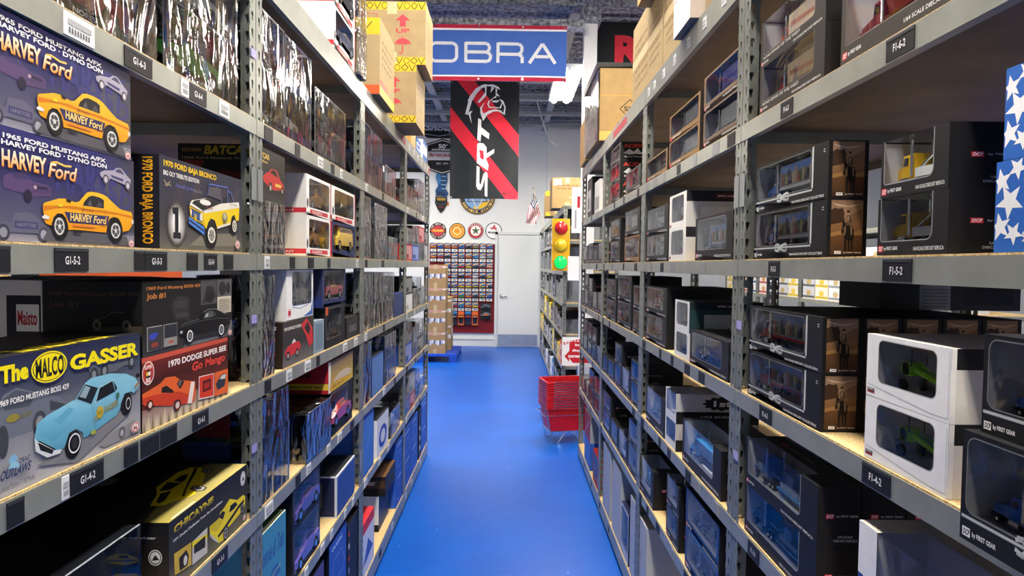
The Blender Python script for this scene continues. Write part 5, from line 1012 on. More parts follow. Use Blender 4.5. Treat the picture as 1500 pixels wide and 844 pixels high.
STK(plain_box, ['blue box with white outline drawing', 'blue box with white script'], 'L', 2, 1, 3.86, 4.11, .25, (.2, .2), dict(col='2f5cb8', front=p_blue), 'blue boxes near the third left post', 'of its stack')

# ---------------------------------------------------------------- left, fourth unit
rnd = random.Random(7)
def fill(side, bay, lev, lo, hi, hmax, seed, kind, D=.2):
    """a run of boxes along one shelf of a far unit"""
    r = random.Random(seed); y = lo; n = 0
    while y < hi - .16:
        w = min(r.uniform(.22, .33), hi - y); i = r.randrange(40); pos = '%s stack' % ORDN[n]
        hs = []
        tot = r.uniform(.62, .98) * hmax
        while tot > .1 and len(hs) < 3: h = min(r.uniform(.105, .15), tot); hs.append(h); tot -= h
        z = Zs(lev); looks = []
        for k, h in enumerate(hs):
            which = '' if len(hs) == 1 else (('lower', 'upper') if len(hs) == 2 else ('lowest', 'middle', 'topmost'))[k] + ' in '
            i = r.randrange(40)
            if kind == 'wrap':
                c = r.random()
                if c < .68:
                    kw = wkw(i); nm = COLN.get(kw['car'], 'dark'); WC('film case with %s car, %s%s, %s shelf, %s %s unit' % (nm, which, pos, ORD[lev], NEAR[bay], SIDE[side]), side, y, y + w - .012, z, D, h - .0006, inset=IN, group=GW, **kw)
                else:
                    cn, cc = PLN[i % len(PLN)]; plain_box('%s boxed model, %s%s, %s shelf, %s %s unit' % (cn, which, pos, ORD[lev], NEAR[bay], SIDE[side]), side, y, y + w - .012, z, D, h - .0006, cc, lambda a, cc=cc: (a.rect(.06, .1, .94, .9, mixc(cc, 'ffffff', .25)), a.rect(.1, .15, .5, .4, mixc(cc, '000000', .4))), inset=IN, group='boxed models on the far left shelves')
            else:
                tc = TRC[i % len(TRC)]; ld = ['box', 'flat', 'lowboy', 'tank', 'dump'][i % 5]
                window_box('black box with %s truck, %s%s, %s shelf, %s %s unit' % (tc[0], which, pos, ORD[lev], NEAR[bay], SIDE[side]), side, y, y + w - .012, z, D, h - .0006, '19191c', '3a3842', 'front' if i % 3 else 'wrap', truck_mesh(tc[1], ld, tc[2]), min(.95, (w - .05) / .31), p_dcp, p_dcp_end, None, None, 'black window boxes with model trucks', IN, moff=-.0)
            z += h
        y += w; n += 1
COLN = {'a8323a': 'red', 'c9c9cc': 'silver', '2c4a9c': 'blue', '8a8c90': 'grey', 'd0a82c': 'yellow', '2a2c30': 'black', 'b4662c': 'orange', '35684a': 'green', 'e0dfda': 'white', '6a2430': 'maroon'}
PLN = [('navy', '24346c'), ('black', '18181a'), ('white', 'dcdcda'), ('red', 'a8262e'), ('blue', '2c56b0'), ('grey', '7c8088')]
TRC = [('blue', '2858b8', 'c4c8d0'), ('red', 'b4262e', '3a3a3e'), ('silver', 'c4c6ca', 'a9acb2'), ('white', 'e6e6e6', 'dcdce0'), ('yellow', 'e0b01e', '2c2c30'), ('green', '2e7a3a', 'c9c9cc'), ('black', '1b1b1e', '8f9298')]
for lev, hm in ((6, .30), (5, .29), (4, .27), (3, .29), (2, .28)): fill('L', 3, lev, 4.145, 5.33, hm, 100 + lev, 'wrap')
for i, (a, b, c) in enumerate(((4.16, 4.45, '2f5cb8'), (4.47, 4.78, '2a52ac'))):
    STK(plain_box, ['blue box with white line drawing', 'blue box with pale outline'], 'L', 3, 1, a, b, .25, (.2, .19), dict(col=c, front=p_blue), 'blue boxes by the last left post', '%s along' % ('first', 'second')[i])
plain_box('narrow black boxed model with white badges on the bottom shelf, fourth left unit', 'L', 4.84, 4.98, Zs(1), .25, .38, '141416', lambda a: (a.rect(.15, .08, .85, .75, '1c1c1e'), [a.ell(.5, .2 + .2 * i, .2, .05, 'd9d9d9', 10) for i in range(3)]), inset=IN)
STK(plain_box, 'blue box with sloping drawing', 'L', 3, 1, 5.0, 5.3, .25, (.2, .19), dict(col='3a6cc4', front=p_blue), 'blue boxes by the last left post', 'at the aisle end')

# ---------------------------------------------------------------- left, top shelf
Z7 = LEV[7] + .0006
for i in range(2):
    window_box('white window box with red bands on the top left shelf, %s' % ('lower', 'upper')[i], 'L', 2.43, 2.76, Z7 + i * .1605, .3, .16, {'front': 'f2f1ef', 'end': 'f0efed', 'top': 'e6e6e4'}, '4a4846', model=car_mesh('2c2c30', 'coupe'), win=(.08, .24, .9, .94), edge=None, front=p_redband, end=p_redband_end, name='model_car_box', inset=.0, group='white window boxes on the top shelf')
STK(WC, 'grey film wrapped case', 'L', 1, 7, 2.775, 2.885, .3, (.19, .19), [wkw(5, film='loose_bag', back='3a3c3e', model=False), wkw(3, film='loose_bag', back='55575a', model=False)], GW, 'beside the carton', inset=-.02)
def carton(label, x0, y0, z, w, d, h, art=None, col='9e8a68', rot=0, side_art=None, group='brown cartons on the top shelves', tape=True, end_art_=None):
    """brown shipping carton; x0,y0: corner nearest the viewer on its left; camera side is local front"""
    t = thing('carton', label, 'carton', (x0, y0, z), rot, group)
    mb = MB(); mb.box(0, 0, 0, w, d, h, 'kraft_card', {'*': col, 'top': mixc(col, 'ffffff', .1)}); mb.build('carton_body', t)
    mb = MB(); g = .0008
    if tape:
        for za, zb in ((0, .07), (h - .07, h)): mb = MB(); mb.box(w * .5 - .028, -g, za, w * .5 + .028, -g / 2, zb, 'printed_card', mixc(col, 'e9d9b0', .4)); mb.build('packing_tape', t)
    if art:
        mb = MB(); a = front_art(mb, w, h); art(a); mb.build('front_print', t)
    if side_art:
        mb = MB(); a = right_art(mb, w, d, h); side_art(a); mb.build('side_print', t)
    if end_art_:
        mb = MB(); a = left_art(mb, d, h); end_art_(a); mb.build('side_print', t)
    return t
def p_tape_pattern(a, v0, v1):
    a.rect(0, v0, 1, v1, 'cfae28'); vm = (v0 + v1) / 2; r = (v1 - v0) * .42
    for i in range(9):
        u = .06 + .11 * i
        if i % 3 == 1: a.line([(u - .05, vm), (u, vm + r), (u + .05, vm), (u, vm - r), (u - .05, vm)], .004, '23241c')
        elif i % 3 == 0: a.ring(u, vm, .045, r, .82, '23241c', 14)
        else: a.line([(u - .05, vm + r), (u, vm - r), (u + .05, vm + r)], .004, '23241c')
def p_up(a):
    p_tape_pattern(a, .87, 1.0); p_tape_pattern(a, 0, .12)
    c = 'b8404a'; u = .66
    a.poly([(u - .045, .60), (u + .045, .60), (u + .045, .70), (u + .11, .70), (u, .80), (u - .11, .70), (u - .045, .70)], c); a.text('UP', u - .1, .5, .2, .075, c, .03)
    a.poly([(u - .13, .31), (u - .1, .37), (u - .05, .41), (u, .42), (u + .05, .41), (u + .1, .37), (u + .13, .31), (u + .09, .335), (u + .045, .315), (u, .335), (u - .045, .315), (u - .09, .335)], c); a.line([(u, .33), (u, .2), (u - .012, .175), (u - .035, .175), (u - .045, .2)], .006, c); a.line([(u, .42), (u, .45)], .005, c)
    for i in range(5): a.ell(u - .1 + .05 * i, .465 - .008 * abs(i - 2), .006, .007, c, 6)
    a.line([(.06, .56), (.28, .56), (.28, .8), (.06, .8), (.06, .56)], .003, c); a.ell(.15, .7, .06, .05, c, 10); a.rect(.1, .6, .2, .635, c); a.line([(.22, .6), (.24, .74)], .006, c)
def p_carton_text(a, n=5, col='6a5234'):
    rr = random.Random(int(a.w * 1000) + n)
    for i in range(n):
        v = .72 - .1 * i; u = .14
        while u < .8: w = rr.uniform(.06, .16); a.rect(u, v, u + w, v + .035, col, a.k); u += w + .04
    a.k += 1
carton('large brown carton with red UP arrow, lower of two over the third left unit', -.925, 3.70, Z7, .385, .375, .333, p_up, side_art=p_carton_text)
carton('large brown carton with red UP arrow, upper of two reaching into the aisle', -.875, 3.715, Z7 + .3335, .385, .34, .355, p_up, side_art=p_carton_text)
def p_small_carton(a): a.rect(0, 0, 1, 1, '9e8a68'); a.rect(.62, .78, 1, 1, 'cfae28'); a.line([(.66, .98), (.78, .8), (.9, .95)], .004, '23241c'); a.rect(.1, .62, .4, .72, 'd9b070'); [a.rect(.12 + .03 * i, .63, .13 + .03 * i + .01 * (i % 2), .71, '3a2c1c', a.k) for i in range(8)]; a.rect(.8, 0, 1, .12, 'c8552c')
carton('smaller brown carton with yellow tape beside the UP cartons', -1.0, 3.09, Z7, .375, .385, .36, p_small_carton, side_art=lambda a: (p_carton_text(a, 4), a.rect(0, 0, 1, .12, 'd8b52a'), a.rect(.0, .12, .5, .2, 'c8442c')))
for i, (y, c, h) in enumerate(((4.35, 'c9a266', .16), (4.62, '3a6cb0', .10))):
    plain_box('%s on the top shelf behind the UP cartons' % ('small brown carton', 'blue and white boxed models')[i], 'L', y, y + .22, Z7, .2, h, c, (lambda a: (a.rect(0, .2, 1, .7, 'e6e6e6'), a.rect(.1, .3, .8, .6, '3a6cb0'))) if i else None, inset=IN)
plain_box('white boxed model on the top shelf near the last left post', 'L', 4.95, 5.2, Z7, .2, .15, 'e4e4e2', lambda a: (a.rect(0, 0, 1, .3, '3a6cb0'), a.rect(0, .8, 1, 1, '3a6cb0')), inset=IN)
# ---------------------------------------------------------------- right, nearest unit
T_RED = truck_mesh('c4202c', 'mural', 'c41f2c'); T_BLUE = truck_mesh('2a68c8', 'mural', 'd9dce0'); T_YEL = truck_mesh('e8b416', 'tow', 'e6e6e6'); T_BLOW = truck_mesh('2e6ab0', 'lowboy', '4a78a8'); T_REDBOX = truck_mesh('a82028', 'box', 'c9b4a4')
T_YMIX = truck_mesh('e8b416', 'box', 'd9a22a'); T_WHITE = truck_mesh('dcdcdc', 'box', 'e4e4e6'); T_SILV = truck_mesh('b9bcc2', 'tank', 'c4c8cc'); T_PINK = truck_mesh('c4306e', 'flat', '4a4a50')
RW = (.035, .26, .80, .95)
def bk_pastoral(c1, c2, c3):
    def f(a):
        a.rect(0, 0, 1, 1, '47454f'); a.rect(.45, .3, 1, 1, c1); a.rect(.45, .78, 1, 1, c2)
        rr = random.Random(5)
        for i in range(9): u = .47 + .058 * i; a.poly([(u, .32), (u + .02, .5 + rr.random() * .3), (u + .05, .55 + rr.random() * .2), (u + .06, .32)], [c3, '2c3a2c', 'b9a48c', '3a4a3a'][i % 4])
    return f
def rope_box(label, ya, yb, z, bk, truck, side='R', inset=IN, rider=True, D=.077, h=.112):
    return window_box(label, side, ya, yb, z, D, h, '17181c', '55525e', 'front', truck, (yb - ya) * .74 / .31, lambda a: p_rope(a, RW), p_rider, None, RW, 'black rope bordered truck boxes', inset, '6d7072', backcard=bk, mz=.0)
for i in range(2):
    rope_box('black rope bordered box with blue truck and rider picture, %s, fifth right shelf' % ('lower', 'upper')[i], 1.233 - .0 * i, 1.598 - .006 * i, Zs(5) + i * .1124, bk_pastoral('3a5a9c', '6f8fc4', 'a04a34'), T_BLUE)
    rope_box('black rope bordered box with red truck and rider picture, %s, fourth right shelf' % ('lower', 'upper')[i], 1.236, 1.614, Zs(4) + i * .1124, bk_pastoral('3c4a6c', '8f9cc0', '4a3a34'), T_RED)
for j in range(1, 5):
    for i in range(2):
        t = picture_box('black rider picture box, %s, %s row back behind the red truck boxes' % (('lower', 'upper')[i], ('first', 'second', 'third', 'fourth')[j - 1]), 'toy box', 'R', 1.236, 1.6, Zs(4) + i * .1124, .0755, .112, '151518', None, p_rider, None, 'rider picture boxes behind on the fourth shelf', IN + .078 * j)
def p_grey_end(a): a.rect(0, 0, 1, 1, '2a2a2c'); a.rect(.28, .0, .5, .9, '8f9092'); [a.rect(.3, .1 + .12 * k, .48, .16 + .12 * k, '6a6a6c', a.k) for k in range(6)]; a.rect(.6, .2, .95, .8, '1c1c1e')
plain_box('long dark box with pale label lying over the rider picture boxes', 'R', 1.49, 1.675, Zs(4) + .2254, .33, .066, '242426', None, p_grey_end, inset=.262)
DW = (.05, .24, .80, 1)
for i in range(2):
    window_box('black window box with yellow tow truck, %s, fifth right shelf' % ('lower', 'upper')[i], 'R', .892 + .003 * i, 1.062 - .005 * i, Zs(5) + i * .0926, .24, .092, '1d1d20', '4a4854', 'wrap', T_YEL, .8, lambda a: p_dcp(a, s=1.2), p_dcp_end, None, DW, 'black window boxes with yellow trucks', IN, moff=.032)
def p_star(a):
    a.rect(0, 0, 1, 1, '2a62b4')
    rr = random.Random(3)
    for cu, cv, r in ((.03, .78, .055), (.075, .55, .075), (.03, .28, .06), (.11, .9, .05), (.10, .2, .05), (.6, .9, .05), (.8, .88, .05), (.93, .5, .06)):
        P = []
        for k in range(10):
            q = r if k % 2 == 0 else r * .42; t = PI / 2 + k * PI / 5 + cu * 7; P.append((cu + q * math.cos(t), cv + q * math.sin(t) * a.w / a.h))
        P = [(max(0.0, min(1.0, u)), max(0.0, min(1.0, v))) for u, v in P]; a.poly(P, 'f0f0ee')
    a.text('93 cc', .14, .1, .12, .12, 'e6e6e6', .02, .15)
for i in range(2):
    window_box('blue box with white stars, %s at the right edge of the fifth shelf' % ('lower', 'upper')[i], 'R', .50, .806 - .01 * i, Zs(5) + i * .1133, .2, .1127, '2a62b4', '6a2c34', 'front', car_mesh('e0b01e', 'pickup'), .8, p_star, lambda a: a.rect(0, 0, 1, 1, '24529c'), None, (.17, .3, .9, .92), 'blue star boxes', IN, '2a2426', name='star_box')
for i in range(2):
    window_box('white window box with green farm auger, %s, fourth right shelf' % ('lower', 'upper')[i], 'R', .875 - .0 * i, 1.081, Zs(4) + i * .1055, .25, .105, {'front': 'eeeeec', 'end': 'dcd7cf', 'top': 'cfcac4'}, '8f8682', 'front', auger_mesh(), .82, p_spec, p_spec_end, None, (.16, .26, .86, .93), 'white farm toy boxes', IN, 'b9b9b6', name='farm_toy_box')
for i in range(2):
    rope_box('black rope bordered box jutting over the fourth shelf edge, %s' % ('lower', 'upper')[i], .515 + .0 * i, .753 - .012 * i, Zs(4) + i * .1305, None, T_BLUE, inset=-.064 + .012 * i, D=.12, h=(.13, .115)[i])
for j in range(3):
    for i in range(2):
        lb = ('black wraparound window box with blue low trailer, %s, third right shelf' % ('lower', 'upper')[i]) if j == 0 else 'black window box, %s, %s row back on the third right shelf' % (('lower', 'upper')[i], ('', 'first', 'second')[j])
        window_box(lb, 'R', 1.236 - .0 * i, 1.612, Zs(3) + i * .1206, .086, .12, '17181b', '3a3c46', 'wrap', T_BLOW if j == 0 else None, 1.0, lambda a: p_dcp(a, s=.85), p_dcp_end, lambda a: (a.rect(.18, .66, .26, .8, 'b83a44'), a.text('FIRST GEAR', .3, .68, .3, .1, '8f8f90', .02)), (.04, .26, .80, 1), 'black window boxes with blue low trailers', IN + .088 * j, '9a9c9e')
window_box('white and blue box with dark top window, nearest on the third right shelf', 'R', .70, 1.088, Zs(3), .2, .235, {'front': 'e8e8ea', 'end': 'd4d0ca', 'top': 'cfc8c0'}, '26428c', 'wrap', T_BLUE, .9, lambda a: (a.rect(0, 0, .04, .62, '2a4690'), a.rect(.0, .0, 1, .2, '2a4690')), None, lambda a: (a.text('1/50 SCALE', .3, .6, .4, .12, '8a8078', .02), a.rect(.25, .85, .9, .92, '2a2624')), (.14, .22, .92, 1), None, IN, '1c1c1e', name='model_truck_box')
# sixth shelf
BRW = (.06, .26, .86, 1)
def p_brown(a): p_dcp(a, '1/64 SCALE DIE CAST REPLICA', s=.8); a.text('ROAD KINGS OF THE WEST', .06, .17, .6, .055, 'c9c5c0', .02)
for i in range(2):
    window_box('black box with red truck and tan trailer, %s, sixth right shelf' % ('lower', 'upper')[i], 'R', 1.262, 1.585, Zs(6) + i * .1105, .12, .11, '2c2826', '4c4440', 'wrap', T_REDBOX, .8, p_brown, lambda a: a.rect(0, 0, 1, 1, '201e1e'), None, BRW, 'black boxes with red trucks', IN, '6a6662')
window_box('larger black window box with crimson truck, sixth right shelf', 'R', .86, 1.20, Zs(6), .2, .165, '38332f', '5a5664', 'wrap', truck_mesh('b0203c', 'dump', 'c23a2c'), .95, lambda a: p_dcp(a, '1/64 SCALE DIECAST REPLICA', s=.8), None, None, (.05, .2, .92, 1), None, IN, '7a736c')
plain_box('dark box with small red mark behind the crimson truck box', 'R', 1.0, 1.24, Zs(6), .15, .2, '1c1b1d', None, lambda a: (a.rect(.35, .85, .45, .92, 'c23040'), a.text('DIECAST', .5, .86, .3, .05, 'b9b9b9', .02)), inset=.24)

# ---------------------------------------------------------------- right, second unit
WB = window_box
def dcp_kw(truck, style='front', sc=.9, win=None, **k):
    d = dict(col='19191c', inner='44424c', style=style, model=truck, msc=sc, front=p_dcp, end=p_dcp_end, win=win or ((.05, .24, .84, .94) if style == 'front' else (.05, .26, .82, 1))); d.update(k); return d
def brown_kw(truck): return dict(col={'front': '8a6a44', 'end': '2c2624', 'top': '6a5440'}, inner='3c3a40', model=truck, msc=.85, front=lambda a: (a.rect(.02, .05, .1, .16, 'c23a3a'), a.text('FIRST GEAR', .12, .06, .3, .09, 'e6dcd0', .02)), win=(.04, .2, .95, .94), edge='5a4632')
STK(WB, ['window box with white trailer', 'window box with purple lorry'], 'R', 1, 6, 1.72, 2.04, .14, (.11, .11), [dict(col={'front': '6a5240', 'end': '26232a', 'top': '3a3030'}, inner='4a4a78', model=T_WHITE, msc=.9, front=p_dcp, win=(.05, .22, .95, .95)), dict(col={'front': '7a6048', 'end': '26232a', 'top': '3a3030'}, inner='55558c', model=truck_mesh('5a4ab0', 'box', '8f84d0'), msc=.9, front=p_dcp, win=(.05, .22, .95, .95))], None, 'by nearest post')
STK(WB, 'brown window box with white lorry', 'R', 1, 6, 2.08, 2.47, .14, (.098, .098), brown_kw(T_WHITE), 'brown boxes with white lorries', 'mid shelf')
STK(WB, 'brown window box with patterned lorry', 'R', 1, 6, 2.50, 2.87, .14, (.09,), brown_kw(truck_mesh('3a3a3e', 'box', 'c9a48c')), None, 'by far post')
STK(WB, 'black window box with silver tanker', 'R', 1, 5, 2.465, 2.85, .2, (.112, .112), dcp_kw(T_SILV), 'black boxes with silver tankers', 'by far post')
def p_white_end(a): a.rect(0, 0, 1, 1, 'c9c7c2'); a.rect(0, .7, .9, 1, '222026'); a.rect(.4, .78, .72, .92, '5a2028'); a.text('SPEC CAST', .43, .83, .26, .04, 'e6e6e6', .02); a.rect(.2, .1, .7, .55, 'dedcd8')
STK(WB, ['white window box', 'white window box with dark topped end'], 'R', 1, 5, 2.215, 2.445, .25, (.118, .125), dict(col={'front': 'ececea', 'end': 'cfcdc8', 'top': 'dad8d4'}, inner='6a6468', model=truck_mesh('a8304c', 'mixer', 'b9b9b9'), msc=.8, end=p_white_end, front=lambda a: a.rect(.03, .05, .12, .14, '7a2028'), win=(.15, .2, .85, .93), name='farm_toy_box'), 'white boxes on the fifth shelf', 'by the tankers')
STK(WB, 'black window box with blue lorry card', 'R', 1, 5, 1.75, 2.10, .2, (.135,), dcp_kw(T_BLUE, backcard=lambda a: (a.rect(0, 0, 1, 1, '7a8cc0'), a.rect(.4, .5, 1, .9, 'a9c0e6'))), None, 'by nearest post')
STK(WB, 'black window box with pink truck', 'R', 1, 4, 2.46, 2.83, .3, (.118, .118), dcp_kw(T_PINK), 'black boxes with pink trucks', 'by far post')
def p_green_end(a): a.rect(0, 0, 1, 1, '1f3a3c'); a.rect(0, .75, 1, 1, '17262a'); a.rect(.35, .8, .7, .93, '2a1c20'); a.text('SPEC CAST', .38, .84, .28, .05, 'd9d9d9', .02); a.rect(.2, .08, .85, .6, '9fa5a4'); a.text('Diecast Replica', .25, .12, .5, .06, '4a5252', .02)
STK(WB, ['white window box with chrome truck', 'white window box with dark green end'], 'R', 1, 4, 2.15, 2.335, .25, (.095, .107), [dict(col={'front': 'e4e6e8', 'end': 'e0dedc', 'top': 'd4d4d4'}, inner='5c5a60', model=truck_mesh('b9bcc2', 'mixer', 'd4d4d6'), msc=.8, win=(.14, .2, .88, .93), name='farm_toy_box'), dict(col={'front': 'e4e6e8', 'end': '1f3a3c', 'top': '2c3436'}, inner='4c4a50', model=truck_mesh('c9ccd2', 'mixer', '8f9298'), msc=.8, end=p_green_end, win=(.14, .2, .88, .93), name='farm_toy_box')], None, 'second along')
STK(WB, 'black window box with yellow lorry', 'R', 1, 4, 1.76, 2.135, .2, (.112,), dcp_kw(T_YMIX, backcard=lambda a: (a.rect(0, 0, 1, 1, '6a645c'), a.rect(.45, .5, 1, .95, 'd9a22a'))), None, 'by nearest post')
STK(WB, 'black window box with silver truck', 'R', 1, 3, 2.46, 2.79, .2, (.15,), dcp_kw(truck_mesh('8f949c', 'lowboy', '55585e'), 'wrap'), None, 'by far post')
def p_first_end(a):
    a.rect(0, 0, 1, 1, 'b9b7b4'); a.rect(0, 0, 1, .42, '1c1a1c'); a.text('1/64 SCALE', .3, .22, .4, .07, 'c9c9c9', .02); a.text('DIECAST MODEL', .2, .1, .55, .07, '8a8a8a', .02)
    for i in range(12): t = PI * 2 * i / 12; a.ell(.55 + .2 * math.cos(t), .7 + .2 * math.sin(t), .035, .04, '201c1e', 6, a.k)
    a.k += 1; a.ell(.55, .7, .2, .2, '201c1e', 20); a.text('1st', .45, .6, .22, .2, 'e6e2de', .03)
STK(WB, 'white and black gear emblem box', 'R', 1, 3, 2.29, 2.445, .3, (.1, .108), dict(col={'front': 'dfe3ea', 'end': 'b9b7b4', 'top': 'c4c1bd'}, inner='3a5a9c', model=None, end=p_first_end, style='wrap', win=(.12, .3, .95, 1), name='model_truck_box'), 'gear emblem boxes', 'mid shelf')
STK(WB, 'black wraparound box with blue trucks', 'R', 1, 3, 1.80, 2.20, .2, (.145,), dcp_kw(truck_mesh('2e8ad0', 'dump', '3a9ae0'), 'wrap', 1.0), None, 'by nearest post')
STK(WB, 'black box with blue trailer in top window', 'R', 1, 2, 2.62, 2.89, .3, (.16,), dcp_kw(truck_mesh('3a8a5a', 'box', '5a8ac4'), 'wrap', .75), None, 'by far post')
STK(WB, 'wraparound box with dark truck', 'R', 1, 2, 2.225, 2.40, .12, (.115, .115), dcp_kw(truck_mesh('55504e', 'tow', '8a8a8a'), 'wrap', .9, moff=.03), 'small wraparound boxes', 'mid shelf')
STK(WB, 'blue and black window box', 'R', 1, 2, 1.80, 2.14, .2, (.135, .135), dict(col={'front': '1e3f7c', 'end': '17191e', 'top': '16181c'}, inner='2a3450', model=truck_mesh('22262c', 'lowboy', '3a4a6a'), msc=.9, front=p_dcp, win=(.06, .24, .94, .95)), 'blue window boxes', 'by nearest post')
plain_box('tall plain grey carton, second right unit, bottom shelf', 'R', 2.72, 2.895, Zs(1), .45, .36, {'*': 'a9abac', 'left': 'b4b6b8'}, lambda a: (a.rect(0, 0, 1, 1, 'b0b4ba'), a.text('1:18', .3, .55, .2, .05, '6a7078', .02)), None, inset=IN, name='carton', cat='carton')
# ---------------------------------------------------------------- right, third unit
def p_rock_end(a): a.rect(0, 0, 1, 1, '191b1a'); a.text('AC/DC', .1, .68, .75, .2, 'c23a2c', .05); a.poly([(.12, .38), (.3, .6), (.45, .45), (.6, .64), (.7, .42), (.88, .5), (.8, .3), (.5, .34), (.3, .28)], 'c9cbca'); a.text('Band Truck', .15, .14, .65, .08, 'd4d4d2', .02)
STK(WB, 'black box with red lettering on its end', 'R', 2, 6, 3.56, 3.90, .16, (.108, .108, .1), dict(col='191b1a', inner='4a4448', model=T_REDBOX, msc=.85, front=p_dcp, end=p_rock_end, win=(.05, .24, .9, .94)), 'black boxes with red lettering', 'of three')
STK(WB, 'window box with red and white lorry', 'R', 2, 6, 3.0, 3.38, .16, (.11,), dcp_kw(truck_mesh('c9a08c', 'box', 'b43a3a')), None, 'nearest on shelf')
STK(WB, ['black window box with silver cab', 'window box with red printed edge'], 'R', 2, 5, 3.52, 3.86, .2, (.125, .12), [dcp_kw(T_SILV), dcp_kw(truck_mesh('c9c4c0', 'dump', '8a2430'))], None, 'far stack')
STK(WB, ['brown window box', 'black window box with pale lorry'], 'R', 2, 5, 3.0, 3.38, .2, (.13, .13), [brown_kw(T_SILV), dcp_kw(T_WHITE)], None, 'near stack')
STK(WB, 'black window box with chrome truck', 'R', 2, 4, 3.62, 3.98, .2, (.125, .12), dcp_kw(truck_mesh('77797e', 'flat', '8a8c92')), 'black boxes with chrome trucks', 'far stack')
STK(WB, ['large black window box', 'large window box with blue card'], 'R', 2, 4, 3.17, 3.57, .25, (.135, .135), [dcp_kw(T_SILV), dcp_kw(T_BLUE, backcard=lambda a: (a.rect(0, 0, 1, 1, '5a66a8'), a.poly([(.1, .2), (.5, .8), (.9, .3)], '8f9cd0')))], None, 'middle stack')
STK(WB, 'black window box with grey truck', 'R', 2, 4, 2.93, 3.12, .2, (.115, .115), dcp_kw(truck_mesh('5a5c62', 'tow', '77797e'), 'front', .85, moff=.03), 'small black boxes', 'nearest stack')
fill('R', 2, 3, 2.93, 4.11, .28, 31, 'dcp'); fill('R', 2, 2, 2.93, 4.11, .27, 36, 'dcp')
plain_box('tall grey carton, the nearer of two side by side, bottom right shelf', 'R', 3.36, 3.62, Zs(1), .42, .40, {'*': 'a4a7ab', 'left': 'b0b3b8'}, lambda a: a.rect(0, 0, 1, 1, 'b4b8bf'), inset=IN, name='carton', cat='carton')
plain_box('tall grey carton, the farther of two side by side, bottom right shelf', 'R', 3.70, 3.98, Zs(1), .42, .40, {'*': 'a4a7ab', 'left': 'b0b3b8'}, lambda a: a.rect(0, 0, 1, 1, 'b4b8bf'), inset=IN, name='carton', cat='carton')
window_box('navy patterned window box beside the grey cartons on the bottom shelf', 'R', 3.13, 3.33, Zs(1), .25, .26, {'front': 'd0d2da', 'end': '22284a', 'top': '22284a'}, '3a4068', model=car_mesh('77809a', 'sedan'), msc=.65, win=(.08, .2, .94, .95), name='model_car_box', inset=IN)
plain_box('tall pale grey carton behind the third right post', 'R', 2.925, 3.09, Zs(1), .42, .38, {'*': 'a9acb0'}, lambda a: a.rect(0, 0, 1, 1, 'b4b9c2'), inset=IN, name='carton', cat='carton')
# ---------------------------------------------------------------- right, fourth unit
for lev, hm in ((5, .27), (4, .27), (3, .28), (2, .27)): fill('R', 3, lev, 4.145, 5.33, hm, 300 + lev, 'dcp')
plain_box('tall black boxed model with white picture, fourth right unit, sixth shelf', 'R', 4.75, 5.02, Zs(6), .3, .29, '1a1b1d', lambda a: (a.rect(.15, .15, .75, .7, 'c4c4c2'), a.rect(.2, .2, .5, .5, '6a6c70')), inset=IN)
plain_box('white boxed model beside the tall black one, fourth right unit', 'R', 4.35, 4.6, Zs(6), .2, .22, 'dededc', lambda a: a.rect(.1, .1, .9, .5, '9a9a98'), inset=IN)
def p_redgrey(a): a.rect(0, 0, 1, 1, '9a2430'); a.rect(.1, .1, .9, .9, '7a1c2c'); a.line([(.2, .2), (.8, .8)], .01, 'b9a0a8')
STK(plain_box, ['blue fronted box', 'red and grey box'], 'R', 3, 1, 4.62, 4.95, .3, (.2, .19), [dict(col={'*': '2c56a8', 'left': '8a2420'}, front=lambda a: a.rect(.05, .1, .95, .9, '3a68bc')), dict(col={'*': '8f9a9c', 'top': '9aa09c'}, front=p_redgrey)], None, 'beside the basket stand')
window_box('red boxed model near the last right post, bottom shelf', 'R', 4.2, 4.45, Zs(1), .25, .22, {'front': 'b02a22', 'end': 'b8321e', 'top': '8a2018'}, '2c2624', model=car_mesh('c9502c', 'coupe'), msc=.75, win=(.1, .2, .9, .92), name='model_car_box', inset=IN)
# ---------------------------------------------------------------- right, top shelf
def cart_R(label, ya, yb, z, d, h, inset, art=None, endart=None, col='9e8a68', group='brown cartons on the top shelves'):
    L = yb - ya; t = thing('carton', label, 'carton', (XR + inset, yb, z), -PI / 2, group)
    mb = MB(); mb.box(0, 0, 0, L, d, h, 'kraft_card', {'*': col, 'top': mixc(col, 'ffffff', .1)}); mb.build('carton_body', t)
    mb = MB(); mb.box(0, -.0008, h * .48, L, -.0004, h * .48 + .045, 'printed_card', mixc(col, 'efdcb0', .35)); mb.build('packing_tape', t)
    if art: mb = MB(); art(front_art(mb, L, h)); mb.build('front_print', t)
    if endart: mb = MB(); endart(right_art(mb, L, d, h)); mb.build('end_print', t)
    return t
def p_lines(a): p_carton_text(a, 6, '7a6040')
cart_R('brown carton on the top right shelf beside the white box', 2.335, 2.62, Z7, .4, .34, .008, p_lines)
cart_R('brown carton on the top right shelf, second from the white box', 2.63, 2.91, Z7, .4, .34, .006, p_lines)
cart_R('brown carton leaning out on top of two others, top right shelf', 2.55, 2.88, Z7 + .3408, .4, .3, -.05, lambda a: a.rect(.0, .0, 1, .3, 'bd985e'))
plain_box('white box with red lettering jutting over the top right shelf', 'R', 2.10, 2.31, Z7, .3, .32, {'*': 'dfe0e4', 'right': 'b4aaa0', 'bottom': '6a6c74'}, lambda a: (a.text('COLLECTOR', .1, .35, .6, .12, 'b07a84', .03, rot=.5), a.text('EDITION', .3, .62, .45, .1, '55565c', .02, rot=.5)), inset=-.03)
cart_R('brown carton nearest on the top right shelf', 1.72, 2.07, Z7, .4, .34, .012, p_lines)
cart_R('narrow brown carton with torn tape, third along the top right shelf', 2.93, 3.38, Z7, .4, .42, .03, p_lines)
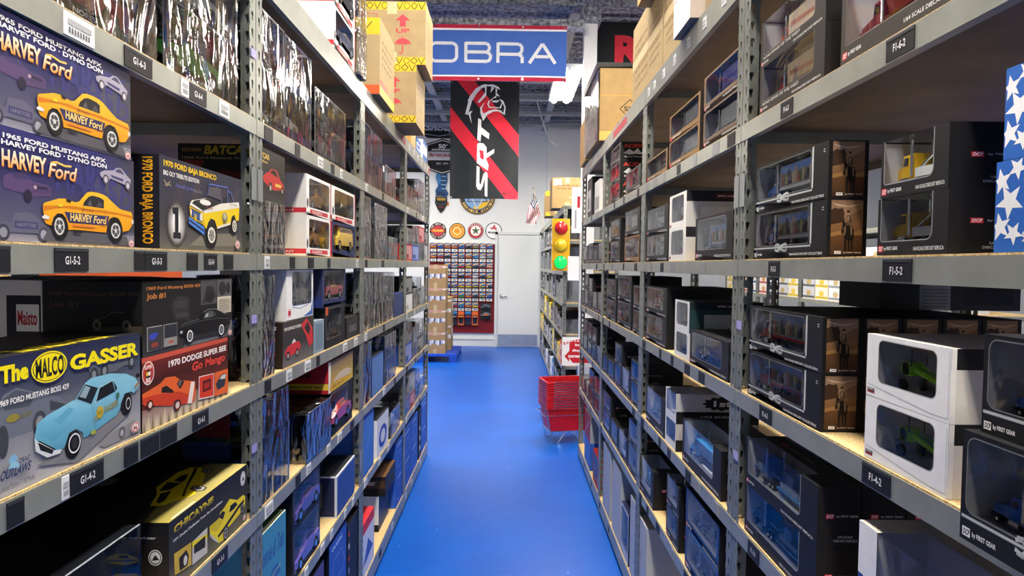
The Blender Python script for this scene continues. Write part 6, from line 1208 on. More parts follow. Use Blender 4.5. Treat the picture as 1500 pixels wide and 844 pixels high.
def p_item(a):
    a.rect(0, .62, 1, .635, 'a8854c'); a.rect(0, 0, 1, .13, 'c49c58'); a.line([(.31, .44), (.46, .57), (.61, .44), (.46, .31), (.31, .44)], .005, '2a2620'); a.text('SM', .37, .41, .18, .065, '2a2620', .02)
    for i, w in enumerate(('ITEM NO', 'COLOR', "Q'TY", 'MADE IN')): a.text(w, .27, .225 - .05 * i, .3, .034, '5a4c34', .02)
t = cart_R('large brown carton in torn film at the far end of the top right shelf', 4.14, 4.85, Z7, .42, .46, -.035, p_lines, p_item, '937c56')
mb = MB(); mb.box(-.004, -.012, .0, .722, .43, .47, 'loose_bag', skip=('bottom', 'right')); mb.build('torn_film', t)
mb = MB(); mb.box(.0, -.02, .46, .70, .40, .50, 'satin_plastic', '1c1e22'); mb.build('black_film_top', t)
plain_box('brown cardboard sheet leaning at the last right post', 'R', 4.9, 5.3, Z7, .06, .33, {'*': 'b08a52'}, inset=-.03, name='cardboard_sheet', cat='cardboard')
# ================================================================== far end of the room
WALLY = BACK - .004
def flat_thing(name, label, cat, x0, z0, w, h, y, group=None, thick=.012, col='fff', mat='printed_card', shape=None):
    """flat sign facing the viewer, given real thickness; returns its empty and an Art on its face"""
    t = thing(name, label, cat, (x0, y, z0), 0, group)
    mb = MB(); P = shape or [(0, 0), (1, 0), (1, 1), (0, 1)]
    mb.prism([(u * w, 0, v * h) for u, v in P][::-1], (0, thick, 0), mat, col); mb.build('panel', t)
    m2 = MB(); return t, m2, Art(m2, (0, -.0004, 0), (1, 0, 0), (0, 0, 1), w, h, step=.0001)
# door
mb = MB(); mb.box(-.205, 0, .008, .605, .045, 2.2, 'satin_plastic', 'd9dede'); d = mb.build('door_1', None, loc=(0, BACK - .05, 0)); struct(d)
mb = MB(); mb.box(-.19, -.003, .02, .59, 0, .245, 'painted_steel', '8d9cb4'); mb.build('kick_plate', d)
mb = MB(); mb.cyl((-.13, 0, 1.0), (-.13, -.02, 1.0), .034, .034, 'chrome', 'b9b9b6', 14); mb.cyl((-.13, -.02, 1.0), (-.13, -.05, 1.0), .012, .012, 'chrome', '8f8f8c', 10); mb.tube([(-.13, -.05, 1.0), (-.02, -.05, 1.0)], .011, 'chrome', '8f8f8c', 8); mb.build('door_handle', d)
for z in (.3, 1.02, 1.75):
    mb = MB(); mb.box(.605, -.008, z, .632, .0, z + .11, 'painted_steel', '9a8a5c'); mb.build('hinge', d)
mb = MB()
for x0, x1, z0, z1 in ((-.265, -.21, 0, 2.26), (.61, .665, 0, 2.26), (-.265, .665, 2.205, 2.26)): mb.box(x0, BACK - .07, z0, x1, BACK, z1, 'satin_plastic', 'cdd2d3')
struct(mb.build('door_frame'))
mb = MB(); mb.box(-9, BACK - .012, 0, -.265, BACK, .125, 'satin_plastic', 'd2d6d6'); mb.box(-9, BACK - .022, .125, -.265, BACK, .15, 'painted_steel', 'c4caca'); struct(mb.build('baseboard_back'))
mb = MB(); mb.box(.72, BACK - .35, 0, 1.45, BACK, CEIL, 'wall_paint'); struct(mb.build('wall_pier'))
mb = MB(); mb.box(.735, 6.5, 0, .865, 6.63, CEIL, 'satin_plastic', 'e6e8e6'); struct(mb.build('column'))
mb = MB()
for z0, z1, e in ((CEIL - .38, CEIL - .2, .03), (CEIL - .2, CEIL, .09)): mb.box(.735 - e, 6.5 - e, z0, .865 + e, 6.63 + e, z1, 'sprayed_fireproofing')
struct(mb.build('column_capital'))
# beams and joists under the deck
def beam(y, z0, z1, x0=-6, x1=6, dy=.14, mat='sprayed_fireproofing', col='fff'):
    mb = MB(); mb.box(x0, y, z0, x1, y + dy, z1, mat, col); return struct(mb.build('ceiling_beam'))
beam(6.32, 3.935, 4.01, -4, .72); beam(6.45, 4.2, CEIL, -6, 6, .2)
for y, z in ((9.2, 4.22), (10.1, 4.20), (11.0, 4.18), (11.9, 4.16)): beam(y, z, z + .06, -6, 6, .09, 'painted_steel', '9a9fa6'); beam(y + .02, z + .1, z + .13, -6, 6, .05, 'painted_steel', '8a8f96')
for x in (-1.25, .62):
    mb = MB(); mb.box(x, 6.5, 4.24, x + .1, BACK, 4.3, 'painted_steel', 'a4a8ae'); struct(mb.build('ceiling_beam'))
mb = MB(); mb.tube([(.42, 10.2, 4.2), (.5, 10.1, 3.9), (.56, 10.1, 3.72), (.66, 10.1, 3.55), (.74, 10.1, 3.5)], .012, 'rubber', 'c4c6c6', 6); tag(mb.build('hanging_cable'), 'loose grey cable hanging from the ceiling near the pier', 'cable')
# red board with carded toy cars
t = thing('display_board', 'dark red hook board full of carded toy cars on the back wall', 'display board', (-1.55, WALLY - .02, .27))
mb = MB(); mb.box(0, 0, 0, 1.31, .02, 1.75, 'printed_card', '6e1722'); mb.build('board', t)
mb = MB()
for x0, x1, z0, z1 in ((1.29, 1.315, 0, 1.755), (0, 1.315, -.005, .012)): mb.box(x0, -.012, z0, x1, 0, z1, 'printed_card', '7c1d28')
mb.build('edge_trim', t)
_card = {}
HWC = [('yellow', 'e8c22a'), ('grey', '8a8f96'), ('white', 'e6e6e6'), ('olive', '8f8a3a'), ('light blue', '4a9ad4'), ('green', '4aa84a'), ('dark red', '7a2430'), ('orange', 'd8762a'), ('blue', '2c56b0'), ('black', '26282c'), ('red', 'c23038'), ('silver', 'b9bcc0')]
def blister(x, z, i, row, col_, kind='card'):
    nm, cc = HWC[i % len(HWC)]
    w, h = (.112, .172) if kind == 'card' else ((.112, .27) if kind == 'tall' else (.20, .16))
    lab_ = '%s with %s car, %s row down, column %d from the left' % ({'card': 'toy car card', 'tall': 'tall toy car card', 'wide': 'wide toy car pack'}[kind], nm, ORDN[row], col_ + 1)
    t = thing('toy_car_card', lab_, 'toy car', (x - w / 2, WALLY - .085, z - h / 2), 0, 'carded toy cars on the red board')
    mb = MB(); mb.box(0, 0, 0, w, .002, h, 'printed_card', 'e9e9e6'); a = Art(mb, (0, 0, 0), (1, 0, 0), (0, 0, 1), w, h, step=.0002)
    if kind == 'card':
        a.rect(0, .3, 1, 1, '2f78b8'); a.poly([(0, .78), (.35, .86), (1, .97), (1, .86), (.5, .77), (0, .68)], 'e8a72a'); a.poly([(0, .3), (1, .3), (1, .62), (.6, .68), (0, .6)], mixc(cc, '3a4450', .6)); a.rect(0, 0, 1, .3, 'e4e4e0'); a.rect(.25, .08, .75, .16, '2a2c30')
    elif kind == 'tall': a.rect(0, 0, 1, 1, '20222e' if i != 7 else 'c86a34'); a.rect(0, .82, 1, 1, '2f78b8' if i != 7 else 'd8622c'); a.rect(.1, .1, .9, .75, '2e3040')
    else: a.rect(0, 0, 1, 1, '25282e'); a.poly([(0, .6), (.5, .9), (1, .7), (1, .5), (0, .4)], '6a7482')
    mb.build('card', t)
    m = car_mesh(cc, ('coupe', 'sedan', 'pickup', 'van')[i % 4]); o = bpy.data.objects.new('toy_car', m); C.objects.link(o); o.parent = t; s = .40 if kind != 'wide' else .45
    o.location = (w / 2, -.016, h * (.42 if kind != 'tall' else .55)); o.scale = (s,) * 3
    mb = MB(); q = .012; mb.box(.01, -.035, h * .34, w - .01, -.0004, h * .34 + .055, 'clear_window', skip=('back',)); mb.build('blister', t)
    if row == 0 or True:
        mb = MB(); mb.tube([(w / 2, .062, h - .012), (w / 2, -.03, h - .012)], .0018, 'chrome', 'c9c9c9', 5); mb.build('hook', t)
ri = random.Random(11)
for r in range(8):
    for c in range(9):
        if r >= 2 and c < 2: continue
        x = -1.468 + .1378 * c; z = 1.945 - .192 * r
        if r >= 6 and c >= 7: continue
        if r == 7: blister(x, z - .045, 7 if c == 6 else ri.randrange(12), r, c, 'tall')
        else: blister(x, z, ri.randrange(12), r, c)
for k, z in enumerate((.775, .62)): blister(-.435, z, 9 - k * 2, 6 + k, 7, 'wide')
# round signs
def disc_sign(label, x, z, r, y=WALLY - .014, name='wall_sign', group=None, ring='222'):
    t = thing(name, label, 'sign', (x, y, z), 0, group); mb = MB(); mb.cyl((0, 0, 0), (0, .012, 0), r, r, 'printed_card', ring, 40); mb.build('panel', t)
    m2 = MB(); return t, m2, Art(m2, (-r, -.0004, -r), (1, 0, 0), (0, 0, 1), 2 * r, 2 * r, step=.0002)
def arc_text(a, s, r, a0, a1, h, col, inward=False):
    n = len(s)
    for i, ch in enumerate(s):
        if ch == ' ': continue
        t = a0 + (a1 - a0) * (i + .5) / n; w = abs(a1 - a0) / n * r * .8
        rot = t - PI / 2 if not inward else t + PI / 2
        u = .5 + r * math.cos(t) - math.cos(rot) * w / 2 + math.sin(rot) * h / 2; v = .5 + r * math.sin(t) - math.sin(rot) * w / 2 - math.cos(rot) * h / 2
        a.text(ch, u, v, w, h, col, .03, rot=rot, k=a.k)
    a.k += 1
t, m, a = disc_sign('round black and red sign with flame lettering, first in the row', -1.389, 2.268, .163)
a.ell(.5, .5, .49, .49, '2a2223', 36); a.ell(.5, .5, .33, .33, 'b03a44', 30); arc_text(a, 'THE FIRST ONE', .41, PI * .9, PI * .1, .1, 'd9d4cc'); arc_text(a, 'WORLD FAMOUS', .41, PI * 1.1, PI * 1.9, .1, 'd9d4cc', True); a.poly([(.03, .5), (.15, .62), (.5, .6), (.97, .56), (.8, .5), (.97, .46), (.5, .4), (.15, .42)], 'd8602a'); a.text('FLAMES', .2, .46, .6, .1, 'f2d25a', .04, .2); m.build('sign_print', t)
t, m, a = disc_sign('round yellow and orange sign, second in the row', -1.013, 2.266, .158)
a.ell(.5, .5, .48, .48, '33302a', 36); a.ell(.5, .5, .45, .45, 'e6b23a', 34); a.ring(.5, .5, .40, .40, .72, 'd98f4a', 34); a.ell(.5, .5, .24, .24, 'efe0b4', 24); a.ell(.5, .5, .2, .2, 'e6a42a', 20); a.text('SHELL', .36, .46, .28, .09, 'c24a2c', .04); arc_text(a, 'MOTOR OIL', .345, PI * .85, PI * .15, .09, '8a4a24'); m.build('sign_print', t)
t, m, a = disc_sign('round red ring sign with star, third in the row', -.65, 2.276, .158)
a.ell(.5, .5, .49, .49, 'b9bcbc', 36); a.ell(.5, .5, .46, .46, 'a02c36', 34); a.ell(.5, .5, .32, .32, 'e4e4e0', 30); arc_text(a, 'TEXACO', .39, PI * .85, PI * .15, .09, 'e0d4d0')
def star(a, u, v, r, q, col, rot=PI / 2): a.poly([(u + (r if k % 2 == 0 else q) * math.cos(rot + k * PI / 5), v + (r if k % 2 == 0 else q) * math.sin(rot + k * PI / 5)) for k in range(10)], col)
star(a, .5, .5, .27, .11, '8a2c34'); star(a, .5, .5, .19, .085, '2f6a44'); m.build('sign_print', t)
t, m, a = disc_sign('round white sign with red winged horse, last in the row', -.298, 2.28, .162)
a.ell(.5, .5, .495, .495, '25304c', 36); a.ell(.5, .5, .455, .455, 'e6eaea', 34)
a.poly([(.25, .68), (.32, .72), (.36, .68), (.45, .72), (.5, .84), (.62, .85), (.55, .76), (.66, .76), (.58, .7), (.72, .66), (.68, .6), (.62, .62), (.7, .52), (.64, .5), (.58, .6), (.45, .62), (.36, .56), (.3, .6), (.4, .64), (.3, .66)], 'c03440'); a.text('Mobilgas', .17, .3, .66, .17, '25304c', .04); a.poly([(.84, .22), (1, .34), (.98, .5), (.88, .4)], 'dfe3e4'); m.build('sign_print', t)
t, m, a = disc_sign('large round service sign with star, half hidden by the black flag', -.624, 2.945, .352)
a.ell(.5, .5, .495, .495, 'a8893a', 44); a.ell(.5, .5, .48, .48, '1e2142', 44); a.ring(.5, .5, .455, .455, .99, 'c9a84a', 44); a.ell(.5, .5, .36, .36, '7fa6d4', 40); a.poly([(.5, .14), (.62, .17), (.75, .24), (.85, .4), (.7, .38), (.55, .25)], 'e6bc2a'); a.poly([(.4, .16), (.46, .145), (.5, .2), (.4, .24)], 'e6bc2a')
arc_text(a, 'SERVICE STATION', .42, PI * 1.12, PI * 1.98, .07, 'e0c060', True); a.line([(.22, .36), (.78, .36), (.5, .86), (.22, .36)], .02, '55585e'); a.line([(.22, .68), (.78, .68), (.5, .18), (.22, .68)], .02, 'c4c8cc'); m.build('sign_print', t)
sh = [(.08, .9), (.5, 1), (.92, .9), (.98, .5), (.75, .18), (.5, 0), (.25, .18), (.02, .5)]
t, m, a = flat_thing('wall_sign', 'black shield sign with gold letters under the blue snake', 'sign', -1.46, 2.61, .255, .40, WALLY - .02, None, .014, '17181c', shape=sh)
a.text('CHAFFER', .12, .78, .76, .12, 'c9a03a', .04); a.text('WESTERN', .16, .62, .68, .12, 'c9a03a', .04); a.poly([(.1, .55), (.5, .42), (.9, .55), (.9, .48), (.5, .35), (.1, .48)], '3a3c44'); a.text('Racing', .28, .24, .44, .1, '9a2c34', .02, .2); m.build('sign_print', t)
t = thing('wall_sign', 'small orange maple leaf shaped piece beside the shield sign', 'sign', (-1.22, WALLY - .012, 2.80)); mb = MB(); mb.prism([(.06 * math.cos(k * PI / 5) * (1 if k % 2 else .6), 0, .06 * math.sin(k * PI / 5) * (1 if k % 2 else .6)) for k in range(10)][::-1], (0, .01, 0), 'printed_card', 'c87a2c'); mb.build('panel', t)
# blue coiled snake sign
t = thing('wall_sign', 'blue coiled snake wall sign above the shield', 'sign', (-1.33, WALLY - .03, 3.0)); mb = MB()
mb.prism([(x, 0, z) for x, z in [(-.1, -.05), (.1, -.08), (.14, .0), (.08, .1), (.12, .25), (.11, .45), (-.08, .45), (-.11, .3), (-.06, .15), (-.12, .05)]][::-1], (0, .03, 0), 'printed_card', '1d4a7c')
a = Art(mb, (0, -.0004, 0), (1, 0, 0), (0, 0, 1), 1, 1, step=.0003)
for i in range(10): a.line([(-.005 + .01 * math.sin(i), .05 + .04 * i), (.09, .045 + .04 * i)], .012, 'a9c4d8' if i % 2 else '14304c')
a.poly([(-.1, .3), (-.06, .18), (-.01, .2), (-.02, .4), (-.07, .44)], '3a7ab0'); a.poly([(-.09, -.03), (.08, -.06), (.1, .0), (-.08, .04)], '12304e'); mb.build('panel', t)
t, m, a = flat_thing('wall_sign', 'narrow pointed white sign with dark outline by the left shelves', 'sign', -1.60, 2.56, .05, .62, WALLY - .02, None, .012, 'e4e6e6', shape=[(.5, 0), (1, .3), (.9, .7), (.5, 1), (.1, .7), (0, .3)])
a.line([(.5, .06), (.2, .35), (.25, .68), (.5, .92), (.75, .68), (.8, .35), (.5, .06)], .006, '2a2c30'); a.poly([(.4, .5), (.6, .5), (.55, .85), (.5, .9)], 'b03040'); m.build('sign_print', t)
# anniversary sign and script sign
hx = [(0, .155), (.5, 0), (1, .155), (1, .85), (.5, 1), (0, .85)]
t, m, a = flat_thing('wall_sign', 'black and silver six sided anniversary sign on the back wall', 'sign', -1.63, 3.36, .63, .70, WALLY - .04, None, .03, '2a2d30', shape=hx)
a.poly([(.03, .175), (.5, .035), (.97, .175), (.97, .83), (.5, .965), (.03, .83)], 'c9cccc'); a.poly([(.05, .19), (.5, .06), (.95, .19), (.95, .81), (.5, .94), (.05, .81)], '1b1d20'); a.vgrad(.05, .40, .95, .64, 'd9dcdc', 'aeb2b4')
a.text('50', .38, .73, .22, .12, 'e6e8e8', .03); a.text('TH', .61, .80, .06, .04, 'e6e8e8', .02); a.text('ANNIVERSARY', .16, .66, .68, .06, 'e6e8e8', .02); a.text('Barrett-Jackson', .08, .47, .84, .13, 'a02c38', .03, .25); a.text('EST. 1971', .32, .28, .36, .055, 'd4d6d6', .02); m.build('sign_print', t)
t, m, a = flat_thing('wall_sign', 'black sign with silver script lettering above the six sided sign', 'sign', -1.75, 4.07, .75, .30, WALLY - .05, None, .03, '17191b', shape=[(0, .3), (.2, 0), (.8, 0), (1, .3), (1, .8), (.8, 1), (.2, 1), (0, .8)])
a.text('Shoup', .1, .35, .8, .5, 'c4c8ca', .04, .3); a.line([(.1, .25), (.5, .12), (.9, .3)], .012, '9a9ea2'); m.build('sign_print', t)

# ---------------------------------------------------------------- hanging banners
def cloth_banner(name, label, x0, x1, z0, z1, y, wav=.02, nx=28, nz=10, phase=0.0, group=None):
    """cloth with gentle folds; returns the empty, and a function (u, v) -> point in front of the cloth"""
    t = thing(name, label, 'banner', (x0, y, z0), 0, group); w, h = x1 - x0, z1 - z0
    def S_(u, v): return wav * (math.sin(6.5 * u + 2.2 * v + phase) * .6 + .4 * math.sin(13 * u - 3 * v + phase)) * (.35 + .65 * (1 - v))
    return t, w, h, S_
def cloth_fill(mb, w, h, S_, P, col, k, mat='cloth', n=1, e=.0012):
    mb.poly([(u * w, S_(u, v) - e * k, v * h) for u, v in P], mat, col)
def strips(mb, w, h, S_, f0, f1, v0, v1, col, k, nu=1, nv=24):
    """band between u=f0(v) and u=f1(v), cut in small steps so that it follows the folds"""
    for j in range(nv):
        a, b = v0 + (v1 - v0) * j / nv, v0 + (v1 - v0) * (j + 1) / nv
        A0, A1, B0, B1 = [min(1, max(0, q)) for q in (f0(a), f1(a), f0(b), f1(b))]
        if A1 - A0 < 1e-5 and B1 - B0 < 1e-5: continue
        m_ = max(1, int(nu * max(A1 - A0, B1 - B0) + .99))
        for i in range(m_):
            p, q = i / m_, (i + 1) / m_
            cloth_fill(mb, w, h, S_, [(A0 + (A1 - A0) * p, a), (A0 + (A1 - A0) * q, a), (B0 + (B1 - B0) * q, b), (B0 + (B1 - B0) * p, b)], col, k)
class ClothArt(Art):
    def __init__(s, mb, w, h, S_, e=.0012): super().__init__(mb, (0, 0, 0), (1, 0, 0), (0, 0, 1), w, h, 'cloth'); s.S = S_; s.e = e; s.k = 3
    def P(s, u, v, k=None): kk = s.k if k is None else k; return Vector((u * s.w, s.S(min(1, max(0, u)), min(1, max(0, v))) - s.e * kk, v * s.h))
    def line(s, pts, t, col, k=None):
        Q = []
        for (a, b), (c, d) in zip(pts, pts[1:]):
            n = max(1, int(math.hypot((c - a) * s.w, (d - b) * s.h) / .03))
            Q += [(a + (c - a) * i / n, b + (d - b) * i / n) for i in range(n)]
        super().line(Q + [pts[-1]], t, col, k)
# wide blue banner
t, w, h, S_ = cloth_banner('hanging_banner', 'wide blue banner with white capital letters hung across the aisle', -1.15, .533, 3.37, 3.90, 6.2, .008)
mb = MB()
strips(mb, w, h, S_, lambda v: 0, lambda v: 1, 0, 1, '3c63b4', 0, 30, 10)
strips(mb, w, h, S_, lambda v: 0, lambda v: 1, 0, .072, 'b01c3c', 1, 30, 1); strips(mb, w, h, S_, lambda v: 0, lambda v: 1, .935, 1, 'b01c3c', 1, 30, 1); strips(mb, w, h, S_, lambda v: 0, lambda v: 1, .072, .1, 'e9ebf0', 1, 30, 1); strips(mb, w, h, S_, lambda v: 0, lambda v: 1, .90, .935, 'e9ebf0', 1, 30, 1)
mb.build('cloth', t)
T = .030; v0, v1 = .345, .665; c = 'd6dae0'; lw = .148
def lt(i): return .038 + .1885 * i
mb = MB(); a = ClothArt(mb, w, h, S_); u = lt(0); a.line([(u + lw, v1), (u + .02, v1), (u, v1 - .05), (u, v0 + .05), (u + .02, v0), (u + lw, v0)], T, c, 3); mb.build('letter', t)
mb = MB(); a = ClothArt(mb, w, h, S_); u = lt(1); a.line([(u + .02, v1), (u + lw - .02, v1), (u + lw, v1 - .05), (u + lw, v0 + .05), (u + lw - .02, v0), (u + .02, v0), (u, v0 + .05), (u, v1 - .05), (u + .02, v1)], T, c, 3); mb.build('letter', t)
mb = MB(); a = ClothArt(mb, w, h, S_); u = lt(2) + .012; a.line([(u, v0 - .02), (u, v1 + .02)], T, c, 3); a.line([(u, v1), (u + lw - .03, v1), (u + lw - .015, v1 - .04), (u + lw - .015, .55), (u + lw - .03, .51), (u, .51)], T, c, 3); a.line([(u + lw - .03, .51), (u + lw - .008, .47), (u + lw - .008, v0 + .04), (u + lw - .025, v0), (u, v0)], T, c, 3); mb.build('letter', t)
mb = MB(); a = ClothArt(mb, w, h, S_); u = lt(3) + .006; a.line([(u, v0 - .02), (u, v1 + .02)], T, c, 3); a.line([(u, v1), (u + lw - .03, v1), (u + lw - .012, v1 - .04), (u + lw - .012, .53), (u + lw - .03, .48), (u, .48)], T, c, 3); a.line([(u + lw - .03, .48), (u + lw - .01, .44), (u + lw - .01, v0 - .02)], T, c, 3); mb.build('letter', t)
mb = MB(); a = ClothArt(mb, w, h, S_); u = lt(4) - .004; a.line([(u, v0 - .02), (u + lw * .5, v1 + .01)], T * 1.05, c, 3); a.line([(u + lw * .5, v1 + .01), (u + lw, v0 - .02)], T * 1.05, c, 3); a.line([(u + .035, .445), (u + lw - .035, .445)], T, c, 3); mb.build('letter', t)
for u in (.02, .25, .5, .75, .985):
    for v in (.035, .968):
        mb = MB(); q = ClothArt(mb, w, h, S_); q.ell(u, v, .006, .019, 'c9c9c4', 10, 4, mat='chrome'); mb.build('grommet', t)
for u in (.02, .5, .985):
    mb = MB(); mb.tube([(u * w, 0, h), (u * w, .12, h + .06)], .004, 'rubber', 'd9d9d4', 5); mb.build('rope', t)
# black flag with red stripes
X0, X1, ZB, ZT = -.779, .115, 2.47, 4.0
t, w, h, S_ = cloth_banner('hanging_flag', 'black flag with two diagonal red stripes and white emblem', X0, X1, ZB, ZT, 8.4, .03, phase=1.0)
def fu(x): return ((660 + x / 7.67) - 660) / 99.3
def fv(y, off=110): return (291.5 - (off + y / 7.67)) / 172.5
def edge(p, q):     # u as a function of v along a straight edge
    (x0, y0), (x1, y1) = p, q; return lambda v: x0 + (x1 - x0) * (v - y0) / (y1 - y0)
mb = MB(); strips(mb, w, h, S_, lambda v: 0, lambda v: 1, 0, 1, '202428', 0, 14, 22)
e1 = edge((fu(100), fv(105)), (fu(520), fv(0, 190))); e2 = edge((fu(290), fv(105)), (fu(765), fv(675))); e3 = edge((fu(5), fv(370)), (fu(755), fv(700, 190))); e4 = edge((fu(5), fv(610)), (fu(620), fv(775, 190)))
strips(mb, w, h, S_, e1, e2, .2, 1, 'd8283c', 1, 8, 30); strips(mb, w, h, S_, e4, e3, 0, .85, 'd8283c', 1, 8, 34); mb.build('cloth', t)
mb = MB(); a = ClothArt(mb, w, h, S_)
W_ = 'eceeee'
def z7(P): return [(fu(x), fv(y)) for x, y in P]
def z8(P): return [(fu(x), fv(y, 190)) for x, y in P]
for P in ([(165,445),(200,300),(190,300),(215,245),(280,160),(350,118),(400,108),(395,135),(340,160),(285,225),(240,300),(205,420)], [(165,445),(245,405),(225,450),(237,552),(205,455)], [(375,118),(470,110),(530,135),(553,168),(520,155),(470,135),(400,130),(395,240),(320,322),(300,310),(345,255),(385,200)],
          [(440,205),(455,130),(485,150)], [(498,150),(520,165),(510,200),(548,242),(500,235)], [(440,285),(500,235),(510,255),(470,265),(455,290)], [(455,292),(530,300),(545,282),(515,310),(470,308)], [(408,330),(425,290),(440,290),(425,340),(440,360),(545,362),(570,310),(540,265),(585,290),(560,372),(430,374)], [(585,290),(612,360),(605,445),(585,440),(598,360),(565,290)], [(383,308),(330,375),(335,440),(365,522),(410,450),(480,410),(530,408),(605,445),(560,395),(500,385),(430,402),(372,440),(350,400),(355,365)]):
    a.poly(z7(P), W_, 3)
a.poly(z7([(310,492),(345,510),(345,590),(435,660),(430,722),(345,668),(338,755),(302,735)]), W_, 3)
a.poly(z8([(302,170),(320,152),(372,160),(405,200),(408,270),(492,215),(490,262),(400,325),(430,400),(422,460),(302,380)]), W_, 3); a.poly(z8([(335,235),(370,240),(378,300),(375,345),(335,320)]), 'd8283c', 4)
a.poly(z8([(300,410),(330,425),(330,600),(345,625),(375,500),(400,475),(420,490),(420,755),(392,745),(390,540),(368,640),(345,682),(315,675),(297,640)]), W_, 3)
mb.build('emblem', t)
for u in (.02, .98):
    for v in (.012, .985):
        mb = MB(); q = ClothArt(mb, w, h, S_); q.ell(u, v, .011, .007, 'e0e0dc', 10, 5, mat='chrome'); mb.build('grommet', t)
mb = MB(); mb.tube([(0, 0, h), (w, 0, h)], .008, 'painted_steel', 'b0b4b4', 6)
for u in (0.02, .98): mb.tube([(u * w, 0, h), (u * w, 0, CEIL - ZB)], .003, 'painted_steel', 'b0b4b4', 5)
mb.build('hanging_rod', t)
# black banner with red letters on the right
t, w, h, S_ = cloth_banner('hanging_banner', 'black banner with red letters above the right cartons', .885, 2.45, 3.62, 4.21, 6.9, .02, phase=2.0)
mb = MB(); strips(mb, w, h, S_, lambda v: 0, lambda v: 1, 0, 1, '16181b', 0, 20, 8); mb.build('cloth', t); mb = MB(); a = ClothArt(mb, w, h, S_); a.text('Roush', .14, .22, .72, .54, 'c02a3c', .05); mb.build('lettering', t)
mb = MB()
for u in (.01, .99): mb.tube([(u * w, 0, h), (u * w, .02, CEIL - 3.62)], .004, 'rubber', '333', 5)
mb.build('rope', t)
# small national flag on a stick
t = thing('small_flag', 'small striped flag on a stick by the far shelves', 'flag', (.56, 10.78, 2.45)); mb = MB(); mb.tube([(.046, 0, -.25), (-.155, 0, .44)], .006, 'printed_card', 'c9b48a', 6); mb.sph((-.155, 0, .45), .012, 'chrome', 'd9b44a', 8); mb.build('stick', t)
mb = MB(); A = [(-.15, .41), (-.145, .36), (-.20, .20), (-.27, .05), (-.28, -.14)]; nS = 13
def fl(s, q):   # s across the stripes 0..1 from the stick outwards at the bottom, q down the fly
    x0, z0 = -.150 + .115 * s, .40 - .33 * s; x1, z1 = -.285 + .17 * s, -.13 - .02 * s
    return (x0 + (x1 - x0) * q + .012 * math.sin(9 * q + 5 * s), -.012 + .03 * math.sin(7 * s + 5 * q), z0 + (z1 - z0) * q)
for i in range(nS):
    for j in range(8):
        s0, s1, q0, q1 = i / nS, (i + 1) / nS, j / 8, (j + 1) / 8
        col = '9a2438' if i % 2 == 0 else 'e9e6e2'
        if i < 7 and j < 3: col = '26304c'
        mb.poly([fl(s0, q0), fl(s1, q0), fl(s1, q1), fl(s0, q1)], 'cloth', col)
for i in range(6):
    for j in range(4):
        p = Vector(fl((i + .5) / 13, (j + .4) * .085)); mb.poly([p + Vector((.009 * math.cos(k), -.004, .009 * math.sin(k))) for k in [0, 1.57, 3.14, 4.71]][::-1], 'cloth', 'e9e9e9')
mb.build('flag_cloth', t)

# ---------------------------------------------------------------- pallet and cartons
t = thing('pallet', 'blue plastic pallet on the floor under stacked cartons', 'pallet', (-1.95, 10.42, 0)); mb = MB()
for i in range(7): mb.box(0, .165 * i, .10, 1.12, .165 * i + .13, .14, 'satin_plastic', '1d4fc4')
for x in (0, .5, 1.0): mb.box(x, 0, .085, x + .12, 1.12, .10, 'satin_plastic', '1a46b0')
mb.build('deck', t)
for x in (0, .5, 1.0):
    for y in (0, .5, 1.0): mb = MB(); mb.box(x, y, 0, x + .12, y + .12, .085, 'satin_plastic', '1a46b0'); mb.build('foot', t)
def p_ship(a):
    a.rect(0, .86, 1, .93, 'e4dcd8'); a.rect(.15, .875, .85, .915, 'c8606a'); rr = random.Random(4)
    for i in range(10): u = .04 + .095 * i; q = .38 + .1 * rr.random(); a.poly([(u, q), (u + .05, q - .04), (u + .1, q + .02), (u + .1, .56 + .05 * rr.random()), (u + .03, .60), (u, .55)], ('e6e8ec', '5a6690', 'c9ccd6')[i % 3], a.k)
    a.k += 1
for i in range(4):
    carton('taped brown carton on the blue pallet, %s of the front stack' % ('lowest', 'second', 'third', 'topmost')[i], -1.36, 10.50, .1405 + .3655 * i, .335, .40, .365, p_ship, 'a88a62', 0, lambda a: (a.rect(0, .86, 1, .93, 'ded2c8'), a.rect(.3, .3, .8, .6, 'a98250')), 'cartons on the blue pallet')
for i in range(2):
    carton('taped brown carton on the blue pallet, %s of the rear stack' % ('lower', 'upper')[i], -1.34, 10.95, .1405 + .45 * i, .37, .40, .449, p_ship, 'a88a62', 0, lambda a: (a.rect(0, .86, 1, .93, 'ded2c8'), a.rect(.3, .5, .8, .8, 'dcdcd8')), 'cartons on the blue pallet')

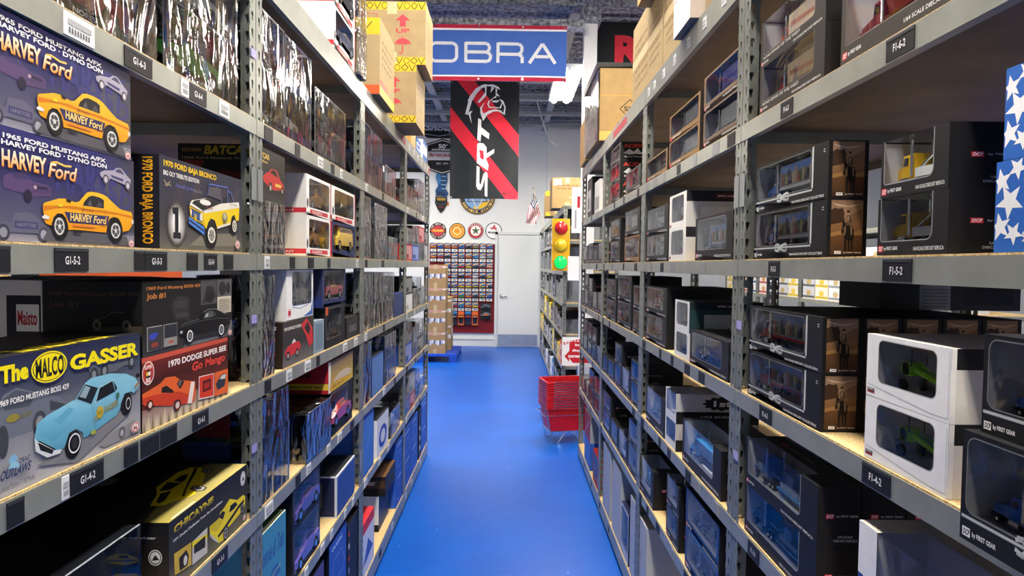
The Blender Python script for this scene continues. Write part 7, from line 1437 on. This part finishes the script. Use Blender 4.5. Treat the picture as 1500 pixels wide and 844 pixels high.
# ---------------------------------------------------------------- shelves beyond the baskets
LV2 = {1: .11, 2: .5, 3: .85, 4: 1.2, 5: 1.55, 6: 1.9, 7: 2.285}
ODR = ['first', 'second', 'third', 'fourth']
RR = random.Random(21)
for k in range(4):
    y0 = 7.08 + 1.225 * k
    u_ = unit('R', 0, '%s grey shelving unit of the row beyond the red baskets' % ODR[k], XR, y0 + 1.225, 1.22, (1, 2, 3, 4, 5, 6, 7), LV2, 'F%d' % k)
    for ch in u_.children:
        if ch.name.startswith('post'): ch.scale[2] = 2.30 / 2.43
    for lev in range(1, 7):
        n = 3 if k < 2 else 2; ww = 1.16 / n
        for i in range(n):
            hh = RR.uniform(.16, .27); ya = y0 + .03 + ww * i; q = RR.randrange(40)
            nm, cc = [('black', '1c1d20'), ('grey', '8a8d92'), ('white', 'd9dada'), ('dark', '26272c'), ('navy', '26355c'), ('orange', 'd8622c'), ('yellow', 'dcc02c'), ('blue', '2a72c0'), ('red', 'b02a32')][(q % 5) if lev > 3 else (q % 9)]
            lb = '%s boxed model, %s on %s shelf, %s unit beyond the baskets' % (nm, ODR[i], ORD[lev], ODR[k])
            if lev > 2 and q % 3: WC(lb, 'R', ya, ya + ww - .02, LV2[lev] + .0006, .3, hh, inset=IN, group='small boxed models beyond the baskets', model=False, base=cc, back=mixc(cc, '888888', .5), endcol=cc)
            else: plain_box(lb, 'R', ya, ya + ww - .02, LV2[lev] + .0006, .3, hh, cc, lambda a, cc=cc: (a.rect(.1, .15, .9, .85, mixc(cc, 'ffffff', .35)), a.rect(.2, .3, .6, .6, mixc(cc, '000000', .4))), lambda a, cc=cc: a.rect(.1, .1, .9, .6, mixc(cc, 'ffffff', .2)), None, 'small boxed models beyond the baskets', IN)
ZT2 = LV2[7] + .0006
carton('brown carton with white label on top of the far right shelves', .505, 7.55, ZT2, .36, .42, .36, lambda a: (a.rect(.05, .74, .3, .94, 'e6e6e2'), a.rect(.55, .34, .95, .36, 'e6e2d8'), a.rect(.1, .48, .9, .5, '9a7a4c'), p_carton_text(a, 2)), '927a56', 0, None, 'cartons on the far right shelves')
carton('smaller brown carton with yellow tape on the far right shelves', .50, 8.75, ZT2, .30, .45, .34, lambda a: (a.rect(.0, .8, .25, 1, 'e0c02c'), a.rect(.85, .0, 1, .9, 'd9bc3a'), a.rect(0, 0, .2, .15, 'd8b52c')), '927a56', 0, None, 'cartons on the far right shelves')
# traffic light on the shelf end
t = thing('traffic_light', 'yellow toy traffic light with lit green lamp on the shelf end', 'traffic light', (.470, 6.93, 1.555)); mb = MB()
mb.box(0, 0, 0, .192, .11, .562, 'gloss_paint', 'd9a818'); mb.build('housing', t)
m, nt, b = new_mat('lit_green'); b.inputs['Base Color'].default_value = H('0a8a3a'); b.inputs['Emission Color'].default_value = H('14d860'); b.inputs['Emission Strength'].default_value = .55; b.inputs['Roughness'].default_value = .2
for z, c, mt, nm in ((.46, 'b0141e', 'gloss_paint', 'red_lens'), (.275, 'd0ae08', 'gloss_paint', 'yellow_lens'), (.09, 'fff', 'lit_green', 'green_lens')):
    mb = MB(); mb.cyl((.096, 0, z), (.096, -.012, z), .078, .078, 'gloss_paint', 'b88c14', 24); mb.build('bezel', t)
    mb = MB(); n = 22
    for i in range(5):
        r0, r1 = .071 * math.cos(i * .314), .071 * math.cos((i + 1) * .314); d0, d1 = .012 + .035 * math.sin(i * .314), .012 + .035 * math.sin((i + 1) * .314)
        for j in range(n):
            p, q = 2 * PI * j / n, 2 * PI * (j + 1) / n
            P = [(.096 + r0 * math.cos(p), -d0, z + r0 * math.sin(p)), (.096 + r0 * math.cos(q), -d0, z + r0 * math.sin(q)), (.096 + r1 * math.cos(q), -d1, z + r1 * math.sin(q)), (.096 + r1 * math.cos(p), -d1, z + r1 * math.sin(p))]
            mb.poly(P if r1 > 1e-4 else P[:3], mt, c)
    o = mb.build(nm, t, smooth=True); weld(o)
    for sg in (-1, 1): mb = MB(); mb.cyl((.096 + sg * .096, .03, z), (.096 + sg * .108, .03, z), .009, .009, 'gloss_paint', 'b88c14', 10); mb.build('side_knob', t)
mb = MB(); mb.tube([(.06, .11, .5), (.15, .15, .5)], .006, 'painted_steel', '666', 6); mb.build('bracket', t)
# papers on the column
for lb, x, z, w_, h_, red in (('blank white notice hung beside the traffic light', .60, 1.46, .115, .245, False), ('tall white notice with red print on the white column', .632, 1.94, .098, .46, True)):
    t, m, a = flat_thing('notice', lb, 'notice', x, z, w_, h_, 6.46, None, .004, 'eef0f0')
    if red: a.rect(.55, .55, .85, .8, 'b02a3a'); a.rect(.3, .1, .5, .5, '9a9ca0')
    else: a.rect(.05, .03, .95, .97, 'f2f4f4')
    m.build('notice_print', t)
    m = MB(); m.tube([(w_ * .9, .004, h_ * .9), (.745 - x, .045, h_ * .9)], .004, 'painted_steel', '999', 5); m.build('clip', t)

# ---------------------------------------------------------------- red shopping baskets on a wire stand
def basket_parts():
    """thin walled basket: tapered body, ribbed rim, slotted band; long side 0.42, short side 0.29, height 0.215"""
    mb = MB(); R = 'c8141f'; Lx, Ly, hgt = .21, .145, .215; k = .82; th = .003; M = 'satin_plastic'
    def ring(f, z, off=0): x, y = Lx * f - off, Ly * f - off; return [(-x, -y, z), (x, -y, z), (x, y, z), (-x, y, z)]
    def f_(z): return k + (1 - k) * z / hgt
    levels = [0, .15, .19, hgt]
    for (za, zb) in zip(levels, levels[1:]):
        if za == .15:
            for side in range(4):      # slotted band
                A0, A1 = Vector(ring(f_(za), za)[side]), Vector(ring(f_(za), za)[(side + 1) % 4]); B0, B1 = Vector(ring(f_(zb), zb)[side]), Vector(ring(f_(zb), zb)[(side + 1) % 4]); n = 22 if side % 2 == 0 else 15
                for i in range(n): s0, s1 = i / n, (i + .55) / n; mb.poly([A0.lerp(A1, s0), A0.lerp(A1, s1), B0.lerp(B1, s1), B0.lerp(B1, s0)], M, R)
            continue
        a, b, a2, b2 = ring(f_(za), za), ring(f_(zb), zb), ring(f_(za), za, th), ring(f_(zb), zb, th)
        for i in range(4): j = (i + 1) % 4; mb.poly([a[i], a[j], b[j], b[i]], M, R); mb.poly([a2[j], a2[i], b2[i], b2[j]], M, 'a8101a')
    mb.poly(ring(k, .002), M, R); mb.poly(ring(k, 0)[::-1], M, R)
    body = mb
    rim = MB(); o1, o0 = ring(1, hgt, -.010), ring(1, hgt, .001); u1 = ring(1, hgt - .014, -.010)
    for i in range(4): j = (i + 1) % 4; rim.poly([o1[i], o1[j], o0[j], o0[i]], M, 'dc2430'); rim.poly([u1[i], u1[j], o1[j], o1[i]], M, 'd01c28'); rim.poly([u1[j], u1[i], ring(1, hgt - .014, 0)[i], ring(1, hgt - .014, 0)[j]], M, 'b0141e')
    hd = []
    for sg in (-1, 1):
        m = MB(); y = sg * (Ly + .013); m.tube([(-Lx * .75, y, hgt - .004), (-Lx * .72, y, hgt + .0035), (Lx * .72, y, hgt + .0035), (Lx * .75, y, hgt - .004)], .0026, 'chrome', 'd9d9d9', 6); m.tube([(-Lx - .0125, -sg * Ly * .0 - .1, hgt - .004), (-Lx - .0125, .1, hgt - .004)], .002, 'chrome', 'd9d9d9', 5); hd.append(m)
    return body.mesh('basket_body'), rim.mesh('rim'), [m.mesh('handle') for m in hd]
bb, br, bh = basket_parts(); TH = math.radians(12); CX, CY = .545, 5.865
for i in range(12):
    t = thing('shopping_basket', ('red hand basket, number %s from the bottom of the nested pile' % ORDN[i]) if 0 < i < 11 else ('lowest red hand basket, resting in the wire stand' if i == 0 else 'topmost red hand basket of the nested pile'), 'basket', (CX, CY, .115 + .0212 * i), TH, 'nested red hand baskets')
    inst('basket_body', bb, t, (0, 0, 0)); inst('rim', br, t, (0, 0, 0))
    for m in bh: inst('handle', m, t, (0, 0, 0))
t = thing('basket_stand', 'chrome wire stand under the red baskets', 'stand', (CX, CY, 0), TH); ww = MB()
xx, yy, zz = .205, .142, .262
def loop(P): return P + [P[0]]
ww.tube(loop([(-xx - .03, -yy - .012, zz), (xx + .012, -yy - .012, zz), (xx + .012, yy + .012, zz), (-xx - .03, yy + .012, zz)]), .0035, 'chrome', 'd0d2d4', 6); ww.tube(loop([(-.178, -.122, .112), (.178, -.122, .112), (.178, .122, .112), (-.178, .122, .112)]), .0035, 'chrome', 'd0d2d4', 6); ww.build('wire_frame', t)
for sx in (-1, 1):
    for sy in (-1, 1):
        m = MB(); m.tube([(sx * (xx + .008), sy * (yy + .010), zz), (sx * .178, sy * .125, .112), (sx * .15, sy * .13, .0035), (sx * .11, sy * .13, .0035), (sx * .03, sy * .122, .112)], .0035, 'chrome', 'd0d2d4', 6); m.build('leg', t)
# basket sign
t, m, a = flat_thing('basket_sign', 'white sign with red arrow about shopping baskets', 'sign', .545, .615, .30, .285, 6.33, None, .005, 'eef0ee')
c = 'c42430'; arc = 'SHOPPING BASKETS'
for i, ch in enumerate(arc[:8]): a.text(ch, .06 + .1 * i, .70 + .14 * math.sin(PI * (i + .5) / 16), .075, .1, c, .05, rot=.5 - .06 * i, k=a.k)
a.k += 1; a.poly([(.08, .33), (.24, .52), (.24, .80), (.30, .84), (.92, .84), (.92, .10), (.36, .10), (.24, .26), (.24, .14)], c)
for s, v, u0, w_ in (('for your', .66, .42, .45), ('shopping', .47, .34, .54), ('convenience', .28, .20, .68)): a.text(s, u0, v, w_, .12, 'f4f4f2', .05)
m.build('sign_print', t)
m = MB(); m.tube([(.15, .006, .02), (.15, .02, -.61)], .005, 'chrome', 'c9c9c9', 6); m.tube([(.02, .02, -.61), (.28, .02, -.61)], .005, 'chrome', 'c9c9c9', 6); m.tube([(.15, -.08, -.61), (.15, .12, -.61)], .005, 'chrome', 'c9c9c9', 6); m.build('sign_stand', t)

# ---------------------------------------------------------------- what shows through the gaps: the next aisles
for k in range(4):
    y0 = 4.65 + 1.225 * k; u_ = unit('R', 0, '%s grey shelving unit in the next aisle to the right' % ODR[k], 3.25, y0 + 1.225, 1.22, (1, 2, 3, 4, 5, 6), LEV, 'N%d' % k)
    for lev, nn in ((4, 4), (5, 3)):
        for i in range(nn):
            ww = 1.14 / nn; ya = y0 + .04 + ww * i; nm, cc, c2 = [('white and blue', 'e4e6e8', '2a5c9c'), ('white and pink', 'e0dcd8', 'b04a5a'), ('white', 'dededc', '8a8d92'), ('yellow topped', 'd9d6c8', 'c9b02c'), ('pale grey', 'b9bcc0', '55585c')][(i + 2 * k + lev) % 5]
            for j in range(2 if lev == 4 else 1):
                plain_box('%s box, %s along, %s shelf, %s unit in next right aisle%s' % (nm, ODR[i], ORD[lev], ODR[k], (', upper' if j else ', lower') if lev == 4 else ''), ((3.254, ya + ww - .02, LEV[lev] + .0006 + .1205 * j), -PI / 2), 0, ww - .02, 0, .3, .12 if lev == 4 else .18, cc, lambda a, c2=c2: (a.rect(0, .1, 1, .3, c2), a.ell(.5, .55, .2, .25, mixc(c2, 'e0c060', .5), 12)), None, None, 'boxed models in the next right aisle')
t = thing('display_rack', 'orange topped wooden display rack in the next aisle to the left', 'rack', (-3.1, 3.2, 0), PI / 2); mb = MB(); mb.box(1.2, 0, 1.42, 2.9, .3, 1.66, 'printed_card', 'c8541e'); mb.build('orange_panel', t)
for x in (.25, .75, 1.25, 2.85): mb = MB(); mb.box(x, .02, 0, x + .07, .3, 1.42 if x > 1 else 1.9, 'printed_card', 'c9a66c'); mb.build('wooden_upright', t)
mb = MB(); mb.box(0, .0, 1.34, 2.95, .4, 1.37, 'printed_card', 'c9b48c'); mb.build('shelf_board', t)
for i, (x, c, nm) in enumerate(((.02, 'a8262e', 'red'), (.4, '6a4a34', 'brown'), (.9, '8f9296', 'grey'))):
    plain_box('%s boxed toy on the wooden rack in the next left aisle' % nm, ((-3.11, 3.2 + x, 1.3706), PI / 2), 0, .2, 0, .2, .12, c, lambda a: a.rect(.1, .2, .9, .8, 'd9d2c4'), None, None)
for i in range(4):
    t = carton('large brown carton in the back to back row on the left, %s' % ('first', 'second', 'third', 'fourth')[i], -1.33, 0.62 + .62 * i, 1.6286, .001, .001, .001) if False else None
# ---------------------------------------------------------------- labels on the beams, tape and plates on the posts
def beam_label(key, lev, x, w, text=None, kind='black'):
    b = BEAMS.get((key, lev))
    if b is None: return
    sx = b.scale[0]; hb = .085 if lev in (1, 7) else .044
    mb = MB(); z0, z1 = (-.041, -.006) if hb < .05 else (-.06, -.025)
    y = -.0036
    c = {'black': '1c1d22', 'white': 'e6e8ea', 'grey': '8f9294', 'red': 'b8404c'}[kind]
    mb.box(x, y, z0, x + w, -.0021, z1, 'printed_card', c)
    a = Art(mb, (x, y - .0003, z0), (1, 0, 0), (0, 0, 1), w, z1 - z0, step=.0002)
    if kind == 'black': a.rect(0, .86, 1, 1, '33353c')
    if text: a.text(text, .28, .3, .44, .36, 'e6e6e6', .02)
    elif kind == 'white': a.rect(.12, .5, .88, .75, 'a9acb0'); [a.rect(.14 + .09 * i, .15, .14 + .09 * i + .045, .4, '55585c', a.k) for i in range(8)]
    mb.build('shelf_label', b)
for lev, L_ in ((5, ((.36, .022, None, 'black'), (.465, .075, 'G1-5-2', 'black'), (.665, .03, None, 'black'), (.697, .075, 'G1-5-3', 'black'), (.85, .045, None, 'black'), (.925, .06, 'G1-5-4', 'black'), (1.02, .05, None, 'black'))),
                (6, ((.49, .07, None, 'white'), (.64, .085, 'G1-6-3', 'black'), (.83, .03, None, 'white'), (.862, .075, 'G1-6-4', 'black'), (1.0, .05, None, 'white'))),
                (4, ((.37, .03, None, 'black'), (.475, .015, None, 'white'), (.492, .08, 'G1-4-2', 'black'), (.63, .04, None, 'black'), (.68, .06, None, 'black'), (.745, .06, None, 'black'), (.87, .07, 'G1-4-3', 'black'))),
                (3, ((.955, .08, 'G1-3-3', 'black'),))):
    for x, w, s, k in L_: beam_label('L0', lev, x, w, s, k)
for lev, L_ in ((6, ((.645, .072, 'F1-6-2', 'black'), (.245, .06, 'F1-6-3', 'black'))), (5, ((.655, .075, 'F1-5-2', 'black'), (.20, .06, 'F1-5-3', 'black'))), (4, ((.615, .08, 'F1-4-2', 'black'), (.17, .07, 'F1-4-3', 'black'))), (3, ((.12, .07, 'F1-3-3', 'black'),))):
    for x, w, s, k in L_: beam_label('R0', lev, x, w, s, k)
rr = random.Random(5)
for key in ('L1', 'L2', 'L3', 'R1', 'R2', 'R3'):
    for lev in range(1, 7):
        x = .05; q = 0
        while x < 1.12:
            w = rr.choice((.035, .045, .06)); k = rr.choice(('white', 'white', 'black', 'grey')) if key[0] == 'L' else rr.choice(('black', 'grey', 'grey', 'black'))
            if key[1] == '1' or q % 2 == 0: beam_label(key, lev, x, w, None, k)
            x += w + rr.uniform(.06, .2); q += 1
for key, xs in (('R1', (.06, .17, .33, .50, .68, .86, 1.04)), ('R2', ()), ('R3', (.2, .4, .6, .8, 1.0)), ('L3', (.1, .3, .5, .7, .9, 1.05))):
    for x in xs: beam_label(key, 7, x, .034, None, 'white')
beam_label('R2', 7, .35, .42, None, 'red'); beam_label('L2', 7, 1.02, .15, None, 'red'); beam_label('L3', 7, 1.12, .08, None, 'red'); beam_label('R2', 7, .05, .06, None, 'grey')
def post_of(key, far):
    """front post of a unit, at the far or the near end"""
    P = [c for c in UN[key].children if c.name.startswith('post') and abs(c.location.y) < .01]
    P.sort(key=lambda c: c.location.x); n = P[-1] if (far == (key[0] == 'L')) else P[0]; return n
def on_post(key, far, z, h, col, name, proud=.0008, w=None):
    p = post_of(key, far); mb = MB(); mb.box(.002, -.0022 - proud, z, (w or FL - .004), -.0021, z + h, 'printed_card' if name == 'tape' else 'painted_steel', col); mb.build(name, p)
for z in (2.13, 1.79, 1.445, 1.105): on_post('L0', True, z, .022, '9d98d8', 'tape')
for z in (1.80, 1.445, 1.10): on_post('R0', True, z, .022, 'a9a4dc', 'tape')
for key in ('L0', 'R0', 'L1', 'R1'):
    for z in (1.765, .66): on_post(key, True, z, .085, '8f9697', 'splice_plate', .0016); 
for key in ('L1', 'R1'):
    for z in (1.765, .66): on_post(key, False, z, .085, '8f9697', 'splice_plate', .0016)
# ------------------------------------------------------------------ ceiling lamps
def ceiling_lamp(x, y, label, z=3.6):
    t = thing('ceiling_light', label, 'light', (x, y, z), 0, 'tube lights hung from the ceiling')
    mb = MB(); mb.box(-.14, -.6, .03, .14, .6, .07, 'painted_steel', 'e8eaea'); mb.box(-.14, -.6, -.01, -.13, .6, .03, 'painted_steel', 'e8eaea'); mb.box(.13, -.6, -.01, .14, .6, .03, 'painted_steel', 'e8eaea')
    mb.box(-.02, -.6, .0, .02, .6, .03, 'painted_steel', 'e8eaea'); mb.build('housing', t)
    for sx in (-1, 1):
        mb = MB(); mb.cyl((sx * .075, -.58, .008), (sx * .075, .58, .008), .042, .042, 'tube_glow', n=10); mb.build('tube', t)
    for sy in (-1, 1):
        mb = MB(); mb.tube([(0, sy * .45, .07), (0, sy * .45, CEIL - z)], .004, 'painted_steel', 'b8bcbc'); mb.build('hanger', t)
    ld = bpy.data.lights.new('lamp_light', 'AREA'); ld.shape = 'RECTANGLE'; ld.size = .26; ld.size_y = 1.16; ld.energy = LAMP_W; ld.color = (1.0, 0.96, 0.89)
    lo = bpy.data.objects.new('lamp_light', ld); C.objects.link(lo); lo.parent = t; lo.location = (0, 0, -.045)
for x, y, z, lab in ((.6, 7.2, 3.6, 'bright twin tube ceiling light beside the white column'), (.05, .2, 4.2, 'twin tube ceiling light above the viewer'), (.05, 2.1, 4.2, 'twin tube ceiling light over the nearest units of the aisle'), (.05, 4.0, 4.2, 'twin tube ceiling light over the middle of the aisle'),
                     (-.42, 9.9, 3.6, 'twin tube ceiling light behind the black flag'), (-2.5, 10.4, 3.6, 'twin tube ceiling light over the pallet of cartons'), (.05, -1.9, 4.2, 'twin tube ceiling light at the front of the room'),  # flag and pallet lights are added, out of sight, to brighten the back wall
                     (-3.4, 2, 3.9, 'twin tube ceiling light over the next aisle to the left'), (-3.4, 7, 3.9, 'twin tube ceiling light over the far left aisle'),
                     (2.3, 2.5, 3.9, 'twin tube ceiling light over the next aisle to the right'), (2.3, 6, 3.9, 'twin tube ceiling light over the far right aisle'), (5.6, 4, 3.9, 'twin tube ceiling light far off to the right')):
    ceiling_lamp(x, y, lab, z)
